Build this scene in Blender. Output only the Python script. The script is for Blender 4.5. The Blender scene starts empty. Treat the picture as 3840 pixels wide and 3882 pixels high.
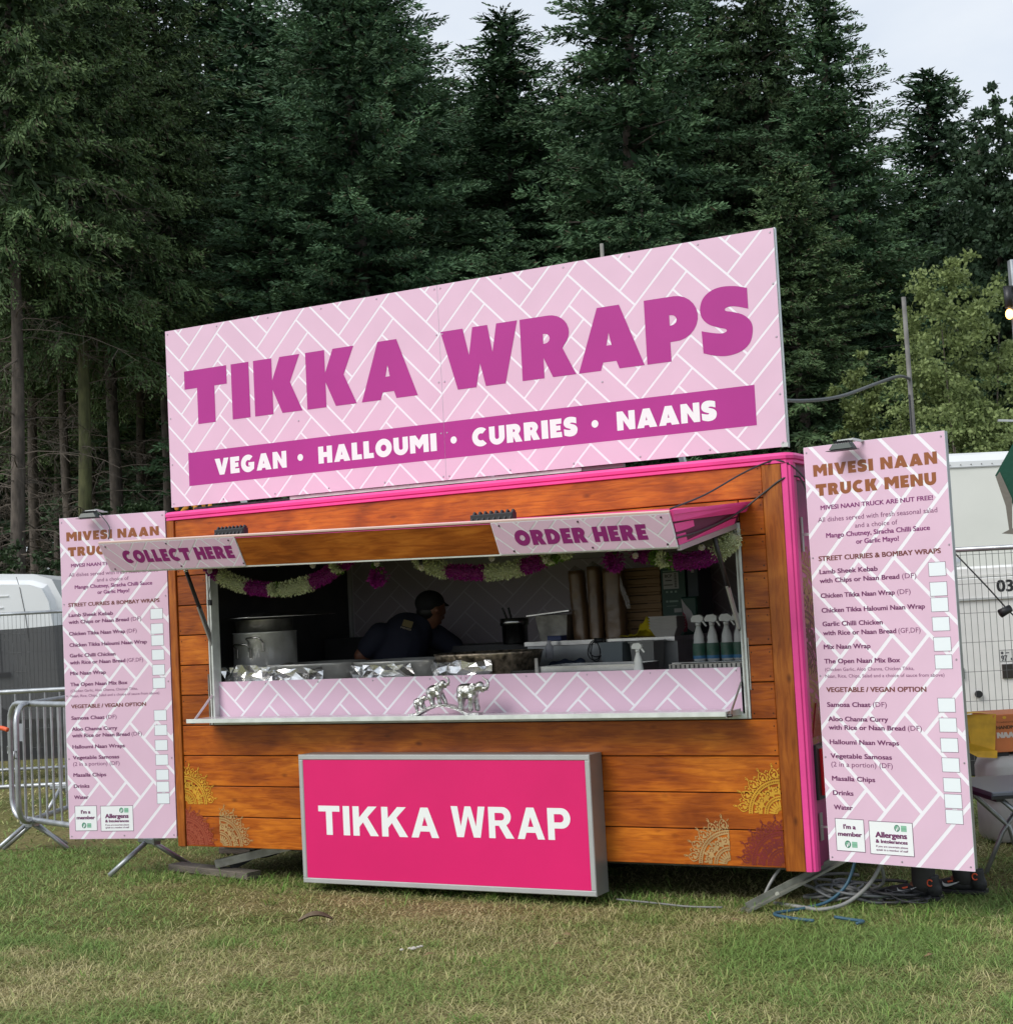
import bpy, bmesh, math, random
import numpy as np
from mathutils import Vector, Matrix
from mathutils.geometry import tessellate_polygon
random.seed(7); RNG = np.random.default_rng(7)
SC = bpy.context.scene
COL = SC.collection
# ------------------------------------------------------------------ camera
CAM_P, CAM_R, FPX = 0.06342, -0.05149, 5800.0
cp, sp, cr, sr = math.cos(CAM_P), math.sin(CAM_P), math.cos(CAM_R), math.sin(CAM_R)
FW = Vector((0, cp, sp)); R0 = Vector((1, 0, 0)); U0 = Vector((0, -sp, cp))
RT = cr*R0 + sr*U0; UP = -sr*R0 + cr*U0
cam = bpy.data.cameras.new('camera'); camo = bpy.data.objects.new('camera', cam); COL.objects.link(camo)
M = Matrix((RT, UP, -FW)).transposed().to_4x4(); M.translation = Vector((0, 0, 1.6)); camo.matrix_world = M
cam.sensor_fit = 'HORIZONTAL'; cam.sensor_width = 36; cam.lens = FPX/3840*36; cam.clip_end = 1000; cam.clip_start = .1
SC.camera = camo
# ------------------------------------------------------------------ sky, sun, exposure
SUN_EL, SUN_AZ = math.radians(42), math.radians(-55)      # azimuth measured from -Y (behind the camera) towards -X
wd = bpy.data.worlds.new('World'); SC.world = wd; wd.use_nodes = True
nt = wd.node_tree; nt.nodes.clear()
def wn(t, **k):
    n = nt.nodes.new(t)
    for a, b in k.items(): setattr(n, a, b)
    return n
out = wn('ShaderNodeOutputWorld'); bg = wn('ShaderNodeBackground'); bg.inputs[1].default_value = .1
sky = wn('ShaderNodeTexSky', sky_type='NISHITA'); sky.sun_disc = False; sky.sun_elevation = SUN_EL
sky.sun_rotation = math.radians(180)-SUN_AZ*1.0
tc = wn('ShaderNodeTexCoord'); mp = wn('ShaderNodeMapping'); mp.inputs['Scale'].default_value = (1, 1, 2.6)
nz = wn('ShaderNodeTexNoise'); nz.inputs['Scale'].default_value = 2.3; nz.inputs['Detail'].default_value = 6; nz.inputs['Roughness'].default_value = .55
rp = wn('ShaderNodeValToRGB'); rp.color_ramp.elements[0].position = .33; rp.color_ramp.elements[0].color = (.62,.62,.62,1)
rp.color_ramp.elements[1].position = .62; rp.color_ramp.elements[1].color = (1,1,1,1)
rc = wn('ShaderNodeValToRGB'); rc.color_ramp.elements[0].position = .3; rc.color_ramp.elements[0].color = (4.2,4.7,5.4,1)
rc.color_ramp.elements[1].position = .7; rc.color_ramp.elements[1].color = (5.3,5.6,6.0,1)
nz2 = wn('ShaderNodeTexNoise'); nz2.inputs['Scale'].default_value = 1.7; nz2.inputs['Detail'].default_value = 5
mx = wn('ShaderNodeMix', data_type='RGBA')
L = nt.links
L.new(tc.outputs['Generated'], mp.inputs[0]); L.new(mp.outputs[0], nz.inputs[0]); L.new(mp.outputs[0], nz2.inputs[0])
L.new(nz.outputs[0], rp.inputs[0]); L.new(nz2.outputs[0], rc.inputs[0])
L.new(rp.outputs[0], mx.inputs[0]); L.new(sky.outputs[0], mx.inputs[6]); L.new(rc.outputs[0], mx.inputs[7])
L.new(mx.outputs[2], bg.inputs[0]); L.new(bg.outputs[0], out.inputs[0])
sl = bpy.data.lights.new('sun', 'SUN'); sl.energy = 1.6; sl.angle = math.radians(32); sl.color = (1, .965, .9)
so = bpy.data.objects.new('sun', sl); COL.objects.link(so)
sd = Vector((math.sin(SUN_AZ)*math.cos(SUN_EL), -math.cos(SUN_AZ)*math.cos(SUN_EL), math.sin(SUN_EL)))
so.rotation_euler = sd.to_track_quat('Z', 'Y').to_euler(); so.location = sd*60
vs = SC.view_settings; vs.view_transform = 'Standard'; vs.look = 'None'; vs.exposure = 0.74; vs.gamma = 1
vs.use_curve_mapping = False
SC.render.engine = 'CYCLES'
try:
    SC.cycles.max_bounces = 6; SC.cycles.diffuse_bounces = 3; SC.cycles.glossy_bounces = 3; SC.cycles.transparent_max_bounces = 6
except Exception: pass
# ------------------------------------------------------------------ frames
YAW = 0.4983
O3 = Vector((1.43088, 7.89259, 0.2))
def l2w(u, v, w): return Vector((O3.x+u*math.cos(YAW)+v*math.sin(YAW), O3.y-u*math.sin(YAW)+v*math.cos(YAW), O3.z+w))
TF = (O3, -YAW)                                  # trailer frame: x right along the front, y into the trailer, z up from its bottom edge
WF = (Vector((0, 0, 0)), 0.0)
ABR = math.atan2(-.172, .757); BRF = (l2w(.125, 0, 0), -YAW+ABR)
ABL = math.atan2(.17, .74);   BLF = (l2w(-4.9, -.17, 0), -YAW+ABL)
ORG = {}
def cs(c):                                        # sRGB 0-255 -> linear
    return tuple(((x/255)/12.92 if x/255 <= .04045 else ((x/255+.055)/1.055)**2.4) for x in c)
def thing(name, label, cat, frame=WF, o=(0, 0, 0), group=None, kind=None):
    e = bpy.data.objects.new(name, None); COL.objects.link(e); e.empty_display_size = .1
    o = Vector(o); loc, rz = frame
    e.location = loc + Matrix.Rotation(rz, 3, 'Z') @ o; e.rotation_euler = (0, 0, rz)
    e['label'] = label; e['category'] = cat
    if group: e['group'] = group
    ORG[e.name] = o; return e
def tag(o, label=None, cat=None, group=None, kind=None):
    for k, v in (('label', label), ('category', cat), ('group', group), ('kind', kind)):
        if v: o[k] = v
    return o
def dup(root, loc, label=None, rz=None, scale=None):
    r = root.copy(); COL.objects.link(r); r.location = loc
    if rz is not None: r.rotation_euler = (0, 0, rz)
    if scale is not None: r.scale = scale
    if label: r['label'] = label
    for ch in list(root.children):
        c = ch.copy(); COL.objects.link(c); c.parent = r
        for g in list(ch.children):
            d = g.copy(); COL.objects.link(d); d.parent = c
    return r
# ------------------------------------------------------------------ mesh builder
class MB:
    def __init__(s): s.v = []; s.f = []
    def add(s, vs_, fs):
        n = len(s.v); s.v += [tuple(p) for p in vs_]; s.f += [tuple(i+n for i in f) for f in fs]; return s
    def box(s, x0, x1, y0, y1, z0, z1, b=0):
        if b <= 0:
            return s.add([(x0,y0,z0),(x1,y0,z0),(x1,y1,z0),(x0,y1,z0),(x0,y0,z1),(x1,y0,z1),(x1,y1,z1),(x0,y1,z1)],
                  [(0,3,2,1),(4,5,6,7),(0,1,5,4),(1,2,6,5),(2,3,7,6),(3,0,4,7)])
        # chamfered front (y0) edges
        return s.add([(x0+b,y0,z0+b),(x1-b,y0,z0+b),(x1-b,y0,z1-b),(x0+b,y0,z1-b),(x0,y0+b,z0),(x1,y0+b,z0),(x1,y0+b,z1),(x0,y0+b,z1),
                      (x0,y1,z0),(x1,y1,z0),(x1,y1,z1),(x0,y1,z1)],
                  [(0,1,2,3),(4,5,1,0),(5,6,2,1),(6,7,3,2),(7,4,0,3),(8,9,5,4),(9,10,6,5),(10,11,7,6),(11,8,4,7),(9,8,11,10)])
    def cyl(s, p0, p1, r0, r1=None, n=10, caps=True):
        r1 = r0 if r1 is None else r1
        p0, p1 = Vector(p0), Vector(p1); d = (p1-p0).normalized()
        a = d.orthogonal().normalized(); b = d.cross(a)
        vs_ = []
        for p, r in ((p0, r0), (p1, r1)):
            for i in range(n):
                t = 2*math.pi*i/n; vs_.append(p+a*(r*math.cos(t))+b*(r*math.sin(t)))
        fs = [(i, (i+1) % n, n+(i+1) % n, n+i) for i in range(n)]
        if caps: fs += [tuple(range(n-1, -1, -1)), tuple(range(n, 2*n))]
        return s.add(vs_, fs)
    def tube(s, path, r, n=8, closed=False, sx=1):
        P = [Vector(p) for p in path]; m = len(P); vs_ = []
        prev = None
        for i, p in enumerate(P):
            q = P[(i+1) % m] if (closed or i < m-1) else p
            o = P[i-1] if (closed or i > 0) else p
            d = (q-o).normalized()
            a = d.orthogonal().normalized() if prev is None else (prev-d*prev.dot(d)).normalized()
            prev = a; b = d.cross(a); rr = r[i] if hasattr(r, '__len__') else r
            for k in range(n):
                t = 2*math.pi*k/n; vs_.append(p+a*(rr*math.cos(t))+b*(rr*math.sin(t)*sx))
        fs = []
        for i in range(m if closed else m-1):
            j = (i+1) % m
            for k in range(n): fs.append((i*n+k, i*n+(k+1) % n, j*n+(k+1) % n, j*n+k))
        if not closed: fs += [tuple(range(n-1, -1, -1)), tuple((m-1)*n+k for k in range(n))]
        return s.add(vs_, fs)
    def lathe(s, c, prof, n=24, sx=1, sy=1):
        vs_ = []; m = len(prof)
        for r, z in prof:
            for k in range(n):
                t = 2*math.pi*k/n; vs_.append((c[0]+r*sx*math.cos(t), c[1]+r*sy*math.sin(t), c[2]+z))
        fs = [(i*n+k, i*n+(k+1) % n, (i+1)*n+(k+1) % n, (i+1)*n+k) for i in range(m-1) for k in range(n)]
        if prof[0][0] > 1e-4: fs.append(tuple(range(n-1, -1, -1)))
        if prof[-1][0] > 1e-4: fs.append(tuple((m-1)*n+k for k in range(n)))
        return s.add(vs_, fs)
    def ball(s, c, r, n=10, m=6):
        rx, ry, rz = r if hasattr(r, '__len__') else (r, r, r)
        return s.lathe(c, [(max(1e-5, math.sin(math.pi*i/m)), -math.cos(math.pi*i/m)*rz) for i in range(m+1)], n, rx, ry)
    def bar(s, p0, p1, w, h, up=(0, 0, 1)):
        p0, p1 = Vector(p0), Vector(p1); d = (p1-p0).normalized(); a = d.cross(Vector(up)).normalized(); b = a.cross(d)
        vs_ = [p+a*(x*w/2)+b*(y*h/2) for p in (p0, p1) for x, y in ((-1,-1),(1,-1),(1,1),(-1,1))]
        return s.add(vs_, [(0,1,2,3),(7,6,5,4),(0,4,5,1),(1,5,6,2),(2,6,7,3),(3,7,4,0)])
    def prism(s, pts, y0, y1):                    # outline in (x, z), extruded along y; convex or simple polygon
        n = len(pts); vs_ = [(x, y0, z) for x, z in pts]+[(x, y1, z) for x, z in pts]
        tri = tessellate_polygon([[Vector((x, z, 0)) for x, z in pts]])
        return s.add(vs_, [tuple(t) for t in tri]+[tuple(i+n for i in t) for t in tri]+[(i, (i+1) % n, n+(i+1) % n, n+i) for i in range(n)])
    def flat(s, loops, y):                        # outline with holes in (x, z) at depth y, facing -y
        pts = [p for l in loops for p in l]
        tri = tessellate_polygon([[Vector((x, z, 0)) for x, z in l] for l in loops])
        vs_ = [(x, y, z) for x, z in pts]; fs = []
        for t in tri:
            a, b, c = (pts[i] for i in t)
            ar = (b[0]-a[0])*(c[1]-a[1])-(b[1]-a[1])*(c[0]-a[0])
            if abs(ar) > 1e-12: fs.append(tuple(t) if ar > 0 else tuple(reversed(t)))
        return s.add(vs_, fs)
    def mesh(s, name, mat, o=Vector((0, 0, 0)), smooth=False):
        me = bpy.data.meshes.new(name); me.from_pydata([(x-o[0], y-o[1], z-o[2]) for x, y, z in s.v], [], s.f)
        if mat: me.materials.append(mat)
        if smooth: me.polygons.foreach_set('use_smooth', [True]*len(me.polygons))
        me.update(); return me
    def build(s, name, mat, parent=None, smooth=False, frame=WF, o=None):
        if parent is not None:
            og = ORG[parent.name]; ob = bpy.data.objects.new(name, s.mesh(name, mat, og, smooth)); COL.objects.link(ob)
            ob.parent = parent; ORG[ob.name] = og
        else:
            og = Vector(o or (0, 0, 0)); ob = bpy.data.objects.new(name, s.mesh(name, mat, og, smooth)); COL.objects.link(ob)
            ob.location = frame[0]+Matrix.Rotation(frame[1], 3, 'Z') @ og; ob.rotation_euler = (0, 0, frame[1]); ORG[ob.name] = og
        return ob
def autosmooth(ob, ang=40):
    me = ob.data; me.polygons.foreach_set('use_smooth', [True]*len(me.polygons))
    bm = bmesh.new(); bm.from_mesh(me)
    for e in bm.edges:
        if len(e.link_faces) == 2 and e.calc_face_angle(0) > math.radians(ang): e.smooth = False
    bm.to_mesh(me); bm.free(); return ob
def remesh(ob, vox, smooth=2, keep=True):
    m = ob.modifiers.new('r', 'REMESH'); m.mode = 'VOXEL'; m.voxel_size = vox; m.use_smooth_shade = True
    if smooth: k = ob.modifiers.new('s', 'SMOOTH'); k.iterations = smooth; k.factor = .6
    dg = bpy.context.evaluated_depsgraph_get(); me = bpy.data.meshes.new_from_object(ob.evaluated_get(dg))
    mats = list(ob.data.materials); ob.modifiers.clear(); ob.data = me
    if not me.materials:
        for x in mats: me.materials.append(x)
    me.polygons.foreach_set('use_smooth', [True]*len(me.polygons)); return ob
def np_mesh(name, V, F, mat, col=None, smooth=False):
    me = bpy.data.meshes.new(name); V = np.asarray(V, np.float32); F = np.asarray(F, np.int32); k = F.shape[1]
    me.vertices.add(len(V)); me.vertices.foreach_set('co', V.ravel())
    me.loops.add(F.size); me.loops.foreach_set('vertex_index', F.ravel())
    me.polygons.add(len(F)); me.polygons.foreach_set('loop_start', np.arange(0, F.size, k, dtype=np.int32))
    me.update(calc_edges=True)
    if smooth: me.polygons.foreach_set('use_smooth', np.ones(len(F), bool))
    if col is not None:
        a = me.color_attributes.new('col', 'FLOAT_COLOR', 'POINT'); c = np.ones((len(V), 4), np.float32); c[:, :3] = col
        a.data.foreach_set('color', c.ravel())
    me.materials.append(mat); return me
# ------------------------------------------------------------------ materials
def mat(name, c, rough=.6, metal=0, var=0, vscale=8, bump=0, bscale=40, spec=.5, coat=0, alpha=1, stretch=(1, 1, 1), c2=None, trans=0, coord='Object', emit=None):
    m = bpy.data.materials.new(name); m.use_nodes = True; t = m.node_tree; p = t.nodes['Principled BSDF']; l = t.links
    p.inputs['Base Color'].default_value = (*c, 1); p.inputs['Roughness'].default_value = rough; p.inputs['Metallic'].default_value = metal
    p.inputs['Specular IOR Level'].default_value = spec
    if coat: p.inputs['Coat Weight'].default_value = coat; p.inputs['Coat Roughness'].default_value = .15
    if alpha < 1: p.inputs['Alpha'].default_value = alpha
    if trans: p.inputs['Transmission Weight'].default_value = trans
    if emit: p.inputs['Emission Color'].default_value = (*emit[0], 1); p.inputs['Emission Strength'].default_value = emit[1]
    if var or bump or c2:
        tcn = t.nodes.new('ShaderNodeTexCoord'); mpn = t.nodes.new('ShaderNodeMapping'); mpn.inputs['Scale'].default_value = stretch
        l.new(tcn.outputs[coord], mpn.inputs[0])
        if var or c2:
            n = t.nodes.new('ShaderNodeTexNoise'); n.inputs['Scale'].default_value = vscale; n.inputs['Detail'].default_value = 5; l.new(mpn.outputs[0], n.inputs[0])
            r = t.nodes.new('ShaderNodeValToRGB'); r.color_ramp.elements[0].position = .3; r.color_ramp.elements[1].position = .7
            a = c; b = c2 if c2 else c
            r.color_ramp.elements[0].color = (*[x*(1-var) for x in a], 1); r.color_ramp.elements[1].color = (*[min(1, x*(1+var)) for x in b], 1)
            l.new(n.outputs[0], r.inputs[0]); l.new(r.outputs[0], p.inputs['Base Color'])
        if bump:
            n = t.nodes.new('ShaderNodeTexNoise'); n.inputs['Scale'].default_value = bscale; n.inputs['Detail'].default_value = 4; l.new(mpn.outputs[0], n.inputs[0])
            bn = t.nodes.new('ShaderNodeBump'); bn.inputs['Strength'].default_value = bump; bn.inputs['Distance'].default_value = .01
            l.new(n.outputs[0], bn.inputs['Height']); l.new(bn.outputs[0], p.inputs['Normal'])
    return m
def colmat(name, rough=.6, spec=.3, trans=0):
    m = bpy.data.materials.new(name); m.use_nodes = True; t = m.node_tree; p = t.nodes['Principled BSDF']
    a = t.nodes.new('ShaderNodeVertexColor'); a.layer_name = 'col'; t.links.new(a.outputs[0], p.inputs['Base Color'])
    p.inputs['Roughness'].default_value = rough; p.inputs['Specular IOR Level'].default_value = spec
    if trans:
        o = t.nodes['Material Output']; tr = t.nodes.new('ShaderNodeBsdfTranslucent'); mxs = t.nodes.new('ShaderNodeMixShader'); mxs.inputs[0].default_value = trans
        t.links.new(a.outputs[0], tr.inputs[0]); t.links.new(p.outputs[0], mxs.inputs[1]); t.links.new(tr.outputs[0], mxs.inputs[2]); t.links.new(mxs.outputs[0], o.inputs[0])
    return m
def woodmat(name, dark, mid, light, along='x', rough=.36, coat=.12):
    m = bpy.data.materials.new(name); m.use_nodes = True; t = m.node_tree; p = t.nodes['Principled BSDF']; l = t.links
    tcn = t.nodes.new('ShaderNodeTexCoord'); oi = t.nodes.new('ShaderNodeObjectInfo')
    ad = t.nodes.new('ShaderNodeVectorMath'); ad.operation = 'MULTIPLY_ADD'; ad.inputs[1].default_value = (37, 11, 23)
    cb = t.nodes.new('ShaderNodeCombineXYZ'); l.new(oi.outputs['Random'], cb.inputs[0]); l.new(oi.outputs['Random'], cb.inputs[1]); l.new(oi.outputs['Random'], cb.inputs[2])
    l.new(cb.outputs[0], ad.inputs[0]); l.new(tcn.outputs['Object'], ad.inputs[2])
    def noise(sc, s, d=5, dist=0):
        q = t.nodes.new('ShaderNodeMapping'); q.inputs['Scale'].default_value = sc; l.new(ad.outputs[0], q.inputs[0])
        n = t.nodes.new('ShaderNodeTexNoise'); n.inputs['Scale'].default_value = s; n.inputs['Detail'].default_value = d; n.inputs['Distortion'].default_value = dist
        l.new(q.outputs[0], n.inputs[0]); return n
    S = (1, 1, 9) if along == 'x' else (9, 9, 1)
    B = (1, 1, 2.2) if along == 'x' else (2.2, 2.2, 1)
    g = noise(S, 6, 6, .8); bl = noise(B, 2.6, 3, .6)
    r = t.nodes.new('ShaderNodeValToRGB'); e = r.color_ramp.elements
    e[0].position = .3; e[0].color = (*dark, 1); e[1].position = .72; e[1].color = (*light, 1); k = e.new(.5); k.color = (*mid, 1)
    l.new(bl.outputs[0], r.inputs[0])
    mg = t.nodes.new('ShaderNodeMix'); mg.data_type = 'RGBA'; mg.blend_type = 'MULTIPLY'; mg.inputs[0].default_value = .75
    r2 = t.nodes.new('ShaderNodeValToRGB'); r2.color_ramp.elements[0].position = .33; r2.color_ramp.elements[0].color = (.55, .40, .30, 1); r2.color_ramp.elements[1].position = .6; r2.color_ramp.elements[1].color = (1, 1, 1, 1)
    l.new(g.outputs[0], r2.inputs[0]); l.new(r.outputs[0], mg.inputs[6]); l.new(r2.outputs[0], mg.inputs[7])
    # knots
    q = t.nodes.new('ShaderNodeMapping'); q.inputs['Scale'].default_value = (1, 1, 2.0) if along == 'x' else (2, 2, 1); l.new(ad.outputs[0], q.inputs[0])
    vo = t.nodes.new('ShaderNodeTexVoronoi'); vo.inputs['Scale'].default_value = 3.3; l.new(q.outputs[0], vo.inputs[0])
    r3 = t.nodes.new('ShaderNodeValToRGB'); r3.color_ramp.elements[0].position = .025; r3.color_ramp.elements[0].color = (.25, .16, .1, 1); r3.color_ramp.elements[1].position = .11; r3.color_ramp.elements[1].color = (1, 1, 1, 1)
    l.new(vo.outputs[0], r3.inputs[0])
    mk = t.nodes.new('ShaderNodeMix'); mk.data_type = 'RGBA'; mk.blend_type = 'MULTIPLY'; mk.inputs[0].default_value = .8
    l.new(mg.outputs[2], mk.inputs[6]); l.new(r3.outputs[0], mk.inputs[7])
    # per plank tone
    r4 = t.nodes.new('ShaderNodeMapRange'); r4.inputs[3].default_value = .8; r4.inputs[4].default_value = 1.15; l.new(oi.outputs['Random'], r4.inputs[0])
    mt = t.nodes.new('ShaderNodeVectorMath'); mt.operation = 'SCALE'; l.new(mk.outputs[2], mt.inputs[0]); l.new(r4.outputs[0], mt.inputs['Scale'])
    l.new(mt.outputs[0], p.inputs['Base Color'])
    p.inputs['Roughness'].default_value = rough; p.inputs['Specular IOR Level'].default_value = .35; p.inputs['Coat Weight'].default_value = coat; p.inputs['Coat Roughness'].default_value = .2
    bn = t.nodes.new('ShaderNodeBump'); bn.inputs['Strength'].default_value = .25; bn.inputs['Distance'].default_value = .004; l.new(g.outputs[0], bn.inputs['Height']); l.new(bn.outputs[0], p.inputs['Normal'])
    return m
WOOD = woodmat('varnished_wood', (.26, .055, .004), (.42, .102, .006), (.58, .172, .012))
WOODV = woodmat('varnished_post', (.24, .062, .008), (.34, .095, .010), (.46, .15, .02), 'z')
WOODW = woodmat('varnished_valance', (.25, .062, .008), (.38, .105, .012), (.50, .16, .02))
PINKP = mat('print_pink', (.72, .498, .635), .42, var=.035, vscale=3, coat=0, spec=.35)
WHITEL = mat('print_white_line', (.86, .84, .90), .42, spec=.35)
PURP = mat('print_purple', (.405, .028, .255), .42, var=.04, vscale=3, spec=.35)
PURT = mat('print_plum_text', (.155, .028, .115), .5)
BRNT = mat('print_brown_heading', (.285, .090, .026), .45)
BRND = mat('print_brown_text', (.17, .045, .04), .5)
WHT = mat('print_white', (.84, .86, .88), .42)
BOXW = mat('print_tick_box', (.80, .86, .90), .42)
GRNP = mat('print_green', (.03, .20, .12), .5); GRNL = mat('print_pale_green', (.25, .50, .36), .5)
HOT = mat('hot_pink_acrylic', (.70, .013, .150), .3, var=.05, vscale=2, bump=.06, bscale=500, spec=.5)
TRIM = mat('pink_painted_trim', (.80, .065, .30), .38, var=.12, vscale=3, bump=.05, bscale=30)
ALU = mat('brushed_aluminium', (.58, .59, .58), .38, metal=.85, var=.06, vscale=4, bump=.05, bscale=60)
ALUW = mat('white_aluminium_frame', (.62, .66, .63), .45, metal=.1, var=.15, vscale=12, bump=.08)
STEEL = mat('stainless_steel', (.55, .55, .54), .25, metal=1, var=.15, vscale=6, bump=.08, bscale=14)
STEELD = mat('worn_steel', (.33, .32, .30), .42, metal=.9, var=.35, vscale=9, bump=.2, bscale=30)
GALV = mat('galvanised_tube', (.42, .44, .46), .42, metal=.7, var=.25, vscale=9, bump=.06, bscale=40)
FOIL = mat('aluminium_foil', (.84, .84, .84), .26, metal=1, bump=.5, bscale=22)
BLK = mat('black_plastic', (.018, .018, .02), .45, var=.2)
RUB = mat('black_rubber', (.02, .02, .021), .6, bump=.1)
CABG = mat('grey_cable', (.24, .24, .23), .5, var=.15); CABB = mat('blue_cable', (.03, .09, .14), .5); CABK = mat('black_cable', (.03, .03, .032), .5)
WPL = mat('white_plastic', (.72, .73, .70), .4, var=.05)
WPAINT = mat('white_vehicle_paint', (.76, .78, .79), .28, var=.03, vscale=2, coat=.3)
TRUCKW = mat('cream_truck_panel', (.78, .79, .74), .5, var=.05, vscale=1.2, bump=.04, bscale=2)
SCREW = mat('screw_metal', (.5, .45, .5), .35, metal=.8)
SHADEWALL = mat('shaded_trailer_lining', (.06, .06, .065), .6, var=.2)  # shade inside the trailer put into a near-black lining colour
GREYW = mat('grey_strip', (.32, .32, .33), .5)
BACKWOOD = mat('dark_backing', (.03, .018, .012), .8)  # near-black brown for the frame behind the planks
GALZ = mat('galvanised_leg', (.19, .195, .165), .6, metal=.35, var=.3, vscale=14, bump=.15)
# ------------------------------------------------------------------ lettering
def arc(cx, cy, rx, ry, a0, a1, n=14): return [(cx+rx*math.cos(math.radians(a0+(a1-a0)*i/n)), cy+ry*math.sin(math.radians(a0+(a1-a0)*i/n))) for i in range(n+1)]
def catmull(P, k=5):
    n = len(P); o = []
    for i in range(n-1):
        p0 = P[max(i-1, 0)]; p1 = P[i]; p2 = P[i+1]; p3 = P[min(i+2, n-1)]
        for j in range(k):
            t = j/k
            o.append(tuple(.5*((2*p1[d])+(-p0[d]+p2[d])*t+(2*p0[d]-5*p1[d]+4*p2[d]-p3[d])*t*t+(-p0[d]+3*p1[d]-3*p2[d]+p3[d])*t**3) for d in (0, 1)))
    o.append(P[-1]); return o
SO = catmull([(.765, .64), (.60, .695), (.48, .715), (.40, .695), (.41, .655), (.52, .625), (.68, .56), (.79, .45), (.815, .31), (.76, .13), (.61, .015), (.40, -.025), (.20, .0), (.01, .06)])
SI = catmull([(.0, .40), (.18, .35), (.32, .325), (.40, .345), (.385, .385), (.28, .42), (.12, .49), (.02, .60), (-.005, .74), (.05, .89), (.18, .99), (.36, 1.03), (.58, 1.01), (.765, .955)])
GL = {
 'T': (.99, [[(0,1),(0,.665),(.295,.665),(.295,0),(.70,0),(.70,.665),(.99,.665),(.99,1)]]),
 'I': (.405, [[(0,0),(.405,0),(.405,1),(0,1)]]),
 'K': (1.05, [[(0,0),(.41,0),(.41,.44),(.61,0),(1.05,0),(.80,.53),(1.03,1),(.59,1),(.41,.60),(.41,1),(0,1)]]),
 'A': (1.14, [[(0,0),(.39,0),(.435,.125),(.665,.125),(.71,0),(1.14,0),(.76,1),(.375,1)], [(.505,.385),(.595,.385),(.555,.585)]]),
 'W': (1.46, [[(.285,0),(.64,0),(.73,.385),(.82,0),(1.19,0),(1.46,1),(1.07,1),(.975,.545),(.90,1),(.615,1),(.53,.545),(.43,1),(0,1)]]),
 'R': (.97, [[(0,0),(.40,0),(.40,.33),(.555,0),(.97,0),(.75,.445)]+arc(.52,.70,.36,.30,-42,90,10)+[(0,1)], [(.41,.555)]+arc(.44,.635,.09,.08,-90,90,6)+[(.41,.715)]]),
 'P': (.88, [[(0,0),(.405,0),(.405,.30)]+arc(.50,.65,.38,.35,-80,90,12)+[(0,1)], [(.41,.555)]+arc(.44,.635,.09,.08,-90,90,6)+[(.41,.715)]]),
 'S': (.815, [SO+SI]),
 'V': (1.1, [[(.36,0),(.73,0),(1.1,1),(.71,1),(.555,.46),(.40,1),(0,1)]]),
 'E': (.72, [[(0,0),(.72,0),(.70,.28),(.38,.28),(.38,.37),(.64,.37),(.64,.63),(.38,.63),(.38,.72),(.70,.72),(.72,1),(0,1)]]),
 'N': (1.04, [[(0,0),(.36,0),(.36,.52),(.70,0),(1.04,0),(1.04,1),(.68,1),(.68,.5),(.35,1),(0,1)]]),
 'H': (.98, [[(0,0),(.37,0),(.37,.36),(.61,.36),(.61,0),(.98,0),(.98,1),(.61,1),(.61,.65),(.37,.65),(.37,1),(0,1)]]),
 'L': (.70, [[(0,0),(.70,0),(.68,.29),(.38,.29),(.38,1),(0,1)]]),
 'U': (.98, [[(0,1),(0,.44)]+arc(.49,.42,.49,.445,180,360,16)+[(.98,1),(.62,1),(.62,.42)]+arc(.49,.40,.13,.12,360,180,10)+[(.36,1)]]),
 'M': (1.24, [[(0,0),(.35,0),(.35,.50),(.62,.20),(.89,.50),(.89,0),(1.24,0),(1.24,1),(.84,1),(.62,.70),(.40,1),(0,1)]]),
 'O': (1.12, [arc(.56,.5,.56,.53,0,354,32), arc(.56,.5,.19,.19,0,350,18)]),
 'C': (.98, [arc(.55,.5,.55,.53,48,312,24)+arc(.57,.5,.21,.2,300,60,14)]),
 'D': (1.0, [[(0,0)]+arc(.42,.5,.58,.5,-90,90,16)+[(0,1)], [(.37,.3)]+arc(.42,.5,.18,.2,-80,80,8)+[(.37,.7)]]),
 'G': (1.08, [arc(.55,.5,.55,.53,48,305,24)+[(1.0,.14),(1.04,.56),(.58,.56),(.58,.36),(.70,.36),(.68,.30)]+arc(.57,.5,.21,.2,295,60,14)]),
}
GBOLD = {
 'T': (.86, [[(0,1),(0,.80),(.305,.80),(.305,0),(.555,0),(.555,.80),(.86,.80),(.86,1)]]),
 'I': (.26, [[(0,0),(.26,0),(.26,1),(0,1)]]),
 'K': (1.0, [[(0,0),(.25,0),(.25,.30),(.40,.46),(.68,0),(1.0,0),(.58,.64),(.96,1),(.62,1),(.25,.62),(.25,1),(0,1)]]),
 'A': (1.04, [[(0,0),(.27,0),(.345,.205),(.695,.205),(.77,0),(1.04,0),(.66,1),(.38,1)], [(.415,.39),(.625,.39),(.52,.70)]]),
 'W': (1.36, [[(.21,0),(.48,0),(.68,.68),(.88,0),(1.15,0),(1.36,1),(1.09,1),(.985,.36),(.80,1),(.56,1),(.375,.36),(.27,1),(0,1)]]),
 'R': (.98, [[(0,0),(.25,0),(.25,.40),(.40,.40),(.66,0),(.98,0),(.69,.42)]+arc(.56,.70,.32,.30,-60,90,12)+[(0,1)], [(.25,.57)]+arc(.50,.69,.12,.12,-90,90,8)+[(.25,.81)]]),
 'P': (.86, [[(0,0),(.25,0),(.25,.36)]+arc(.53,.68,.33,.32,-90,90,14)+[(0,1)], [(.25,.55)]+arc(.48,.68,.13,.13,-90,90,8)+[(.25,.81)]]),
}
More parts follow.
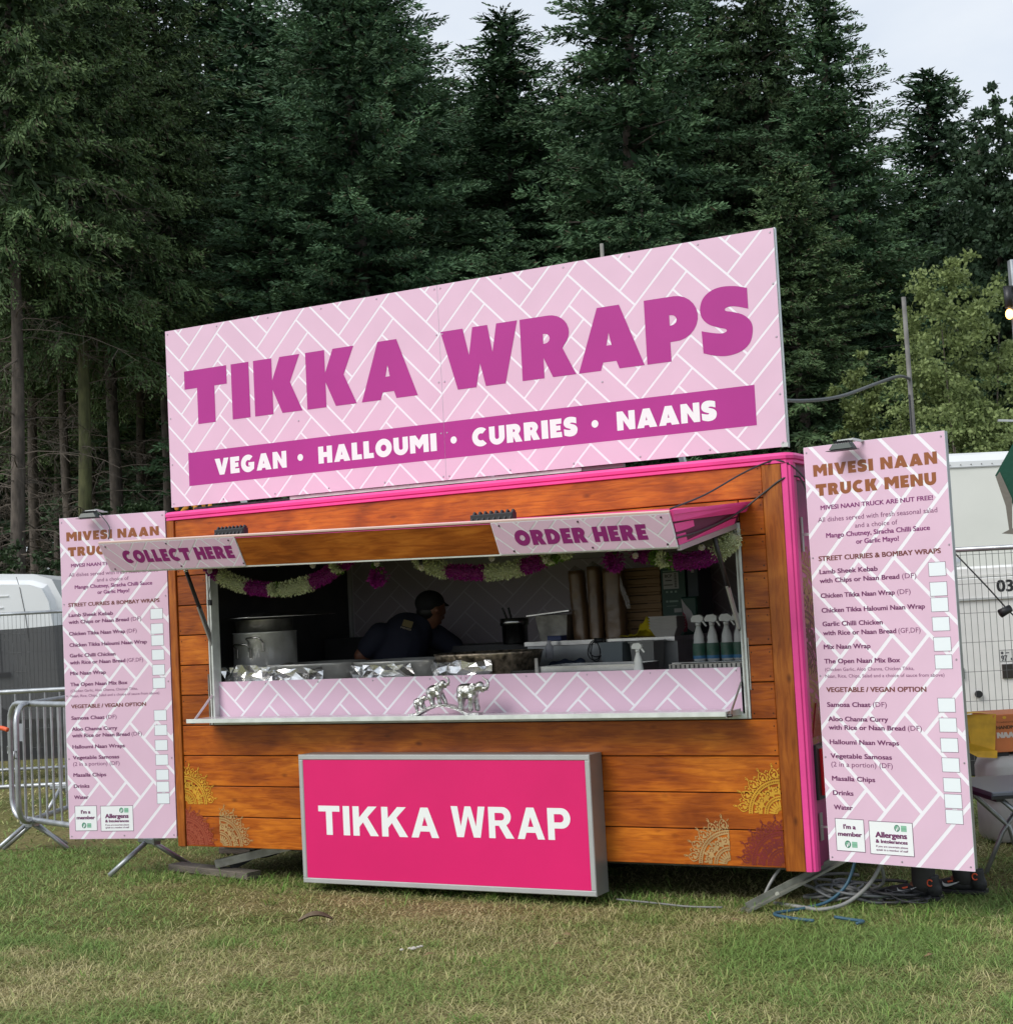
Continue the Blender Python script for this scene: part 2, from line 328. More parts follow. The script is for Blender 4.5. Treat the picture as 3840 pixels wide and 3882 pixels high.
def bold(mb, text, x0, x1, y0, cap, y, sp=.13):
    adv = sum(GBOLD[c][0]+sp for c in text)-sp; sx = (x1-x0)/adv; x = x0
    for ch in text:
        w, loops = GBOLD[ch]; mb.flat([[(x+px*sx, y0+py*cap) for px, py in l] for l in loops], y); x += (w+sp)*sx
def heavy(mb, text, x0, x1, y0, cap, y, sp=.1, space=.42):
    adv = sum((space if ch == ' ' else GL[ch][0]+sp) for ch in text)-sp
    sx = (x1-x0)/adv; x = x0
    for ch in text:
        if ch == ' ': x += space*sx; continue
        w, loops = GL[ch]; mb.flat([[(x+px*sx, y0+py*cap) for px, py in l] for l in loops], y); x += (w+sp)*sx
def _font(body, off):
    cu = bpy.data.curves.new('t', 'FONT'); cu.body = body; cu.offset = off; cu.resolution_u = 3
    ob = bpy.data.objects.new('t', cu); COL.objects.link(ob)
    dg = bpy.context.evaluated_depsgraph_get(); me = ob.evaluated_get(dg).to_mesh()
    V = [(v.co.x, v.co.y) for v in me.vertices]; F = [tuple(p.vertices) for p in me.polygons]
    ob.evaluated_get(dg).to_mesh_clear(); bpy.data.objects.remove(ob); bpy.data.curves.remove(cu); return V, F
_cap = {}; _cache = {}
def small(mb, text, x0, x1, y0, cap, y, off=.0):
    if off > .006:                                # bolder: the same outline printed three times, a hair apart
        d = off*cap*2.7
        for k, (a, b) in enumerate(((-1, -.45), (1, .45), (0, 0), (-1, .45), (1, -.45))): small(mb, text, x0+d+a*d, x1-d+a*d, y0+b*d, cap, y-.00004*k, 0)
        return
    if off not in _cap:
        V, _ = _font('H', off); _cap[off] = (min(p[1] for p in V), max(p[1] for p in V))
    if (text, off) not in _cache: _cache[(text, off)] = _font(text, off)
    V, F = _cache[(text, off)]; b, t_ = _cap[off]; s = cap/(t_-b)
    xm, xM = min(p[0] for p in V), max(p[0] for p in V); sx = (x1-x0)/(xM-xm)
    vv = [(x0+(px-xm)*sx, y, y0+(py-b)*s) for px, py in V]; ff = []
    for f in F:
        a, b2, c = (vv[i] for i in f[:3]); ar = (b2[0]-a[0])*(c[2]-a[2])-(b2[2]-a[2])*(c[0]-a[0]); ff.append(f if ar >= 0 else tuple(reversed(f)))
    mb.add(vv, ff)
def clip(poly, x0, x1, y0, y1):
    for ax, lim, sg in ((0, x0, 1), (0, x1, -1), (1, y0, 1), (1, y1, -1)):
        o = []
        for i in range(len(poly)):
            a, b = poly[i-1], poly[i]; ia = (a[ax]-lim)*sg >= 0; ib = (b[ax]-lim)*sg >= 0
            if ia != ib:
                t = (lim-a[ax])/(b[ax]-a[ax]); o.append((a[0]+(b[0]-a[0])*t, a[1]+(b[1]-a[1])*t))
            if ib: o.append(b)
        poly = o
        if not poly: return []
    return poly
def herring(mb, rect, org, H, V, n, gap, y):
    """printed herringbone: pink bricks between thin white lines. H,V unit steps of the two brick directions, n the brick length, gap in unit steps"""
    x0, x1, z0, z1 = rect; g = gap/2
    det = H[0]*V[1]-H[1]*V[0]
    def ij(x, z): x -= org[0]; z -= org[1]; return (x*V[1]-z*V[0])/det, (H[0]*z-H[1]*x)/det
    cs_ = [ij(x, z) for x in (x0, x1) for z in (z0, z1)]
    i0, i1 = min(c[0] for c in cs_)-n-1, max(c[0] for c in cs_)+n+1; j0, j1 = min(c[1] for c in cs_)-n-1, max(c[1] for c in cs_)+n+1
    M_ = int((abs(i1-i0)+abs(j1-j0))/(2*n))+4; mc = int(((i0+i1)/2-(j0+j1)/2)/(2*n))
    for m in range(mc-M_, mc+M_+1):
        lo = int(min(i0-n*m, j0+n*m))-2; hi = int(max(i1-n*m, j1+n*m))+3
        for k in range(lo, hi):
            bi, bj = k+n*m, k-n*m
            for a0, a1, b0, b1 in ((bi, bi+n, bj, bj+1), (bi-1, bi, bj, bj+n)):
                if a1 < i0 or a0 > i1 or b1 < j0 or b0 > j1: continue
                q = [(a0+g, b0+g), (a1-g, b0+g), (a1-g, b1-g), (a0+g, b1-g)]
                q = [(org[0]+a*H[0]+b*V[0], org[1]+a*H[1]+b*V[1]) for a, b in q]
                q = clip(q, x0, x1, z0, z1)
                if len(q) >= 3:
                    ar = sum(q[i-1][0]*q[i][1]-q[i][0]*q[i-1][1] for i in range(len(q)))
                    if abs(ar) < 1e-7: continue
                    if ar < 0: q.reverse()
                    n0 = len(mb.v); mb.v += [(px, y, pz) for px, pz in q]; mb.f.append(tuple(range(n0, n0+len(q))))
def rect(mb, x0, x1, z0, z1, y): return mb.add([(x0, y, z0), (x1, y, z0), (x1, y, z1), (x0, y, z1)], [(0, 1, 2, 3)])
def ring(mb, x0, x1, z0, z1, t, y):
    rect(mb, x0, x1, z0, z0+t, y); rect(mb, x0, x1, z1-t, z1, y); rect(mb, x0, x0+t, z0+t, z1-t, y); rect(mb, x1-t, x1, z0+t, z1-t, y)
def screw(mb, x, z, y, r=.006): mb.cyl((x, y, z), (x, y-.003, z), r, r*.6, 8)
# ================================================================== ground
gm = bpy.data.materials.new('field_ground'); gm.use_nodes = True; t = gm.node_tree; p = t.nodes['Principled BSDF']; l = t.links
tcn = t.nodes.new('ShaderNodeTexCoord')
n1 = t.nodes.new('ShaderNodeTexNoise'); n1.inputs['Scale'].default_value = .55; n1.inputs['Detail'].default_value = 8; n1.inputs['Roughness'].default_value = .6; l.new(tcn.outputs['Object'], n1.inputs[0])
n2 = t.nodes.new('ShaderNodeTexNoise'); n2.inputs['Scale'].default_value = 60; n2.inputs['Detail'].default_value = 5; l.new(tcn.outputs['Object'], n2.inputs[0])
r1 = t.nodes.new('ShaderNodeValToRGB'); e = r1.color_ramp.elements; e[0].position = .36; e[0].color = (.12, .135, .045, 1); e[1].position = .66; e[1].color = (.28, .23, .125, 1)
k = e.new(.5); k.color = (.19, .185, .075, 1)
r2 = t.nodes.new('ShaderNodeValToRGB'); r2.color_ramp.elements[0].position = .3; r2.color_ramp.elements[0].color = (.35, .35, .35, 1); r2.color_ramp.elements[1].position = .7; r2.color_ramp.elements[1].color = (1.25, 1.2, 1.1, 1)
mm = t.nodes.new('ShaderNodeMix'); mm.data_type = 'RGBA'; mm.blend_type = 'MULTIPLY'; mm.inputs[0].default_value = 1
l.new(n1.outputs[0], r1.inputs[0]); l.new(n2.outputs[0], r2.inputs[0]); l.new(r1.outputs[0], mm.inputs[6]); l.new(r2.outputs[0], mm.inputs[7]); l.new(mm.outputs[2], p.inputs['Base Color'])
p.inputs['Roughness'].default_value = .95; p.inputs['Specular IOR Level'].default_value = .1
bn = t.nodes.new('ShaderNodeBump'); bn.inputs['Strength'].default_value = .8; bn.inputs['Distance'].default_value = .02; l.new(n2.outputs[0], bn.inputs['Height']); l.new(bn.outputs[0], p.inputs['Normal'])
def vnoise(x, y, sc, seed, oct_=3):
    r = np.random.default_rng(seed).random((64, 64)); o = np.zeros_like(x); amp = 1; tot = 0
    for k in range(oct_):
        X = x*sc*2**k+17.3*k; Y = y*sc*2**k+5.1*k; i = np.floor(X).astype(int); j = np.floor(Y).astype(int); fx = X-i; fy = Y-j
        fx = fx*fx*(3-2*fx); fy = fy*fy*(3-2*fy)
        g = lambda a, b: r[a % 64, b % 64]
        o += amp*((g(i, j)*(1-fx)+g(i+1, j)*fx)*(1-fy)+(g(i, j+1)*(1-fx)+g(i+1, j+1)*fx)*fy); tot += amp; amp *= .55
    return o/tot
def gz(x, y): return (vnoise(np.atleast_1d(x), np.atleast_1d(y), .35, 3, 2)-.5)*.03
N = 90; xs = np.concatenate([[-220, -60], np.linspace(-14, 14, N), [60, 220]]); ys = np.concatenate([[-60], np.linspace(2, 26, N), [60, 320]])
X, Y = np.meshgrid(xs, ys); Z = gz(X.ravel(), Y.ravel()).reshape(X.shape)-.012
V = np.stack([X.ravel(), Y.ravel(), Z.ravel()], 1); nx = len(xs); I = (np.arange(len(ys)-1)[:, None]*nx+np.arange(nx-1)[None]).ravel()
gr = bpy.data.objects.new('grass_field', np_mesh('grass_field', V, np.stack([I, I+1, I+nx+1, I+nx], 1), gm, smooth=True)); COL.objects.link(gr); gr['kind'] = 'structure'
# ---- grass blades
GM = colmat('grass_blade', .6, .25, .25)
def greenness(x, y):
    g = vnoise(x, y, .55, 11, 4)*.75+vnoise(x, y, 3.2, 12, 3)*.75+vnoise(x, y, 13, 14, 2)*.45-.48
    for cx, cy, r, a in ((1.2, 6.95, .6, .28), (2.0, 7.6, .8, .14), (2.6, 8.4, .8, .16), (.2, 6.6, .5, .12), (-2.6, 8.6, .6, .28), (-3.5, 10.5, 1.3, .34), (-.9, 7.7, .35, .25), (-2.2, 7.7, .4, .22), (3.3, 6.6, .6, .2), (-1.1, 6.7, .9, .12)):
        g = g+a*np.exp(-((x-cx)**2+((y-cy)*1.0)**2)/r**2)
    for cx, cy, r, a in ((-2.0, 7.15, .5, .35), (.3, 7.9, .9, .10), (-.6, 8.7, .9, .22), (-3.2, 7.7, .7, .12), (.1, 6.5, .5, .2), (1.3, 8.1, .5, .25), (-1.4, 9.0, 1.2, .18)):
        g = g-a*np.exp(-((x-cx)**2+((y-cy)*1.0)**2)/r**2)
    return g
def blades(n, ymin, ymax, L, W, seed, xf=.50):
    r = np.random.default_rng(seed); y = np.sqrt(r.random(n)*(ymax**2-ymin**2)+ymin**2); x = (r.random(n)*2-1)*(y*xf+.3)
    g = greenness(x, y); ln = L*(.45+.9*r.random(n))*(.75+.7*np.clip(g, 0, 1)); a = r.random(n)*2*np.pi
    lean = .85+.75*r.random(n)**.6; dx, dy = np.cos(a), np.sin(a); z0 = gz(x, y)-.016
    w = W*(.6+.8*r.random(n))*.5; px, py = -dy*w, dx*w
    h1 = ln*.55; s1 = np.sin(lean*.8); c1 = np.cos(lean*.8); s2 = np.sin(np.minimum(lean*1.3, 1.62)); c2 = np.cos(np.minimum(lean*1.3, 1.62))
    mx_, my_, mz = x+dx*h1*s1, y+dy*h1*s1, z0+h1*c1; tx, ty, tz = mx_+dx*ln*.45*s2, my_+dy*ln*.45*s2, mz+ln*.45*c2
    V = np.empty((n, 5, 3)); V[:, 0] = np.stack([x-px, y-py, z0], 1); V[:, 1] = np.stack([x+px, y+py, z0], 1)
    V[:, 2] = np.stack([mx_+px*.8, my_+py*.8, mz], 1); V[:, 3] = np.stack([mx_-px*.8, my_-py*.8, mz], 1); V[:, 4] = np.stack([tx, ty, tz], 1)
    q = np.clip((g-.16)/.55+(r.random(n)-.5)*.9, 0, 1)[:, None]
    straw = np.array([.56, .49, .27]); olive = np.array([.38, .385, .155]); green = np.array([.20, .315, .085])
    c = np.where(q < .5, straw+(olive-straw)*q*2, olive+(green-olive)*(q-.5)*2)*(.6+.75*r.random((n, 1)))
    return V, np.repeat(c[:, None], 5, 1)
Vs, Cs = [], []
for a in ((160000, 5.3, 8.2, .062, .0031, 1), (85000, 8.2, 11.5, .060, .0046, 2), (22000, 11.5, 19, .07, .011, 3)):
    v, c = blades(*a); Vs.append(v); Cs.append(c)
# longer unmown tufts along the trailer foot and in scattered clumps
rt = np.random.default_rng(31); uu = rt.uniform(-4.6, 1.2, 5200); vv = rt.normal(size=5200)*.05+rt.choice([.02, .10, -.06], 5200)
pts = [(O3.x+a*math.cos(YAW)+c*math.sin(YAW), O3.y-a*math.sin(YAW)+c*math.cos(YAW)) for a, c in zip(uu, vv)]
for _ in range(46):
    yy = rt.uniform(5.8, 10.5); xx = rt.uniform(-.4, .42)*yy; k = rt.integers(25, 90); sp_ = rt.uniform(.02, .07); pts += [(xx+rt.normal()*sp_, yy+rt.normal()*sp_) for _i in range(k)]
pts = np.array(pts); n_ = len(pts); v, c = blades(n_, 5.3, 8, .085, .0042, 77)
v = v-v[:, :2].mean(1, keepdims=True)*[1, 1, 0]; v[:, :, 0] += pts[:, :1]; v[:, :, 1] += pts[:, 1:]; v[:, :, 2] *= 1.25
c = c*np.where(rt.random((n_, 1, 1)) < .7, np.array([.62, .85, .55]), 1.0); Vs.append(v); Cs.append(c)
V = np.concatenate(Vs); C_ = np.concatenate(Cs); n = len(V); b = np.arange(n)*5
F = np.concatenate([np.stack([b, b+1, b+2], 1), np.stack([b, b+2, b+3], 1), np.stack([b+3, b+2, b+4], 1)])
gb = bpy.data.objects.new('grass', np_mesh('grass', V.reshape(-1, 3), F, GM, C_.reshape(-1, 3))); COL.objects.link(gb)
tag(gb, 'short dry and green trampled grass covering the field', 'grass', kind='stuff')
# ================================================================== the food trailer
W_, H_, D_ = 4.125, 2.08, 2.0
TL = thing('food_trailer', 'wood clad catering trailer with pink trim and a wide open serving hatch', 'food trailer', TF, (-W_/2, 0, -.2))
_pl = {}
def plank(u0, u1, w0, w1, parent=TL, name='plank', m=WOOD, v=0, th=.018, label=None):
    k = (round(u1-u0, 4), round(w1-w0, 4), m.name, th)
    if k not in _pl: _pl[k] = MB().box(0, u1-u0, 0, th, 0, w1-w0, .003).mesh(name, m)
    ob = bpy.data.objects.new(name, _pl[k]); COL.objects.link(ob); ob.parent = parent
    og = ORG[parent.name]; ob.location = (u0-og[0], v-og[1], w0-og[2]); ORG[ob.name] = og
    if label: ob['label'] = label
    return ob
J = .191; g_ = .0028
for i in range(4): plank(-4.062, -.108, i*J+g_, (i+1)*J-g_, v=random.uniform(0, .0015))
for i in range(4, 9):
    for a, b in ((-4.062, -3.826), (-.243, -.108)): plank(a, b, i*J+g_, (i+1)*J-g_, v=random.uniform(0, .0015))
i = 9
for a, b in ((-4.062, -3.826), (-.243, -.108)): plank(a, b, i*J+g_, (i+1)*J-g_)
plank(-3.82, -.249, 1.80, 10*J-g_); plank(-4.062, -.108, 10*J+g_, 2.078)
plank(-4.125, -4.066, 0, 2.078, name='corner_post', m=WOODV, v=-.012, th=.03)
plank(-.104, 0, -.012, 2.078, name='corner_post', m=WOODV, v=-.012, th=.03)
mb = MB()
for i in range(11):
    for a in (-4.045, -3.845, -.225, -.125):
        if i in (0, 1, 2, 3, 10) and a in (-3.845, -.225): continue
        for dz in (.03, .155): mb.cyl((a+random.uniform(-.004, .004), 0, i*J+dz), (a, -.0015, i*J+dz), .0042, .0032, 6)
mb.build('nail', mat('nail_head', (.03, .015, .01), .6), TL); bpy.data.objects['nail']['kind'] = 'stuff'
# shell
mb = MB()
mb.box(-4.12, -3.80, .02, .06, 0, 2.09); mb.box(-.27, -.005, .02, .06, 0, 2.09); mb.box(-3.80, -.27, .02, .06, 0, .772); mb.box(-3.80, -.27, .02, .06, 1.785, 2.09)
mb.build('front_frame', BACKWOOD, TL)
MB().box(-4.125, -4.09, .03, D_, .0, 2.09).build('end_wall', TRIM, TL)
# painted right end with gradient purple/pink
pm = bpy.data.materials.new('airbrushed_end_panel'); pm.use_nodes = True; t = pm.node_tree; p = t.nodes['Principled BSDF']; l = t.links
tcn = t.nodes.new('ShaderNodeTexCoord'); q = t.nodes.new('ShaderNodeMapping'); q.inputs['Scale'].default_value = (1, .8, .9); l.new(tcn.outputs['Object'], q.inputs[0])
n1 = t.nodes.new('ShaderNodeTexNoise'); n1.inputs['Scale'].default_value = 2.2; n1.inputs['Detail'].default_value = 4; l.new(q.outputs[0], n1.inputs[0])
r1 = t.nodes.new('ShaderNodeValToRGB'); e = r1.color_ramp.elements; e[0].position = .36; e[0].color = (.16, .012, .075, 1); e[1].position = .62; e[1].color = (.62, .09, .27, 1); k = e.new(.5); k.color = (.36, .035, .16, 1)
l.new(n1.outputs[0], r1.inputs[0]); l.new(r1.outputs[0], p.inputs['Base Color']); p.inputs['Roughness'].default_value = .4
MB().box(-.02, .045, .05, D_, .0, 2.09).build('end_wall', pm, TL, label if False else False) if False else MB().box(-.02, .045, .05, D_, .0, 2.09).build('end_wall', pm, TL)
MB().box(-4.09, -.02, D_-.04, D_, 0, 2.09).build('rear_wall', TRIM, TL)
MB().box(-4.09, -.02, .06, D_-.04, .0, .05).build('floor', SHADEWALL, TL)
# pink corner extrusion at the right, ribbed
mb = MB(); P = [(0,-.006),(.030,-.006),(.034,.004),(.046,.006),(.056,.02),(.056,.06),(0,.06)]
mb.add([(x+.001, y, -.012) for x, y in P]+[(x+.001, y, 2.085) for x, y in P], [tuple(range(6, -1, -1)), tuple(range(7, 14))]+[(i, (i+1) % 7, 7+(i+1) % 7, 7+i) for i in range(7)])
mb.build('corner_trim', TRIM, TL)
# roof edge: moulded pink fascia all round
def moulding(prof, path, name):
    mb = MB(); n = len(prof); m = len(path)
    for (px, py, nx_, ny) in path:
        for a, z in prof: mb.v.append((px+nx_*a, py+ny*a, z))
    mb.f += [(i*n+k, (i+1)*n+k, (i+1)*n+(k+1) % n, i*n+(k+1) % n) for i in range(m-1) for k in range(n)]
    mb.f += [tuple(range(n)), tuple((m-1)*n+k for k in reversed(range(n)))]
    return mb.build(name, TRIM, TL)
prof = [(.002, 2.080), (.014, 2.082), (.014, 2.096), (.008, 2.100), (.018, 2.104), (.020, 2.120), (.010, 2.134), (-.02, 2.139), (-.05, 2.139), (-.05, 2.08)]
autosmooth(moulding(prof, [(-4.125, .6, -1, 0), (-4.125, .03, -1, 0), (-4.118, .006, -.75, -.75), (-4.09, 0, 0, -1), (-.01, 0, 0, -1), (.025, .004, .35, -.93), (.045, .025, .93, -.35), (.05, .06, 1, 0), (.05, D_, 1, 0)], 'roof_trim'), 35)
MB().box(-4.09, .02, .02, D_, 2.092, 2.132).build('roof', mat('roof_sheet', (.55, .56, .57), .5), TL)
MB().box(.0455, .052, .10, D_-.05, 1.995, 2.012).build('end_rail', TRIM, TL)
# hatch frame
mb = MB(); u0, u1, w0, w1 = -3.823, -.246, .767, 1.79
for a, b, c, d in ((u0, u0+.034, w0, w1), (u1-.030, u1, w0, w1), (u0+.034, u1-.03, w1-.022, w1), (u0+.034, u1-.03, w0, w0+.024)): mb.box(a, b, -.004, .07, c, d, .002)
mb.build('hatch_frame', ALUW, TL)
mb = MB(); mb.box(u0+.012, u0+.02, -.008, .0, w0, w1); mb.box(u1-.02, u1-.012, -.008, .0, w0, w1); mb.box(u0-.014, u0-.006, -.004, .02, w0, w0+.32); mb.box(u1+.006, u1+.012, -.004, .02, w0+.15, w0+.42)
mb.build('frame_seal', STEELD, TL)
MB().box(u0+.036, u0+.2, .0705, .078, w0, w1).build('inner_jamb', GREYW, TL) if False else None
# inner lining
MB().box(-4.088, -4.075, .062, D_-.042, .05, 2.06).build('lining_panel', SHADEWALL, TL)
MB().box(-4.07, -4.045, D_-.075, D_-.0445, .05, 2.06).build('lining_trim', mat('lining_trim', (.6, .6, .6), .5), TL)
MB().box(-4.07, -.03, .062, D_-.045, 2.062, 2.09).build('ceiling_panel', SHADEWALL, TL)
bw = MB().box(-4.04, -.03, D_-.055, D_-.044, .05, 2.06).build('back_panel', mat('shaded_lining_white', (.66, .62, .66), .5), TL)  # white of the panel print greyed to carry the interior shade
mb = MB(); herring(mb, (-4.03, -.04, .3, 2.05), (-3.3, .6), (.088, .075), (-.088, .075), 3.6, .085, D_-.0557)
mb.build('back_panel_print', mat('shaded_lining_pink', (.50, .44, .48), .45), TL)  # same pink print, its colour dulled to stand for interior shade
MB().box(-3.2, -.1, D_-.2, D_-.07, 1.72, 1.86).build('overhead_duct', mat('duct_grey', (.45, .45, .46), .45), TL)
# fascia below the hatch opening
fa = MB().box(-3.832, -.306, .044, .05, .79, 1.033).build('counter_fascia', mat('fascia_white', (.86, .84, .90), .42), TL)
for a, b in ((-3.832, -1.995), (-1.992, -.306)):
    mb = MB(); herring(mb, (a, b, .79, 1.033), (-.922, .840), (.074, .069), (-.074, .069), 3.61, .13, .0434)
    mb.build('fascia_print', PINKP, fa)
mb = MB()
for x in (-3.82, -3.42, -3.02, -2.62, -2.22, -2.01, -1.975, -1.58, -1.20, -.82, -.33): screw(mb, x, 1.016, .0432, .005)
mb.build('screw', SCREW, fa); bpy.data.objects['screw']['kind'] = 'stuff'
# service shelf
MB().box(-3.835, -.300, -.222, -.004, .812, .818).build('service_shelf', mat('shelf_top', (.62, .60, .63), .22, metal=.3, var=.04), TL)
sh = bpy.data.objects['service_shelf']
MB().box(-3.836, -.299, -.226, -.2225, .797, .822, .001).build('shelf_edge', ALUW, sh)
MB().box(-.2985, -.2955, -.222, -.01, .79, .822).build('shelf_end', ALU, sh)
MB().box(-3.8, -.29, -.002, .0, .772, .806).build('shelf_hinge', ALUW, sh)
for x in (-3.80, -.285):
    MB().bar((x, -.205, .80), (x, -.012, .955), .014, .005, (1, 0, 0)).build('shelf_bracket', ALU, sh)
    MB().cyl((x-.012, -.205, .80), (x+.012, -.205, .80), .009, n=8).build('bracket_pin', BLK, sh)
# worktop inside
MB().box(-3.79, -.28, .062, .72, .955, .985).build('worktop', STEEL, TL)
MB().box(-3.79, -.28, .70, .72, .06, .955).build('worktop_front', STEELD, TL)
# awning
La = dict(ft=(-3.955, -.80, 1.915), fb=(-3.953, -.705, 1.750), wb=(-3.80, -.004, 1.80), wt=(-3.86, -.006, 1.885))
Ra = dict(ft=(-.301, -.802, 1.824), fb=(-.300, -.724, 1.662), wb=(-.262, -.004, 1.785), wt=(-.215, -.006, 1.885))
def lerp(a, b, t): return tuple(a[i]+(b[i]-a[i])*t for i in range(3))
AW = MB()
def quadslab(mb, a, b, c, d, th):            # a,b,c,d counter-clockwise from outside, thickness inwards
    a, b, c, d = map(Vector, (a, b, c, d)); nn = (b-a).cross(d-a).normalized()*th
    mb.add([a, b, c, d, a-nn, b-nn, c-nn, d-nn], [(0,1,2,3),(7,6,5,4),(0,4,5,1),(1,5,6,2),(2,6,7,3),(3,7,4,0)])
mb = MB(); quadslab(mb, La['ft'], Ra['ft'], Ra['wt'], La['wt'], .012); aw = mb.build('awning', TRIM, TL)
mb = MB(); quadslab(mb, La['wb'], Ra['wb'], Ra['fb'], La['fb'], .012); mb.build('awning_underside', mat('awning_underside', (.20, .19, .20), .6), aw)
# front valance: printed ends and wood middle
fl = lambda s, t: lerp(lerp(La['fb'], Ra['fb'], s), lerp(La['ft'], Ra['ft'], s), t)
VN = (Vector(Ra['fb'])-Vector(La['fb'])).cross(Vector(La['ft'])-Vector(La['fb'])).normalized()
def off(p, d): return tuple(Vector(p)+VN*d)
s1_, s2_ = .278, .7305
for a, b, m_, nm in ((0, s1_, mat('valance_white', (.80, .77, .82), .42), 'valance_sign'), (s1_+.0008, s2_-.0008, WOODW, 'valance_board'), (s2_, 1, bpy.data.materials['valance_white'], 'valance_sign')):
    mb = MB(); d = .010 if nm == 'valance_sign' else .004
    quadslab(mb, off(fl(a, 0), d), off(fl(b, 0), d), off(fl(b, 1), d), off(fl(a, 1), d), .016)
    ob = mb.build(nm, m_, aw)
VLEN = 3.655; VH = .19
def onval(mbin, d, name, m_):
    out_ = MB(); out_.f = mbin.f
    for x, y, z in mbin.v: out_.v.append(off(fl(x/VLEN, z/VH), d))
    return out_.build(name, m_, aw)
for a, b in ((0, s1_), (s2_, 1)):
    mb = MB(); herring(mb, (a*VLEN+.004, b*VLEN-.004, .004, VH-.004), (a*VLEN+.2, .02), (.052, .050), (-.052, .050), 3.6, .12, 0); onval(mb, .0108, 'valance_print', PINKP)
mb = MB(); heavy(mb, 'COLLECT HERE', .040*VLEN, .266*VLEN, .055, .082, 0, .1, .38); onval(mb, .0116, 'valance_lettering', mat('print_deep_purple', (.27, .018, .17), .42))
mb = MB(); heavy(mb, 'ORDER HERE', .762*VLEN, .962*VLEN, .05, .088, 0, .1, .38); onval(mb, .0116, 'valance_lettering', bpy.data.materials['print_deep_purple'])
mb = MB()
for x in (.012, .14, .265, .743, .865, .987):
    for t_ in (.1, .9):
        q = off(fl(x+(.012 if t_ < .5 and .1 < x < .9 else 0), t_), .0105); r_ = off(q, .004); mb.cyl(q, r_, .006, .004, 8)
mb.build('screw', mat('dark_screw', (.08, .04, .07), .4, metal=.5), aw)
mb = MB(); mb.tube([off(fl(0, 1.02), .002), off(fl(1, 1.02), .002)], .008, 6); mb.build('awning_edge', mat('peach_edge', (.62, .45, .40), .5), aw)
mb = MB(); mb.tube([off(fl(0.02, -.03), -.004), off(fl(1, -.03), -.004)], .009, 6); mb.build('awning_bottom_edge', ALUW, aw)
# right cheek: planked pink triangle with a moulded top
def chk(s, t, d=0):                           # s 0 front..1 wall, t 0 bottom..1 top
    a = lerp(Ra['fb'], Ra['wb'], s); b = lerp(Ra['ft'], Ra['wt'], s); q = lerp(a, b, t); return (q[0]+d, q[1], q[2])
mb = MB(); quadslab(mb, chk(0.0, 0), chk(1, 0), chk(1, 1), chk(0, 1), .012); ck = mb.build('awning_cheek', mat('cheek_groove', (.10, .008, .04), .6), aw)
for t0, t1 in ((.02, .33), (.41, .66)):
    mb = MB(); quadslab(mb, chk(.01, t0, .004), chk(.95, t0, .004), chk(.95, t1, .004), chk(.01, t1, .004), .006); mb.build('cheek_slat', TRIM, ck)
mb = MB(); quadslab(mb, chk(0, .72, .012), chk(1.0, .58, .03), chk(1.04, .98, .035), chk(0, .97, .014), .015); mb.build('cheek_moulding', TRIM, ck)
mb = MB(); quadslab(mb, chk(0, .93, .02), chk(1.05, .96, .04), chk(1.05, 1.12, .036), chk(0, 1.06, .016), .02); mb.build('cheek_cap', TRIM, ck)
mb = MB(); mb.bar(chk(0, -.05, .002), chk(.99, -.1, .002), .02, .026); mb.build('cheek_rail', mat('grey_rail', (.36, .34, .35), .4, metal=.3), aw)
mb = MB(); quadslab(mb, (La['fb'][0], La['fb'][1], La['fb'][2]), La['ft'], La['wt'], La['wb'], .012); mb.build('awning_cheek', TRIM, aw)
# gas struts
for x, a, b, k in ((-.30, (-.30, -.25, 1.735), (-.278, .0, 1.227), .55), (-3.80, (-3.80, -.217, 1.742), (-3.80, .055, 1.18), .42)):
    m_ = lerp(a, b, k); e_ = thing if False else None
    g1 = MB().cyl(a, m_, .0125, n=12).build('gas_strut', BLK, TL, True)
    MB().cyl(m_, b, .0065, n=10).build('strut_rod', STEEL, g1, True)
    MB().bar(lerp(a, b, k-.02), lerp(a, b, .97), .032, .012, (1, 0, 0)).build('strut_guard', mat('strut_guard', (.40, .39, .39), .45, metal=.4), g1)
    MB().ball(a, .014).build('strut_ball', STEEL, g1, True)
# supports under the trailer
def stay(top, foot, w=.055):
    mb = MB(); mb.bar(top, foot, w, w*.7, (0, 1, 0)); return mb
s1 = MB(); s1.bar((.20, .25, .05), (-.30, -.10, -.205), .065, .012, (0, 0, 1)); s1.bar((.20, .262, .05+.018), (-.30, -.088, -.205+.018), .012, .045, (0, 0, 1)); s1.bar((.166, .262, .032), (-.334, -.088, -.212), .008, .03, (0, 0, 1))
s1 = s1.build('corner_steady', GALZ, TL); MB().cyl((-.155, -.012, -.13), (-.155, -.024, -.125), .012, n=10).build('pivot_bolt', GALZ, s1)
MB().bar((-3.35, .35, .0), (-3.93, .12, -.125), .05, .05).build('corner_steady', STEELD, TL); MB().bar((-3.6, .5, .02), (-3.85, .16, -.15), .02, .05).build('steady_brace', BLK, TL)
MB().cyl((-3.9, .55, -.03), (-3.9, .66, -.03), .13, n=24).build('wheel', RUB, TL, True)
MB().cyl((-3.9, .53, -.03), (-3.9, .55, -.03), .075, n=20).build('wheel_rim', STEELD, bpy.data.objects['wheel'], True)
MB().box(-4.05, -.1, .35, .42, -.07, 0).build('chassis_rail', GALZ, TL); MB().box(-4.05, -.1, 1.55, 1.62, -.07, 0).build('chassis_rail', GALZ, TL)
for x in (-2.6, -1.5): MB().cyl((x, .9, -.01), (x, 1.08, -.01), .19, n=28).build('road_wheel', RUB, TL, True)
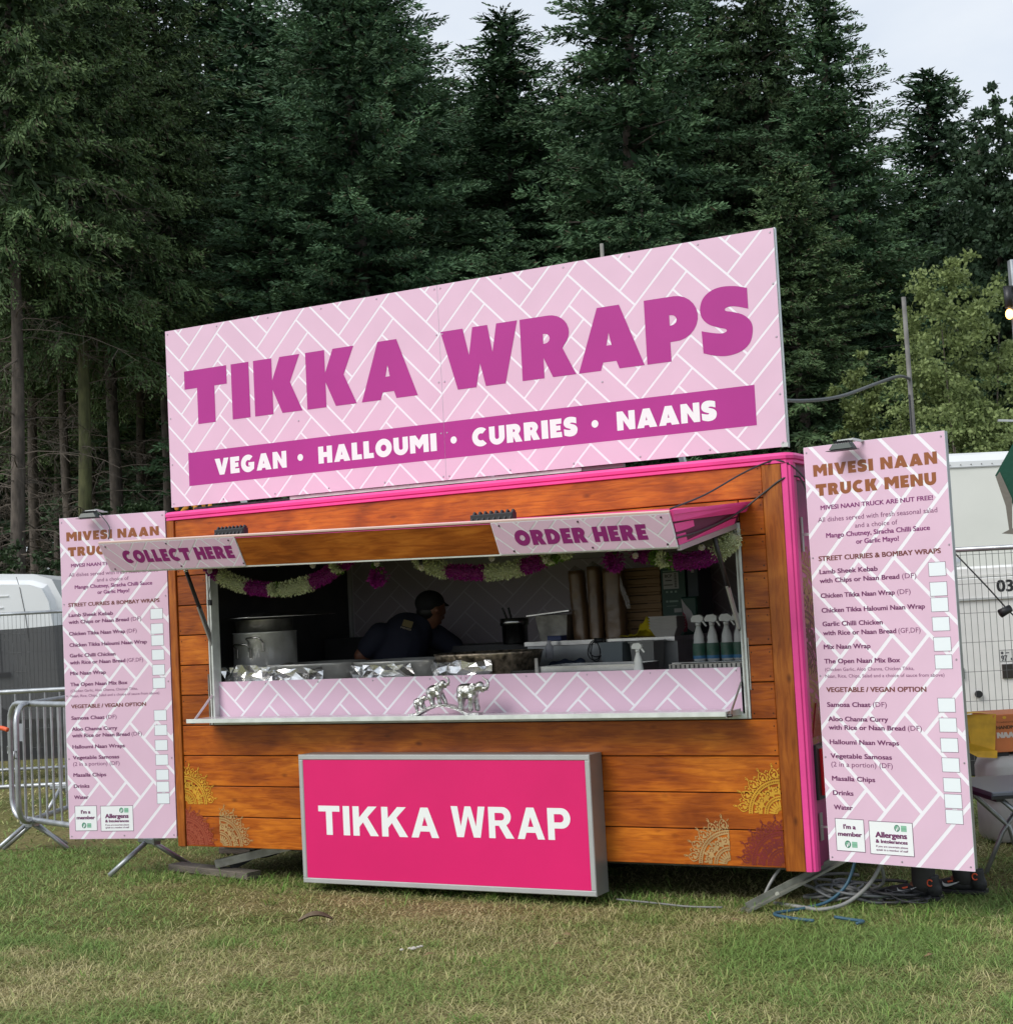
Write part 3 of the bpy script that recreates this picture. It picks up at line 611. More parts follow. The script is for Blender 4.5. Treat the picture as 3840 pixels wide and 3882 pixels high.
# right end fittings
mb = MB().box(.052, .058, .10, .125, 1.62, 1.80); mb.box(.058, .20, .108, .116, 1.70, 1.715); mb.build('board_bracket', ALU, TL)
mb = MB().box(.052, .058, .10, .14, .13, .27); mb.box(.058, .20, .105, .115, .195, .205); mb.box(.10, .24, .09, .10, .205, .215); mb.build('board_bracket', ALU, TL)
mb = MB(); mb.add([(.0465, .08, .66), (.0465, .26, .66), (.0465, .17, .83), (.054, .08, .66), (.054, .26, .66), (.054, .17, .83)], [(0,1,2),(5,4,3),(0,3,4,1),(1,4,5,2),(2,5,3,0)]); mb.build('reflector', mat('red_reflector', (.25, .01, .02), .25), TL)
tl = MB().box(.046, .068, .075, .32, .34, .62).build('tail_light', mat('tail_light_back', (.03, .03, .035), .4), TL)
MB().box(.0685, .086, .12, .31, .36, .60, 0).build('red_lens', mat('red_lens', (.55, .01, .02), .15, coat=.5), tl)
MB().box(.0865, .09, .14, .165, .42, .58).build('lens_stripe', mat('lens_stripe', (.9, .13, .12), .2), tl)
# stencilled mandalas
def mandala(name, m_, cx, cz, R, sx, sz, y0, frame_y, parent=TL, plane='xz', wash=None):
    mb = MB(); cnt = [0]; rr = random.Random(5)
    def put(pts):
        q = []
        for r, a in pts:
            q.append((r*math.cos(a), r*math.sin(a)))
        q = clip(q, 0, R*1.1, 0, R*1.1)
        if len(q) < 3: return
        y = y0-.00003*(cnt[0] % 12); cnt[0] += 1
        if plane == 'xz': P_ = [(cx+sx*px, y, cz+sz*pz) for px, pz in q]
        else: P_ = [(-y, cx+sx*px, cz+sz*pz) for px, pz in q]
        n0 = len(mb.v); mb.v += P_; mb.f.append(tuple(range(n0, n0+len(P_))))
    def arcq(r0, r1, a0, a1, n=4):
        r0, r1 = r0-.005, r1+.005; A = [a0+(a1-a0)*i/n for i in range(n+1)]; put([(r1*R, a) for a in A]+[(r0*R, a) for a in reversed(A)])
    def blob(r, a, rad, n=7, el=1):
        rad = rad*1.3
        x0_, z0_ = r*R*math.cos(a), r*R*math.sin(a); pts = []
        for i in range(n):
            t = 2*math.pi*i/n; px = x0_+rad*R*(el*math.cos(t)*math.cos(a)-math.sin(t)*math.sin(a)); pz = z0_+rad*R*(el*math.cos(t)*math.sin(a)+math.sin(t)*math.cos(a))
            if px < 0 or pz < 0: px, pz = max(px, 0), max(pz, 0)
            pts.append((math.hypot(px, pz), math.atan2(pz, px)))
        put(pts)
    hp = math.pi/2
    for r0, r1 in ((.60, .618), (.655, .675), (.28, .297), (.335, .35)):
        for i in range(12): arcq(r0, r1, hp*i/12, hp*(i+1)/12, 2)
    for i in range(26): blob(.637, hp*(i+.5)/26, .010, 5)
    for i in range(14): blob(.316, hp*(i+.5)/14, .009, 5)
    for i in range(4):                       # round flowers between the rings
        a = hp*(i+.5)/4
        for rad, r_ in ((.47, .038),):
            for k in range(7):
                t = 2*math.pi*k/7; px = rad*math.cos(a)+.058*math.cos(t); pz = rad*math.sin(a)+.058*math.sin(t)
                if px > 0 and pz > 0: blob(math.hypot(px, pz), math.atan2(pz, px), .020, 6)
            blob(rad, a, .020, 6)
        for da in (-.14, -.10, -.06, .16, .12, .08):
            blob(.42+.02*rr.random(), a+da*1.3, .014, 6, 2.6)
        blob(.55, a+.17, .022, 7, 1.7); blob(.40, a+.2, .018, 6, 2.2); blob(.53, a-.13, .016, 6, 2)
    for i in range(6):                       # inner fan
        a = hp*(i+.5)/6; blob(.19, a, .018, 6, 3.6); blob(.10, a, .010, 5, 2)
    nl = 5
    for i in range(nl):                      # outer paisleys with scrolls and finial dots
        a = hp*(i+.5)/nl; wv = hp/nl
        for sg in (-1, 1):
            for k in range(7):
                t0, t1 = k/7, (k+1)/7
                f = lambda t: (.69+.22*t, a+sg*wv*.36*math.sin(math.pi*(t*.92+.08))*(1-.15*t))
                (ra, aa), (rb, ab) = f(t0), f(t1)
                put([(ra*R, aa-.013), (rb*R, ab-.013), (rb*R, ab+.015), (ra*R, aa+.015)])
        for k in range(5): blob(.73+.032*k, a+(-.03 if k % 2 else .03), .015, 6)
        blob(.76, a, .024, 6, 1.5); blob(.945, a, .014, 6, 1.6); blob(.975, a+.012, .008, 5); blob(.975, a-.022, .008, 5); blob(1.0, a, .009, 5)
        b_ = a+wv/2
        for k in range(3): blob(.71+.05*k, b_+.015*(-1)**k, .013, 6, 1.6)
        blob(.87, b_-.03, .012, 5); blob(.89, b_, .013, 5); blob(.87, b_+.03, .012, 5); blob(.72, b_-.05, .012, 6, 1.8); blob(.72, b_+.05, .012, 6, 1.8)
    if wash:
        ww = MB(); pts = [(0, 0)]+[((.86+.06*math.cos(20*hp*i/40))*R*math.cos(hp*i/40), (.86+.06*math.cos(20*hp*i/40))*R*math.sin(hp*i/40)) for i in range(41)]
        n0 = len(pts)
        if plane == 'xz': ww.v = [(cx+sx*px, y0+.0003, cz+sz*pz) for px, pz in pts]
        else: ww.v = [(-y0-.0003, cx+sx*px, cz+sz*pz) for px, pz in pts]
        ww.f = [(0, i, i+1) for i in range(1, n0-1)]; ww.build('stencil_wash', wash, parent)
    return mb.build(name, m_, parent)
GOLD = mat('stencil_gold', (.62, .33, .03), .4, metal=.2, var=.2, vscale=12); CREAM = mat('stencil_cream', (.40, .25, .10), .5, var=.2, vscale=12)
MAROON = mat('stencil_maroon', (.16, .012, .012), .5, var=.2)
WREDT = mat('stencil_red_wash', (.26, .03, .012), .4, alpha=.75)
mandala('gold_stencil', GOLD, -.112, .277, .262, -1, 1, -.0022, 0)
mandala('cream_stencil', CREAM, -.405, .012, .262, -1, 1, -.0022, 0)
mandala('maroon_stencil', MAROON, -.112, .012, .262, -1, 1, -.0022, 0, wash=mat('stencil_faint_wash', (.30, .05, .015), .4, alpha=.45))
mandala('gold_stencil', GOLD, -4.060, .268, .262, 1, 1, -.0022, 0)
mandala('maroon_stencil', mat('stencil_brick', (.30, .06, .025), .5), -4.060, .012, .25, 1, 1, -.0022, 0, wash=WREDT)
mandala('cream_stencil', CREAM, -3.79, .012, .262, 1, 1, -.0022, 0)
mandala('gold_stencil', mat('stencil_gold_dark', (.42, .17, .05), .45), .06, 1.22, .5, 1, 1, -.0462, 0, plane='yz')
mandala('maroon_stencil', MAROON, .06, .98, .5, 1, 1, -.0462, 0, plane='yz')
mandala('gold_stencil', bpy.data.materials['stencil_gold_dark'], .06, .62, .5, 1, 1, -.0462, 0, plane='yz')
# ================================================================== roof sign
SG = thing('roof_sign', 'long pink herringbone sign reading TIKKA WRAPS standing on the trailer roof', 'sign', TF, (-2.01, 0, 2.14))
X0, XM, X1, Z0, Z1 = -4.081, -2.012, .040, 2.165, 3.313
for a, b in ((X0, XM-.001), (XM+.001, X1)):
    pn = MB().box(a, b, -.003, .003, Z0, Z1).build('sign_panel', WHITEL, SG)
    mb = MB(); herring(mb, (a+.0005, b-.0005, Z0, Z1), (-3.8845, 2.8446), (.0864, .0875), (-.0864, .0875), 3.61, .095, -.0036); mb.build('panel_print', PINKP, pn)
mb = MB(); rect(mb, -3.926, XM-.001, 2.291, 2.504, -.0042); rect(mb, XM+.001, -.115, 2.291, 2.504, -.0042); mb.build('purple_band', PURP, SG)
mb = MB(); y = -.0048
heavy(mb, 'TIKKA', -3.935, -2.178, 2.682, .351, y, .105); heavy(mb, 'WRAPS', -2.004, -.105, 2.683, .351, y, .045); mb.build('headline_lettering', PURP, SG)
mb = MB(); z, c = 2.342, .104
heavy(mb, 'VEGAN', -3.712, -3.150, z, c, y, .12); heavy(mb, 'HALLOUMI', -2.909, -2.066, z, c, y, .12); heavy(mb, 'CURRIES', -1.826, -1.152, z, c, y, .12); heavy(mb, 'NAANS', -.911, -.332, z, c, y, .1)
for x in (-3.045, -1.95, -1.044): mb.flat([arc(x, 2.394, .021, .021, 0, 345, 23)], y)
mb.build('white_lettering', mat('sign_white', (.80, .84, .84), .4), SG)
mb = MB()
for b_ in ((X0, XM), (XM, X1)):
    w_ = b_[1]-b_[0]
    for i in range(6):
        for zz in (Z0+.022, Z1-.022): screw(mb, b_[0]+.02+(w_-.04)*i/5, zz, -.0036, .0065)
    for zz in (2.44, 2.74, 3.02):
        for x in (b_[0]+.02, b_[1]-.02): screw(mb, x, zz, -.0036, .0065)
    screw(mb, (b_[0]+b_[1])/2, 2.62, -.0036, .0065)
sc = mb.build('screw', SCREW, SG)
mb = MB()
mb.box(X0+.002, X0+.03, .0035, .04, Z0+.004, Z1-.004); mb.box(X1-.028, X1-.002, .0035, .05, Z0+.004, Z1-.004, .003)
mb.box(X0+.03, X1-.028, .004, .04, Z0+.004, Z0+.03); mb.box(X0+.03, X1-.028, .004, .04, Z1-.03, Z1-.004)
for x in (-3.2, -1.2): mb.box(x, x+.03, .0045, .04, Z0+.03, Z1-.03)
mb.build('aluminium_frame', ALUW, SG)
mb = MB(); mb.box(X1-.001, X1+.004, .006, .03, Z0-.004, Z1+.004); mb.box(X1-.03, X1+.006, -.0045, -.0035, Z0-.002, Z0+.022); mb.build('corner_bracket', ALU, SG)
MB().box(-3.15, -1.15, .012, .03, 2.143, 2.162).build('base_rail', ALUW, SG); MB().box(-1.15, -.9, .02, .05, 2.143, 2.163).build('base_rail_end', mat('rail_dark', (.2, .16, .17), .5), SG)
MB().box(-4.0, -3.2, .12, .14, 2.14, 2.163).build('folded_board', mat('old_board_print', (.09, .03, .05), .5, c2=(.30, .2, .22), vscale=30), SG)
for x in (-3.9, -2.0, -.75):
    MB().bar((x, .05, 2.9), (x, .55, 2.15), .03, .03).build('rear_stay', ALU, SG)
post = MB().cyl((-1.072, .28, 2.135), (-1.072, .28, 3.46), .011, n=10).build('roof_pole', mat('weathered_pole', (.22, .21, .19), .7, var=.3, bump=.2), None, True, TF, (-1.072, .28, 2.135))
tag(post, 'thin weathered pole rising just above the top edge of the big pink roof sign', 'pole')
# ================================================================== light box sign
LB = thing('lightbox_sign', 'hot pink TIKKA WRAP light box in a silver frame on the front planks', 'sign', TF, (-2.08, -.08, -.16))
a, b, c, d = -3.041, -1.114, -.158, .597
MB().box(a+.001, b-.001, -.150, -.006, c+.001, d-.001).build('box_body', mat('box_side', (.33, .33, .33), .42, metal=.5, var=.05), LB)
mb = MB()
for q in ((a, b, c, c+.030), (a, b, d-.030, d), (a, a+.030, c+.0305, d-.0305), (b-.030, b, c+.0305, d-.0305)): mb.box(q[0], q[1], -.1625, -.1505, q[2], q[3], .004)
mb.build('box_frame', mat('satin_grey_frame', (.46, .47, .47), .4, metal=.25, var=.05), LB)
MB().box(a+.031, b-.031, -.1585, -.1515, c+.031, d-.031).build('pink_face', HOT, LB)
mb = MB(); bold(mb, 'TIKKA', -2.912, -2.083, .128, .170, -.1592); bold(mb, 'WRAP', -1.998, -1.248, .1375, .172, -.1592); mb.build('white_lettering', mat('lightbox_white', (.84, .86, .86), .35), LB)
# ================================================================== menu boards
MENU = [
 ('h', 'MIVESI NAAN', .049, .727, 1.994, .060), ('h', 'TRUCK MENU', .057, .716, 1.894, .060),
 ('t1', 'MIVESI NAAN TRUCK ARE NUT FREE!', .077, .692, 1.822, .0215), ('t0', 'All dishes served with fresh seasonal salad', .058, .710, 1.760, .024),
 ('t0', 'and a choice of', .265, .497, 1.7175, .023), ('t1', 'Mango Chutney, Siracha Chilli Sauce', .099, .666, 1.678, .023), ('t1', 'or Garlic Mayo!', .265, .499, 1.637, .023),
 ('b1', 'STREET CURRIES & BOMBAY WRAPS', .047, .714, 1.5625, .0235),
 ('t2', 'Lamb Sheek Kebab', .047, .374, 1.496, .0225), ('t2', 'with Chips or Naan Bread', .045, .488, 1.4505, .0225), ('t0', '(DF)', .502, .578, 1.4505, .024),
 ('t2', 'Chicken Tikka Naan Wrap', .045, .458, 1.3745, .0225), ('t0', '(DF)', .470, .542, 1.3745, .024), ('t2', 'Chicken Tikka Haloumi Naan Wrap', .045, .612, 1.300, .0225),
 ('t2', 'Garlic Chilli Chicken', .045, .382, 1.231, .0225), ('t2', 'with Rice or Naan Bread', .045, .452, 1.185, .0225), ('t0', '(GF,DF)', .463, .580, 1.185, .024),
 ('t2', 'Mix Naan Wrap', .044, .307, 1.115, .0225), ('t2', 'The Open Naan Mix Box', .042, .462, 1.0425, .0225),
 ('t0', '(Chicken Garlic, Aloo Channa, Chicken Tikka,', .043, .533, 1.0035, .0165), ('t0', 'Naan, Rice, Chips, Salad and a choice of sauce from above)', .043, .688, .9700, .0165),
 ('b1', 'VEGETABLE / VEGAN OPTION', .043, .590, .898, .0235),
 ('t2', 'Samosa Chaat', .042, .286, .8235, .0225), ('t0', '(DF)', .298, .374, .8235, .024), ('t2', 'Aloo Channa Curry', .043, .376, .7515, .0225),
 ('t2', 'with Rice or Naan Bread', .043, .465, .709, .0225), ('t0', '(DF)', .478, .552, .709, .024), ('t2', 'Halloumi Naan Wraps', .043, .426, .636, .0225),
 ('t2', 'Vegetable Samosas', .043, .383, .566, .0225), ('t0', '(2 in a portion) (DF)', .044, .384, .5235, .024), ('t2', 'Masalla Chips', .043, .284, .453, .0225), ('t2', 'Drinks', .043, .159, .381, .0225), ('t2', 'Water', .043, .149, .309, .0225),
]
TICKS = [1.453, 1.357, 1.282, 1.189, 1.092, 1.007, .800, .705, .609, .515, .420, .343, .269]
def menu_board(frame, name_label, side):
    B = thing('menu_board', name_label, 'menu board', frame, (.38, 0, .048))
    Wb, z0, z1 = .774, .050, 2.149
    MB().box(0, Wb, 0, .004, z0, z1).build('board_panel', WHITEL, B)
    mb = MB(); herring(mb, (.001, Wb-.001, z0+.001, z1-.001), (-.0215, 1.4515), (.0975, -.1055), (.0975, .1055), 3.61, .125, -.0005); mb.build('panel_print', PINKP, B)
    gr_ = {'h': (MB(), 'heading_lettering', BRNT), 'b1': (MB(), 'section_lettering', BRND), 't0': (MB(), 'fine_lettering', mat('print_soft_plum', (.20, .05, .15), .5) if 'print_soft_plum' not in bpy.data.materials else bpy.data.materials['print_soft_plum']), 't1': (MB(), 'purple_lettering', mat('print_violet_text', (.20, .022, .15), .5) if 'print_violet_text' not in bpy.data.materials else bpy.data.materials['print_violet_text']), 't2': (MB(), 'dish_lettering', PURT)}
    for k, s, a, b, z, c in MENU:
        if k == 'h': heavy(gr_[k][0], s, a, b, z, c, -.0011, .13, .5)
        else: small(gr_[k][0], s, a, b, z, c, -.0011, {'t0': .003, 't1': .018, 't2': .021, 'b1': .022}[k])
    L_ = gr_['t2'][0]
    small(L_, "I'm a", .090, .160, .2145, .021, -.0022, .03); small(L_, 'member', .057, .192, .178, .021, -.0022, .03)
    small(L_, 'Allergens', .265, .436, .183, .026, -.0022, .03); small(L_, '& Intolerances', .265, .437, .156, .0165, -.0022, .03)
    f_ = gr_['t0'][0]; small(f_, 'If you are uncertain please', .266, .437, .1345, .0095, -.0022, .01); small(f_, 'speak to a member of staff', .266, .437, .1175, .0095, -.0022, .01)
    for k, (m_, n_, mt_) in gr_.items(): m_.build(n_, mt_, B)
    mb = MB(); fr = MB()
    for z in TICKS:
        if not mb.v: rect(mb, .6455, .7315, z+.001, z+.066, -.0012); t0 = z; tb = mb.build('tick_box', BOXW, B)
        else: q = tb.copy(); COL.objects.link(q); q.location.z += z-t0; ORG[q.name] = ORG[B.name]
        ring(fr, .6435, .7335, z-.001, z+.068, .002, -.0013)
    mb = MB()
    for a, b, c, d in ((.0475, .2035, .105, .262), (.235, .466, .101, .259)): rect(mb, a, b, c, d, -.0014); ring(fr, a-.003, b+.003, c-.003, d+.003, .003, -.0015)
    mb.build('member_sticker', WHT, B); fr.build('outline', mat('outline_plum', (.14, .06, .12), .5) if 'outline_plum' not in bpy.data.materials else bpy.data.materials['outline_plum'], B)
    # round fork and knife emblem with a green text block
    em = MB(); el = MB(); ew = MB()
    for ex, ez, r in ((.110, .138, .0165), (.385, .232, .0150)):
        em.flat([arc(ex, ez, r, r*1.12, 0, 345, 23)], -.0021)
        rect(el, ex+r+.006, ex+r+.036, ez-.015, ez+.014, -.0021); rect(em, ex+r+.007, ex+r+.035, ez-.002, ez-.0005, -.0024)
        el.flat([[(ex-r*.55, ez+r*.7), (ex-r*.55, ez), (ex-r*.2, ez-r*.2), (ex+.0, ez), (ex, ez+r*.7)]], -.0024)
        ew.flat([[(ex+r*.2, ez-r*.8), (ex+r*.5, ez-r*.3), (ex+r*.55, ez+r*.4), (ex+r*.3, ez+r*.8), (ex+r*.12, ez)]], -.0024)
        ew.flat([[(ex-r*.5, ez-r*.1), (ex-r*.35, ez-r*.85), (ex-r*.05, ez-r*.95), (ex+0, ez-r*.1)]], -.0026)
    em.build('emblem', GRNP, B); el.build('emblem_text_block', GRNL, B); ew.build('emblem_cutlery', WHT, B)
    mb = MB()
    for x, z in ((.016, z1-.028), (Wb-.02, z1-.026), (.015, 1.58), (Wb-.016, 1.60), (.014, .98), (Wb-.02, 1.05), (.014, .57), (Wb-.016, .56), (.016, z0+.018), (Wb-.02, z0+.02), (.40, z0+.02)): screw(mb, x, z, -.0008, .0055)
    mb.build('screw', SCREW, B)
    mb = MB(); e = .0045
    mb.box(Wb-.022, Wb, e, .03, z0+.01, z1-.002, .002); mb.box(0, .022, e, .03, z0+.01, z1-.002); mb.box(.022, Wb-.022, e, .03, z1-.025, z1-.002); mb.box(.022, Wb-.022, e, .03, z0+.01, z0+.035); mb.box(.022, Wb-.022, e, .03, 1.1, 1.13)
    mb.build('back_frame', mat('board_frame', (.34, .36, .37), .35, metal=.6, var=.15) if 'board_frame' not in bpy.data.materials else bpy.data.materials['board_frame'], B)
    return B
BR = menu_board(BRF, 'tall pink menu board hinged out at the right corner of the trailer', 'R')
BL = menu_board(BLF, 'tall pink menu board left of the trailer, partly behind the COLLECT HERE awning end', 'L')
def flood(frame, x, z, flip, label):
    zb = z; z = 0
    T_ = thing('floodlight', label, 'floodlight', frame, (x, -.0, zb), 'floodlights clamped on the sign boards'); T_.scale = (.85, .75, .62); ORG[T_.name] = Vector((x, 0, 0))
    mb = MB(); mb.add([(x-.075, -.135, z-.022), (x+.075, -.135, z-.022), (x+.075, -.055, z-.028), (x-.075, -.055, z-.028), (x-.055, -.12, z+.022), (x+.05, -.12, z+.022), (x+.05, -.06, z+.03), (x-.055, -.06, z+.03)], [(0,3,2,1),(4,5,6,7),(0,1,5,4),(1,2,6,5),(2,3,7,6),(3,0,4,7)])
    mb.build('lamp_housing', mat('lamp_dark_green', (.035, .05, .045), .45) if 'lamp_dark_green' not in bpy.data.materials else bpy.data.materials['lamp_dark_green'], T_)
    MB().box(x-.095, x+.085, -.138, -.05, z-.033, z-.0285).build('glass_rim', BLK, T_)
    mb = MB()
    for i in range(7): mb.box(x-.05+i*.015, x-.046+i*.015, -.115, -.06, z+.03, z+.045)
    mb.build('cooling_fin', BLK, T_)
    mb = MB(); mb.bar((x-.035, -.09, z+.048), (x+.06, -.085, z+.05), .012, .014); mb.bar((x+.06, -.085, z+.05), (x+.085, -.02, z+.035), .012, .02); mb.bar((x+.085, -.02, z+.035), (x+.085, .03, z+.035), .02, .012)
    mb.build('clamp_bracket', ALU, T_)
flood(BRF, .265, 2.125, 1, 'black floodlight clamped on the top edge of the right menu board')
flood(BLF, .265, 2.150, 1, 'black floodlight clamped on the top edge of the left menu board')
# finned LED lamps on top of the awning
for i, s in enumerate((.262, .728)):
    q = Vector(off(fl(s, 1.0), -.02)); lab = ('black finned lamp on the awning edge nearer COLLECT HERE', 'black finned lamp on the awning edge nearer ORDER HERE')[i]
    T_ = thing('finned_lamp', lab, 'lamp', TF, q, 'finned lamps on the awning')
    wv = .105 if i == 0 else .125
    MB().box(q.x-wv, q.x+wv, q.y+.0, q.y+.045, q.z-.012, q.z+.034, .005).build('lamp_housing', BLK, T_)
    for k in range(8):
        x = q.x-wv+.012+k*(2*wv-.024)/7
        MB().bar((x, q.y-.004, q.z-.008), (x+.006, q.y+.03, q.z+.045), .012, .02).build('cooling_fin', BLK, T_)
# ================================================================== things in the hatch
def tth(name, label, cat, u, v, w, group=None): return thing(name, label, cat, TF, (u, v, w), group)
WT = .985
sp = tth('stock_pot', 'tall dented steel stock pot with a fryer basket and lid on top', 'pot', -3.725, .45, WT)
MB().lathe((-3.725, .45, WT), [(.195, 0), (.207, .01), (.207, .34), (.212, .345), (.205, .35), (.198, .35)], 36).build('pot_body', mat('dull_aluminium', (.85, .85, .80), .46, metal=.72, var=.3, vscale=5, bump=.12, bscale=9), sp, True)
MB().lathe((-3.725, .45, WT+.35), [(.185, 0), (.188, .075), (.192, .08)], 36).build('strainer', STEELD, sp, True)
MB().lathe((-3.60, .45, WT+.445), [(.0001, .03), (.14, .028), (.34, .004), (.37, 0), (.34, -.004), (.0001, -.006)], 36).build('pot_lid', STEEL, sp, True)
for dx, dz, dy in ((-.045, .235, -.215), (.05, .275, -.205)):
    cx = -3.70+dx
    MB().tube([(cx-.045, .45+dy+.01, WT+dz), (cx-.045, .45+dy-.03, WT+dz+.035), (cx-.035, .45+dy-.035, WT+dz+.04), (cx+.055, .45+dy-.035, WT+dz+.04), (cx+.065, .45+dy-.03, WT+dz+.035), (cx+.065, .45+dy+.01, WT+dz)], .005, 6).build('pot_handle', STEEL, sp, True)
    for x in (-.045, .065): MB().box(cx+x-.010, cx+x+.010, .45+dy-.004, .45+dy+.004, WT+dz-.05, WT+dz+.01, .002).build('handle_lug', STEELD, sp)
def crumple(path, z0, z1, seed, amp=.016, nz_=7, name='foil', parent=None, o=None, top=None):
    r = random.Random(seed); mb = MB(); n = len(path)
    for j in range(nz_+1):
        for i, (x, y) in enumerate(path):
            f = j/nz_; e = amp*(.3 if j in (0,) else 1)
            mb.v.append((x+r.uniform(-e, e), y+r.uniform(-e, e)*1.3, z0+(z1-z0)*f+(r.uniform(-e, e)*.9 if j else 0)))
    for j in range(nz_):
        for i in range(n-1):
            a = j*n+i
            if r.random() < .5: mb.f += [(a, a+1, a+n+1), (a, a+n+1, a+n)]
            else: mb.f += [(a, a+1, a+n), (a+1, a+n+1, a+n)]
    if top:
        b_ = nz_*n; c0 = len(mb.v)
        for i, (x, y) in enumerate(path): mb.v.append((top[0]+(x-top[0])*.55+r.uniform(-amp, amp), top[1]+(y-top[1])*.55+r.uniform(-amp, amp), z1-.01+r.uniform(-amp, amp)))
        for i in range(n-1): mb.f += [(b_+i, b_+i+1, c0+i+1), (b_+i, c0+i+1, c0+i)]
    return mb.build(name, FOIL, parent)
def rpath(x0, x1, y0, y1, n): return [(x0, y1)]+[(x0, y1+(y0-y1)*i/4) for i in range(1, 5)]+[(x0+(x1-x0)*i/n, y0) for i in range(1, n+1)]+[(x1, y0+(y1-y0)*i/4) for i in range(1, 5)]
ft = tth('foil_tray', 'crumpled foil covered tray at the left end of the counter', 'tray', -3.66, .2, WT)
crumple(rpath(-3.90, -3.43, .12, .40, 14), WT, 1.125, 3, .012, 4, 'foil_wrap', ft, top=(-3.66, .26))
for i, (cx, cy, r_, zr, lab) in enumerate(((-3.33, .46, .33, 1.122, 'wide shallow steel pan beside the stock pot, foil round its front'), (-2.67, .46, .32, 1.122, 'wide steel pan in front of the bending cook, foil round its front'), (-2.03, .42, .34, 1.15, 'large hammered griddle pan above a mound of foil, right of the cook'))):
    pn = tth('cooking_pan', lab, 'pan', cx, cy, WT, 'big foil-wrapped pans along the counter')
    MB().lathe((cx, cy, WT), [(r_*.7, .0), (r_*.88, .03), (r_*.98, zr-WT-.012), (r_, zr-WT), (r_*.965, zr-WT), (r_*.9, .06), (.001, .045)], 48, 1, .9).build('pan_body', mat('pan_steel', (.60, .59, .56), .38, metal=.45, var=.2, bump=.1) if i < 2 else mat('scorched_rim', (.40, .33, .25), .35, metal=.8, var=.8, vscale=30, bump=.5, bscale=40), pn, True)
    a0, a1 = (185, 310) if i < 2 else (175, 300)
    pth = [(cx+(r_+.012)*math.cos(math.radians(a)), cy+(r_+.012)*.9*math.sin(math.radians(a))) for a in np.linspace(a0, a1, 18)]
    crumple(pth, WT, zr-.022-(.02 if i == 2 else 0), 20+i, .0105, 4, 'foil_wrap', pn)
mb = MB(); mb.box(-1.95, -1.55, .25, .62, WT, WT+.055); bx = mb.build('burner', mat('greasy_burner', (.03, .028, .025), .4, var=.4, bump=.3), None, False, TF, (-1.75, .4, WT)); tag(bx, 'low greasy black burner under the right end of the hammered pan', 'burner')
# spray bottles
def spray(name, label, u, v, w, H, group=None, labelled=False):
    T_ = tth(name, label, 'bottle', u, v, w, group)
    s = H/.27
    MB().lathe((u, v, w), [(.034*s, 0), (.037*s, .01*s), (.036*s, .08*s), (.030*s, .12*s), (.031*s, .135*s), (.026*s, .155*s), (.015*s, .185*s), (.013*s, .20*s)], 16, 1, .8).build('bottle_body', WPL, T_, True)
    MB().cyl((u, v, w+.198*s), (u, v, w+.218*s), .016*s, n=12).build('collar', WPL, T_, True)
    mb = MB(); mb.prism([(u-.038*s, w+.222*s), (u+.02*s, w+.218*s), (u+.035*s, w+.232*s), (u+.034*s, w+.25*s), (u+.015*s, w+.262*s), (u-.025*s, w+.258*s), (u-.04*s, w+.24*s)], v-.011, v+.011); mb.build('spray_head', WPL, T_)
    mb = MB(); mb.bar((u+.022*s, v, w+.232*s), (u+.050*s, v, w+.195*s), .008, .009); mb.build('trigger', WPL, T_)
    if labelled:
        MB().cyl((u, v, w+.012*s), (u, v, w+.10*s), .0385*s, n=16, caps=False).build('green_label', mat('bottle_label', (.02, .12, .07), .4, c2=(.10, .16, .12), vscale=25) if 'bottle_label' not in bpy.data.materials else bpy.data.materials['bottle_label'], T_, True)
        MB().cyl((u, v, w+.012*s), (u, v, w+.03*s), .0388*s, n=16, caps=False).build('blue_band', mat('bottle_blue', (.06, .22, .42), .4) if 'bottle_blue' not in bpy.data.materials else bpy.data.materials['bottle_blue'], T_, True)
    return T_
spray('spray_bottle', 'plain white trigger spray bottle standing on the counter behind the pink fascia', -.925, .13, WT-.015, .215)
sh2 = MB().box(-.86, -.30, .45, .70, 1.035, 1.05).build('side_shelf', STEEL, TL)
for i, (u, lb) in enumerate(((-.748, 'labelled white spray bottle, leftmost of the row behind the right gas strut'), (-.665, 'labelled white spray bottle, second from left behind the right gas strut'), (-.578, 'labelled white spray bottle, third from left behind the right gas strut'), (-.505, 'labelled white spray bottle half hidden at the right edge of the hatch'))):
    spray('spray_bottle', lb, u, .6, 1.05, .27, 'white spray bottles in a row', True)
# back bench with its load
MB().box(-2.05, -1.03, .92, 1.62, 1.160, 1.186).build('rear_bench', STEEL, TL)
mb = MB(); mb.box(-2.05, -1.03, .96, .98, .4, 1.16); mb.box(-1.06, -1.03, .98, 1.6, .4, 1.16); mb.build('bench_panel', mat('bench_grey', (.40, .41, .41), .35, metal=.5, var=.1), TL)
MB().box(-3.1, -2.2, 1.3, 1.8, .3, 1.17).build('hot_cupboard', BLK, TL)
MB().box(-4.0, -3.2, 1.5, 1.9, .3, 1.25).build('back_fryer', SHADEWALL, TL)
BT = 1.186
def ladlepot(u, v, r, h, lab, name='serving_pot', handles=True):
    T_ = tth(name, lab, 'pot', u, v, BT if u > -2.1 else 1.17)
    z = BT if u > -2.1 else 1.17
    MB().lathe((u, v, z), [(r*.92, 0), (r*.98, .01), (r, h*.7), (r*1.12, h*.74), (r*1.12, h), (r*1.05, h), (r*.9, h*.6)], 28).build('pot_body', STEEL, T_, True)
    if handles:
        for dx, t in ((-.05, -.035), (-.02, -.02)): MB().bar((u+dx, v, z+h-.02), (u+dx+t, v, z+h+.07), .016, .008).build('ladle_handle', BLK, T_)
    return T_
ladlepot(-2.265, 1.2, .085, .17, 'small round steel pot with two black ladle handles')
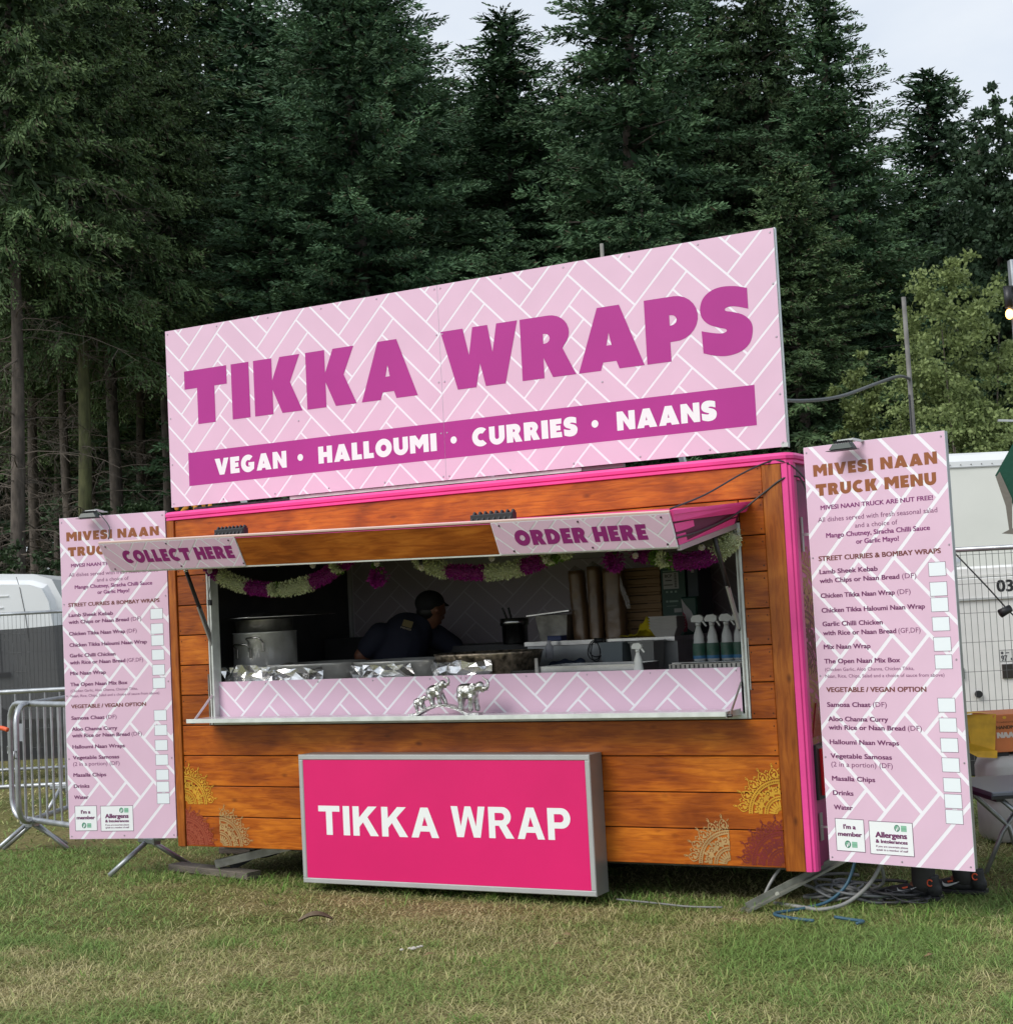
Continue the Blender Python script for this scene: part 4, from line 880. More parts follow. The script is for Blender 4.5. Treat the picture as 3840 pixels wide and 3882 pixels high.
T_ = tth('container_tub', 'clear plastic tub between the two steel pots', 'tub', -2.09, 1.35, BT)
MB().box(-2.13, -2.04, 1.3, 1.42, BT, BT+.12, .006).build('tub_body', mat('milky_tub', (.25, .27, .22), .3), T_)
T_ = tth('bain_marie_pan', 'square steel food pan with an overhanging lid beside the brown bag stacks', 'pan', -1.98, 1.3, BT)
mb = MB(); mb.add([(-2.08, 1.2, BT), (-1.89, 1.2, BT), (-1.89, 1.4, BT), (-2.08, 1.4, BT), (-2.10, 1.18, BT+.16), (-1.87, 1.18, BT+.16), (-1.87, 1.42, BT+.16), (-2.10, 1.42, BT+.16)], [(0,3,2,1),(0,1,5,4),(1,2,6,5),(2,3,7,6),(3,0,4,7)]); mb.build('pan_body', STEELD, T_)
mb = MB(); mb.bar((-2.16, 1.3, BT+.162), (-1.85, 1.3, BT+.185), .26, .008); mb.build('pan_lid', STEEL, T_)
b = tth('food_box', 'dark blue packet lying in front of the brown bag stacks', 'packet', -1.9, 1.1, BT); MB().box(-1.96, -1.86, 1.06, 1.14, BT, BT+.03, .003).build('packet_body', mat('blue_packet', (.01, .03, .14), .4), b)
BAGM = mat('brown_paper_in_film', (.20, .12, .065), .3, var=.3, vscale=6, bump=.5, bscale=16, spec=.7)
for i, (u, w_, top, lab) in enumerate(((-1.845, .105, 1.625, 'leftmost tall film-wrapped stack of brown paper bags'), (-1.715, .09, 1.645, 'middle film-wrapped stack of brown paper bags'), (-1.585, .14, 1.625, 'widest film-wrapped stack of brown bags, a loose film end at its right'))):
    T_ = tth('bag_stack', lab, 'paper bags', u, 1.3, BT, 'film-wrapped stacks of brown bags')
    mb = MB(); r = random.Random(40+i); n = 14; K = 16
    for k in range(K+1):
        f = k/K
        for j in range(n):
            t = 2*math.pi*j/n; sq = 1/max(abs(math.cos(t)), abs(math.sin(t)))**.7
            mb.v.append((u+(.02*(1-f) if i == 0 else 0)+math.cos(t)*sq*w_/2*(.95+r.uniform(-.05, .05)), 1.3+math.sin(t)*sq*.055*(1+r.uniform(-.08, .08)), BT+(top-BT)*f))
    mb.f = [(k*n+j, k*n+(j+1) % n, (k+1)*n+(j+1) % n, (k+1)*n+j) for k in range(K) for j in range(n)]+[tuple(K*n+j for j in range(n))]
    mb.build('bag_bundle', BAGM, T_, True)
    mb = MB(); c = (u, 1.28, top+.035)
    base = [(u+w_/2*math.cos(a), 1.3+.055*math.sin(a), top) for a in np.linspace(0, 2*math.pi, 10)[:-1]]
    mb.add(base+[c], [(j, (j+1) % 9, 9) for j in range(9)]); mb.build('film_top', mat('cling_film', (.35, .33, .33), .15, alpha=.45) if 'cling_film' not in bpy.data.materials else bpy.data.materials['cling_film'], T_)
    if i == 2:
        mb = MB(); mb.add([(u+.07, 1.25, 1.58), (u+.085, 1.25, 1.52), (u+.125, 1.25, 1.42), (u+.13, 1.25, 1.37), (u+.105, 1.25, 1.36), (u+.09, 1.25, 1.42), (u+.066, 1.25, 1.48)], [(0,1,6),(1,2,5,6),(2,3,4,5)]); mb.build('film_tail', bpy.data.materials['cling_film'], T_)
CARD = mat('pizza_cardboard', (.27, .165, .08), .7, var=.1)
first = None; pz = (BT+.012, 1.622); hh = (pz[1]-pz[0])/8
nm = ['lowest', 'second lowest', 'third', 'fourth', 'fifth', 'sixth', 'second highest', 'topmost']
for k in range(8):
    lab = f'{nm[k]} flat brown cardboard box in the stack beside the green carton' if k not in (2, 3, 4, 5) else f'{nm[k]} flat brown cardboard box from the bottom of the stack by the green carton'
    if first is None:
        first = tth('cardboard_box', lab, 'box', -1.46, 1.42, pz[0], 'flat brown boxes stacked by the green carton')
        z = pz[0]
        MB().box(-1.62, -1.305, 1.40, 1.70, z, z+hh*.62, .002).build('box_tray', CARD, first)
        MB().box(-1.618, -1.307, 1.395, 1.70, z+hh*.66, z+hh*.98, .003).build('box_lid', CARD, first)
        MB().box(-1.52, -1.40, 1.3925, 1.395, z+hh*.57, z+hh*.70).build('tab_slot', mat('slot_dark', (.03, .018, .01), .8), first)
    else: dup(first, first.location+Vector((0, 0, hh*k)), lab)
gc = tth('carton', 'tall dark green carton with a white barcode label beside the brown boxes', 'carton', -1.21, 1.45, BT)
MB().box(-1.300, -1.135, 1.40, 1.65, BT, 1.62, .003).build('carton_body', mat('carton_green', (.012, .06, .042), .5), gc)
mb = MB(); rect(mb, -1.285, -1.180, 1.475, 1.578, 1.3992); rect(mb, -1.22, -1.165, 1.325, 1.35, 1.3992); mb.build('carton_label', mat('label_grey', (.36, .37, .36), .5), gc)
mb = MB(); small(mb, 'BCP', -1.272, -1.222, 1.548, .018, 1.3985, .02)
for k, (a, b) in enumerate(((-1.27, -1.225), (-1.28, -1.22))): rect(mb, a, b, 1.525-.028*k, 1.532-.028*k, 1.3985)
for k in range(16): rect(mb, -1.208, -1.192, 1.484+k*.0056, 1.487+k*.0056 if k % 3 else 1.4885+k*.0056, 1.3985)
mb.build('label_print', BLK, gc)
mb = MB(); rect(mb, -1.285, -1.19, 1.585, 1.592, 1.3992)
for k in range(3): rect(mb, -1.27+.03*k, -1.255+.03*k, 1.45, 1.462, 1.3992)
rect(mb, -1.272, -1.258, 1.39, 1.402, 1.3992); rect(mb, -1.25, -1.19, 1.39, 1.402, 1.3992); rect(mb, -1.27, -1.20, 1.365, 1.368, 1.3992)
mb.build('carton_print', mat('carton_pale_green', (.22, .33, .28), .5), gc)
gc2 = tth('carton', 'narrow dark carton standing right of the green carton', 'carton', -1.09, 1.5, BT); MB().box(-1.130, -1.055, 1.42, 1.65, BT, 1.60, .003).build('carton_body', mat('carton_navy', (.02, .035, .05), .5), gc2)
mb = MB(); rect(mb, -1.10, -1.08, 1.57, 1.59, 1.4192); mb.build('carton_label', bpy.data.materials['label_grey'], gc2)
pk = tth('food_packet', 'dark green packet with a curved white stripe leaning beside the cartons', 'packet', -1.05, 1.3, BT)
MB().box(-1.115, -1.01, 1.26, 1.33, BT, 1.42, .01).build('packet_body', bpy.data.materials['carton_green'], pk)
mb = MB(); mb.flat([[(-1.112, 1.41), (-1.085, 1.37), (-1.05, 1.33), (-1.03, 1.28), (-1.03, 1.22), (-1.045, 1.20), (-1.075, 1.22), (-1.10, 1.28)]], 1.2592); mb.build('packet_stripe', mat('packet_white', (.45, .42, .42), .5), pk)
mb = MB(); mb.flat([[(-1.108, 1.33), (-1.09, 1.31), (-1.078, 1.25), (-1.085, 1.205), (-1.108, 1.20)]], 1.2588); mb.build('packet_red_patch', mat('packet_red', (.25, .01, .04), .5), pk)
# yellow cloth
cl = tth('cloth', 'crumpled bright yellow cloth on the bench in front of the brown boxes', 'cloth', -1.3, 1.0, BT)
r = random.Random(9); mb = MB(); nx_, ny_ = 20, 8
for j in range(ny_+1):
    for i_ in range(nx_+1):
        x = i_/nx_; y = j/ny_; ridge = .112*math.exp(-((x-.78)/.13)**2)+.035*math.exp(-((x-.58)/.1)**2)+.012+.012*x
        fold = .012*math.sin(x*22+y*3)+.008*math.sin(x*41+y*7)
        mb.v.append((-1.41+.225*x, .95+.12*y+.01*math.sin(x*17), BT+.004+max(0, (ridge*(1-.5*abs(y-.4)*2)+fold*min(1, ridge*20))*(math.sin(math.pi*min(1, y*1.1+.12)))**.5)))
mb.f = [(j*(nx_+1)+i_, j*(nx_+1)+i_+1, (j+1)*(nx_+1)+i_+1, (j+1)*(nx_+1)+i_) for j in range(ny_) for i_ in range(nx_)]
mb.build('cloth_folds', mat('yellow_microfibre', (.62, .48, .01), .85, bump=.3, bscale=90), cl, True)
# stack of pale takeaway boxes
first = None
for k in range(5):
    lab = ['lowest', 'second lowest', 'middle', 'second highest', 'topmost'][k]+' pale takeaway tray in the nested stack beside the yellow cloth'
    if first is None:
        first = tth('takeaway_tray', lab, 'food tray', -1.105, 1.0, BT, 'nested pale takeaway trays')
        z = BT
        mb = MB(); mb.add([(-1.165, .95, z), (-1.045, .95, z), (-1.045, 1.05, z), (-1.165, 1.05, z), (-1.195, .93, z+.055), (-1.015, .93, z+.055), (-1.015, 1.07, z+.055), (-1.195, 1.07, z+.055)], [(0,3,2,1),(0,1,5,4),(1,2,6,5),(2,3,7,6),(3,0,4,7)])
        mb.build('tray_body', mat('takeaway_board', (.50, .48, .45), .5, var=.08), first)
        MB().box(-1.197, -1.013, .928, .9295, z+.052, z+.058).build('tray_rim', bpy.data.materials['takeaway_board'], first)
    else: dup(first, first.location+Vector((0, 0, .0165*k)), lab)
for u0_, u1_, lab, m_ in ((-1.445, -1.298, 'blue-grey plastic tub hanging at the front of the steel bench, left one', mat('tub_bluegrey', (.20, .235, .25), .45)), (-1.25, -1.095, 'warm grey plastic tub behind the plain spray bottle', mat('tub_warmgrey', (.25, .25, .235), .45))):
    T_ = tth('plastic_tub', lab, 'tub', (u0_+u1_)/2, .8, 1.0)
    MB().add([(u0_+.01, .76, 1.0), (u1_-.01, .76, 1.0), (u1_-.01, .9, 1.0), (u0_+.01, .9, 1.0), (u0_, .75, 1.165), (u1_, .75, 1.165), (u1_, .91, 1.165), (u0_, .91, 1.165)], [(0,3,2,1),(0,1,5,4),(1,2,6,5),(2,3,7,6),(3,0,4,7)]).build('tub_body', m_, T_)
    MB().box(u0_-.006, u1_+.006, .742, .918, 1.16, 1.17).build('tub_rim', m_, T_)
T_ = tth('extension_cable', 'black cable looped and hanging over the edge of the steel bench', 'cable', -1.56, .9, 1.05)
mb = MB()
for k, (w_, h_) in enumerate(((.05, .12), (.035, .13), (.06, .10))):
    mb.tube([(-1.56+w_*math.sin(t)*(.5+.5*math.sin(t/2))+.012*k, .905-.004*k, 1.18-h_*.5*(1-math.cos(t))) for t in np.linspace(0, 2*math.pi, 18)], .0035, 5)
mb.box(-1.545, -1.49, .88, .91, 1.165, 1.195); mb.build('cable_loops', BLK, T_, True)
T_ = tth('steel_tray', 'shallow steel tray standing on the counter behind the fascia', 'tray', -1.2, .3, WT)
mb = MB(); mb.box(-1.60, -.98, .22, .225, WT, 1.06); mb.box(-1.60, -.98, .55, .555, WT, 1.06); mb.box(-1.60, -1.595, .225, .55, WT, 1.06); mb.box(-.985, -.98, .225, .55, WT, 1.06); mb.build('tray_walls', STEEL, T_)
MB().box(-1.605, -1.585, .2, .215, WT, 1.11).build('tray_handle', STEELD, T_)
T_ = tth('drip_grid', 'perforated steel drip grid at the right end of the counter', 'grid', -.55, .2, WT)
MB().box(-.74, -.32, .12, .14, 1.03, 1.055).build('grid_rail', STEELD, T_); mb = MB()
for k in range(16): mb.box(-.73+k*.0265, -.722+k*.0265, .118, .119, 1.032, 1.052)
mb.build('grid_slot', BLK, T_); MB().box(-.74, -.32, .14, .35, 1.045, 1.05).build('grid_plate', STEELD, T_)
T_ = tth('water_bottle', 'small clear plastic bottle behind the hammered pan', 'bottle', -1.84, .85, WT)
MB().lathe((-1.84, .85, 1.08), [(.025, 0), (.027, .02), (.024, .05), (.027, .07), (.012, .1), (.012, .115)], 14).build('bottle_body', mat('clear_plastic', (.5, .5, .55), .1, alpha=.5), T_, True)
T_ = tth('cloth', 'dark blue cloth heaped behind the hammered pan', 'cloth', -1.72, .8, WT)
mb = MB(); r = random.Random(4)
for k in range(6): mb.ball((-1.78+.035*k, .78+.02*r.random(), 1.035+.01*r.random()), (.035, .04, .028+.015*r.random()), 9, 6)
remesh(mb.build('cloth_folds', mat('navy_cloth', (.03, .045, .08), .8, bump=.4), T_), .008, 1)
# ---- elephants on an arched base, one cast ornament
EM = mat('antique_silver_cast', (.55, .55, .53), .28, metal=1, var=.35, vscale=45, bump=.7, bscale=70)
EL = tth('elephant_ornament', 'silver ornament of three elephants walking over a small bridge on the shelf', 'ornament', -2.015, -.135, .818)
mb = MB(); P_ = []
for k in range(25):
    t = k/24; x = -2.245+.457*t; z = .823 if t < .1 or t > .83 else .823+.052*math.sin(math.pi*((t-.1)/.73))**.9
    P_.append((x, -.135, z))
for k in range(24): mb.bar(P_[k], (P_[k+1][0]+.002, P_[k+1][1], P_[k+1][2]), .06, .015, (0, 0, 1))
mb.build('bridge_base', EM, EL)
def elephant(x, z, s, tilt):
    mb = MB(); R_ = Matrix.Rotation(-tilt, 3, 'Y'); y0 = -.135
    def T(px, py, pz): v = R_ @ Vector((px*s, py*s, pz*s)); return (x+v.x, y0+v.y, z+v.z)
    def cap(a, b, r0, r1): mb.cyl(T(*a), T(*b), r0*s, r1*s, 10); mb.ball(T(*a), r0*s*1.0, 8, 6); mb.ball(T(*b), r1*s, 8, 6)
    mb.ball(T(-.02, 0, .62), (.36*s, .24*s, .27*s), 16, 10); mb.ball(T(-.2, 0, .6), (.24*s, .22*s, .27*s), 14, 10); mb.ball(T(.15, 0, .62), (.24*s, .21*s, .25*s), 14, 10)
    for px, py, fx, fz in ((-.26, .12, -.34, 0), (-.24, -.12, -.20, 0), (.2, .11, .30, .0), (.18, -.12, .16, 0)):
        cap((px, py, .45), (fx*.6+px*.4, py, .22), .125, .095); cap((fx*.6+px*.4, py, .22), (fx, py, .045), .095, .10)
    cap((.25, 0, .72), (.42, 0, .80), .17, .15); mb.ball(T(.45, 0, .82), (.155*s, .13*s, .15*s), 12, 8)
    tr = [(.55, 0, .74), (.68, 0, .72), (.76, 0, .80), (.77, 0, .92), (.70, 0, 1.02), (.60, 0, 1.05), (.56, 0, 1.12)]
    for k in range(len(tr)-1): cap(tr[k], tr[k+1], .075-.008*k, .067-.008*k)
    cap((.50, 0, .66), (.58, 0, .62), .05, .03); cap((-.40, 0, .62), (-.46, 0, .35), .022, .016)
    b_ = mb.build('elephant', EM, EL); remesh(b_, .0042*max(s/.16, .5), 1)
    for sg in (-1, 1):
        e_ = MB(); pts = [(.30, .92), (.20, .88), (.12, .74), (.14, .60), (.24, .54), (.33, .62), (.37, .78)]
        e_.v = [T(px, sg*.17+(0 if k else 0), pz) for k, (px, pz) in enumerate(pts)]+[T(px, sg*.21, pz) for px, pz in pts]+[T(.25, sg*.235, .73)]
        n_ = 7; e_.f = [(n_+i, n_+(i+1) % n_, 14) for i in range(n_)]+[(i, (i+1) % n_, n_+(i+1) % n_, n_+i) for i in range(n_)]; e_.build('elephant_ear', EM, b_)
        c = MB(); c.cyl(T(.56, sg*.06, .70), T(.74, sg*.08, .665), .022*s, .006*s, 6); c.build('tusk', STEEL, b_)
elephant(-1.865, .846, .168, math.radians(-3)); elephant(-2.058, .874, .136, math.radians(14)); elephant(-2.178, .840, .090, math.radians(10))
# ---- flower garlands
FLW = colmat('flower_petals', .7, .2, .15)
def petals(path, rad, col, n, seed, name, parent, L_=.016, w_=.006):
    r = np.random.default_rng(seed); P = np.array(path, float); seg = np.linalg.norm(np.diff(P, axis=0), axis=1); cum = np.concatenate([[0], np.cumsum(seg)]); t = r.random(n)*cum[-1]
    pt = np.stack([np.interp(t, cum, P[:, k]) for k in range(3)], 1); d = r.normal(size=(n, 3)); d /= np.linalg.norm(d, axis=1)[:, None]
    tang = (P[-1]-P[0]); tang /= np.linalg.norm(tang); d -= tang*(d@tang)[:, None]*.75; d /= np.linalg.norm(d, axis=1)[:, None]
    b = pt+d*(rad*(.62+.3*r.random((n, 1)))); tip = b+d*L_*(.7+.6*r.random((n, 1)))+r.normal(size=(n, 3))*.002
    s = np.cross(d, r.normal(size=(n, 3))); s /= np.linalg.norm(s, axis=1)[:, None]; s *= w_/2; m = (b+tip)/2
    V = np.stack([b, m+s*1.3, tip, m-s*1.3], 1).reshape(-1, 3)-np.array(ORG[parent.name]); F = np.arange(n*4).reshape(-1, 4)
    c = np.array(col)*(.6+.6*r.random((n, 1))); c = np.repeat(c[:, None], 4, 1).reshape(-1, 3)
    ob = bpy.data.objects.new(name, np_mesh(name, V, F, FLW, c)); COL.objects.link(ob); ob.parent = parent; ORG[ob.name] = ORG[parent.name]
    core = MB(); core.tube([tuple(q) for q in P], rad*.72, 10); core.build('garland_core', mat('core_'+name, tuple(x*.5 for x in col), .8) if 'core_'+name not in bpy.data.materials else bpy.data.materials['core_'+name], ob)
    return ob
CW, CP, CG = (.68, .74, .46), (.33, .02, .25), (.16, .30, .05)
def garland(label, pts, segs, group='flower garlands across the top of the hatch'):
    T_ = thing('flower_garland', label, 'garland', TF, pts[0], group)
    path = [(x, y, z) for x, y, z in pts]; C2 = []
    fx = catmull([(p[0], p[2]) for p in path], 6); fy = catmull([(p[0], p[1]) for p in path], 6)
    full = [(a[0], b[1], a[1]) for a, b in zip(fx, fy)]; n = len(full)-1
    for k, (a, b, kind) in enumerate(segs):
        i0, i1 = int(round(a*n)), int(round(b*n)); sub = full[i0:i1+1]
        if kind == 'w': petals(sub, .048, CW, int(1500*(b-a)*len(pts)/5)+300, k, 'white_flowers', T_)
        elif kind == 'p': petals(sub, .043, CP, int(1500*(b-a)*len(pts)/5)+300, k+50, 'purple_flowers', T_)
        else:
            petals(sub, .035, CG, 220, k+80, 'green_leaves', T_, .02, .008)
            c = sub[len(sub)//2]; petals([(c[0]-.005, c[1]-.03, c[2]), (c[0]+.012, c[1]-.035, c[2]+.004)], .035, CW, 260, k+90, 'white_blossom', T_, .02, .008)
y = -.05
garland('long drooping white and purple flower garland at the left of the hatch', [(-3.76, y, 1.78), (-3.69, y, 1.715), (-3.56, y, 1.655), (-3.40, y, 1.61), (-3.2, y, 1.592), (-3.02, y, 1.61), (-2.87, y, 1.655), (-2.76, y, 1.71), (-2.68, y, 1.76)],
        [(0, .15, 'p'), (.15, .34, 'w'), (.34, .46, 'p'), (.46, .49, 'g'), (.49, .66, 'w'), (.66, .83, 'p'), (.83, .89, 'g'), (.89, 1, 'p')])
garland('white and purple flower garland above the cook in the middle of the hatch', [(-2.21, y, 1.72), (-2.1, y, 1.665), (-1.95, y, 1.63), (-1.78, y, 1.615), (-1.62, y, 1.618), (-1.47, y, 1.64), (-1.36, y, 1.67), (-1.22, y, 1.70)],
        [(0, .24, 'w'), (.24, .46, 'p'), (.46, .66, 'w'), (.66, .84, 'p'), (.84, .92, 'g'), (.92, 1, 'g')])
garland('purple and white flower garland at the right end of the hatch', [(-.83, y, 1.67), (-.72, y, 1.635), (-.6, y, 1.605), (-.48, y, 1.605), (-.38, y, 1.63), (-.29, y, 1.68), (-.26, y, 1.73)],
        [(0, .14, 'p'), (.14, .34, 'g'), (.34, .70, 'p'), (.70, 1, 'w')])
def posy(label, u, w, k):
    T_ = thing('flower_posy', label, 'flowers', TF, (u, y, w+.06), 'purple flower posies hanging in the hatch')
    petals([(u-.02, y, w), (u+.02, y, w+.005)], .05, CP, 420, 200+k, 'purple_flowers', T_, .022, .010); petals([(u-.01, y, w+.05), (u+.01, y, w+.06)], .03, CG, 160, 210+k, 'green_leaves', T_, .02, .008)
posy('single purple posy hanging left of the cook, between two garlands', -2.49, 1.625, 1); posy('wide purple posy hanging over the brown bag stacks', -.955, 1.625, 2); 
# ---- bulbs of the unlit festoon under the awning
FS = thing('festoon_lights', 'unlit clear bulbs on a black cable strung under the awning', 'string lights', TF, (-2.0, -.1, 1.7))
BP = [(-3.76, 1.775), (-3.70, 1.735), (-3.17, 1.745), (-2.91, 1.722), (-2.45, 1.705), (-2.148, 1.665), (-1.678, 1.69), (-1.342, 1.66), (-.80, 1.65), (-.42, 1.67)]
mb = MB(); mb.tube([(u, -.11, w+.045+(.012 if k % 2 else 0)) for k, (u, w) in enumerate(BP)], .004, 6); cb = mb.build('cable', CABK, FS, True)
GLS = mat('clear_bulb_glass', (.85, .82, .75), .05, alpha=.35, spec=1)
for u, w in BP:
    bl_ = MB().ball((u, -.11, w), .019, 12, 8).build('bulb', GLS, FS, True); MB().cyl((u, -.11, w+.015), (u, -.11, w+.045), .010, .012, 10).build('lamp_holder', BLK, bl_, True)
    MB().ball((u, -.11, w+.003), .005, 6, 4).build('filament', mat('filament_brass', (.6, .45, .2), .3, metal=1) if 'filament_brass' not in bpy.data.materials else bpy.data.materials['filament_brass'], bl_)
T_ = thing('plug_lead', 'short black plug lead dangling inside the left edge of the hatch', 'cable', TF, (-3.77, -.02, 1.7)); mb = MB(); mb.tube([(-3.77, -.02, 1.70), (-3.775, -.02, 1.64), (-3.79, -.02, 1.585), (-3.785, -.02, 1.55)], .003, 5); mb.box(-3.795, -3.772, -.028, -.012, 1.52, 1.555); mb.build('lead', BLK, T_)
# ---- loose cables on the front
def cable(name, label, pts, r, m_, frame=TF, cat='cable', smooth_=True):
    P3 = [Vector(p) for p in pts]; out_ = []
    for i in range(len(P3)-1):
        p0, p1, p2, p3 = P3[max(i-1, 0)], P3[i], P3[i+1], P3[min(i+2, len(P3)-1)]
        for j in range(6):
            t = j/6; out_.append(tuple(.5*((2*p1)+(p2-p0)*t+(2*p0-5*p1+4*p2-p3)*t*t+(3*p1-p0-3*p2+p3)*t**3)))
    out_.append(tuple(P3[-1])); ob = MB().tube(out_, r, 8).build(name, m_, None, True, frame, pts[0]); tag(ob, label, cat); return ob
cable('power_cable', 'black cable looping over the top right corner of the trailer to the awning', [(-.30, -.80, 1.84), (-.235, -.5, 1.915), (-.15, -.18, 2.03), (-.06, -.02, 2.092), (.01, -.012, 2.09), (.07, .03, 2.045), (.115, .06, 1.97), (.14, .075, 1.87)], .0048, CABK)
cable('power_cable', 'black cable sagging from the awning cheek to the bracket on the pink corner', [(-.285, -.775, 1.70), (-.26, -.5, 1.74), (-.215, -.12, 1.83), (-.10, -.02, 1.93), (.0, -.012, 1.995), (.055, .03, 2.01), (.085, .06, 1.99), (.11, .075, 1.88), (.13, .075, 1.6)], .0052, CABK)
cable('lamp_cable', 'thin black cable from the left floodlight down to the awning', [(-4.60, -.15, 2.19), (-4.45, -.25, 2.13), (-4.2, -.45, 2.035), (-3.93, -.75, 1.94)], .0035, CABK)
# ---- people
SKIN = mat('brown_skin', (.19, .08, .045), .5, var=.08)
def limb(mb, pts, rad):
    for k in range(len(pts)-1): mb.cyl(pts[k], pts[k+1], rad[k], rad[k+1], 12); mb.ball(pts[k], rad[k], 12, 8)
    mb.ball(pts[-1], rad[-1], 12, 8)
def hand(mb, p, d, side, s=1):
    p = Vector(p); d = Vector(d).normalized(); side = Vector(side).normalized(); nrm = d.cross(side)
    for k in range(4): a = p+side*(.03-.02*k)*s; limb(mb, [a+d*.02*s, a+d*.08*s], [.014*s, .012*s])
    for k, Lf in enumerate((.055, .068, .063, .048)):
        a = p+side*(.030-.02*k)*s+d*.08*s; limb(mb, [a, a+d*Lf*.5*s+nrm*.008*s, a+d*Lf*.85*s+nrm*.03*s], [.0095*s, .009*s, .0075*s])
    limb(mb, [p+side*.03*s+d*.015*s, p+side*.055*s+d*.045*s+nrm*.015*s, p+side*.058*s+d*.075*s+nrm*.02*s], [.013*s, .0105*s, .009*s])
def head(mb, c, fwd, s=1):
    c = Vector(c); f = Vector(fwd).normalized(); up = (Vector((0, 0, 1))-f*f.z).normalized(); rt = f.cross(up)
    def B(a, b, d, r): mb.ball(c+f*a*s+rt*b*s+up*d*s, r if not hasattr(r, '__len__') else r, 12, 8)
    mb.ball(c+up*.02*s, (.085*s, .085*s, .10*s), 16, 12); mb.ball(c+f*.03*s-up*.045*s, (.062*s, .062*s, .062*s), 12, 8); mb.ball(c+f*.045*s-up*.085*s, .038*s, 10, 8)
    B(.10, 0, -.02, .014*s); B(.092, 0, .0, .012*s); B(.085, .022, -.062, .012*s); B(.085, -.022, -.062, .012*s); B(.088, 0, -.062, .014*s)
    for sg in (-1, 1): B(.0, sg*.087, -.01, .019*s); B(.078, sg*.032, .022, .014*s); B(.084, sg*.032, .006, .010*s)
COOK = tth('person', 'cook in a black cap and dark polo bending over the stove inside the trailer', 'person', -2.9, 1.05, .05)
hips = (-3.15, 1.05, .93); chest = (-3.05, 1.12, 1.25); neck = (-2.93, 1.16, 1.35); hd = (-2.875, 1.17, 1.425)
mb = MB(); limb(mb, [hips, lerp(hips, chest, .5), chest, neck], [.155, .15, .16, .06]); head(mb, hd, (.55, .85, -.5))
shL, shR = (-3.17, .98, 1.27), (-2.93, 1.30, 1.24)
limb(mb, [shL, (-3.30, .93, 1.14), (-3.27, 1.0, 1.0), ], [.065, .048, .036]); hand(mb, (-3.27, 1.0, 1.0), (.3, .3, -.9), (1, 0, .2))
limb(mb, [shR, (-2.78, 1.40, 1.12), (-2.66, 1.48, 1.03)], [.06, .045, .034]); hand(mb, (-2.66, 1.48, 1.03), (.8, .3, -.3), (0, 1, 0))
for sg in (-.1, .1): limb(mb, [(-3.15, 1.05+sg, .88), (-3.13, 1.03+sg, .5), (-3.15, 1.08+sg, .12), (-3.03, 1.07+sg, .09)], [.10, .065, .045, .035])
body = remesh(mb.build('body', SKIN, COOK), .011, 2)
mb = MB(); limb(mb, [hips, lerp(hips, chest, .5), chest, (-2.95, 1.14, 1.32)], [.16, .16, .168, .085]); limb(mb, [shL, lerp(shL, (-3.30, .93, 1.14), .62)], [.088, .075]); limb(mb, [shR, lerp(shR, (-2.78, 1.40, 1.12), .62)], [.085, .073])
shirt = remesh(mb.build('polo_shirt', mat('navy_polo', (.012, .014, .03), .85, bump=.3, bscale=20), COOK), .014, 2)
mb = MB(); limb(mb, [(-3.15, 1.05, .9), (-3.15, 1.05, .8)], [.165, .16])
for sg in (-.1, .1): limb(mb, [(-3.15, 1.05+sg, .86), (-3.13, 1.03+sg, .5), (-3.15, 1.08+sg, .14)], [.112, .08, .062])
remesh(mb.build('trousers', BLK, COOK), .015, 2)
mb = MB(); h = Vector(hd); mb.ball(h+Vector((-.012, -.003, .045)), (.103, .10, .085), 16, 10); mb.ball(h+Vector((-.02, 0, .115)), (.03, .03, .016), 8, 6); mb.bar(h+Vector((.035, .06, .04)), h+Vector((.05, .098, .018)), .09, .012); remesh(mb.build('cap', mat('black_cap', (.01, .01, .012), .8), COOK), .008, 1)
mb = MB(); mb.ball(h+Vector((-.02, 0, -.01)), (.088, .09, .07), 12, 8); mb.build('hair', mat('black_hair', (.008, .007, .007), .5), COOK, True)
fn = Vector((.16, -.95, .28)).normalized(); c0 = Vector((-2.94, .962, 1.335)); ax = Vector((.93, .2, -.3)).normalized(); ay = fn.cross(ax).normalized(); ay = ay if ay.z > 0 else -ay
mb = MB(); mb.add([c0-ax*.035-ay*.02, c0+ax*.035-ay*.02, c0+ax*.035+ay*.025, c0-ax*.035+ay*.025], [(0, 1, 2, 3)]); mb.build('back_print', mat('gold_print', (.16, .12, .04), .6), COOK)
tm = MB(); small(tm, 'MIVESI', 0, .075, 0, .012, 0, .02); t2 = MB(); t2.f = tm.f; t2.v = [tuple(c0-ax*.0375-ay*.037+ax*x+ay*z+fn*.002) for x, _, z in tm.v]; t2.build('print_lettering', mat('print_cream', (.45, .38, .28), .6), COOK)
# second person standing behind the right menu board: only trainers and trouser hems show
PF = (l2w(.55, .42, -.2), -YAW)
PB = thing('person', 'person in black trainers standing hidden behind the right menu board', 'person', PF, (0, 0, 0))
mb = MB(); limb(mb, [(0, .05, .95), (0, .05, 1.2), (0, .05, 1.42), (0, .05, 1.5)], [.13, .14, .15, .055]); head(mb, (-.01, .05, 1.6), (-1, -.1, -.1))
for sg, fx in ((-.10, -.06), (.12, .10)):
    limb(mb, [(0, .05+sg*.7, .9), (fx*.5, .05+sg, .5), (fx, .05+sg, .1), (fx-.08, .05+sg, .04)], [.085, .06, .036, .022])
for sg in (-1, 1):
    limb(mb, [(0, .05+sg*.18, 1.4), (-.03, .05+sg*.22, 1.12), (-.16, .05+sg*.15, 1.0)], [.05, .042, .03]); hand(mb, (-.16, .05+sg*.15, 1.0), (-1, 0, 0), (0, 0, 1))
remesh(mb.build('body', SKIN, PB), .011, 2)
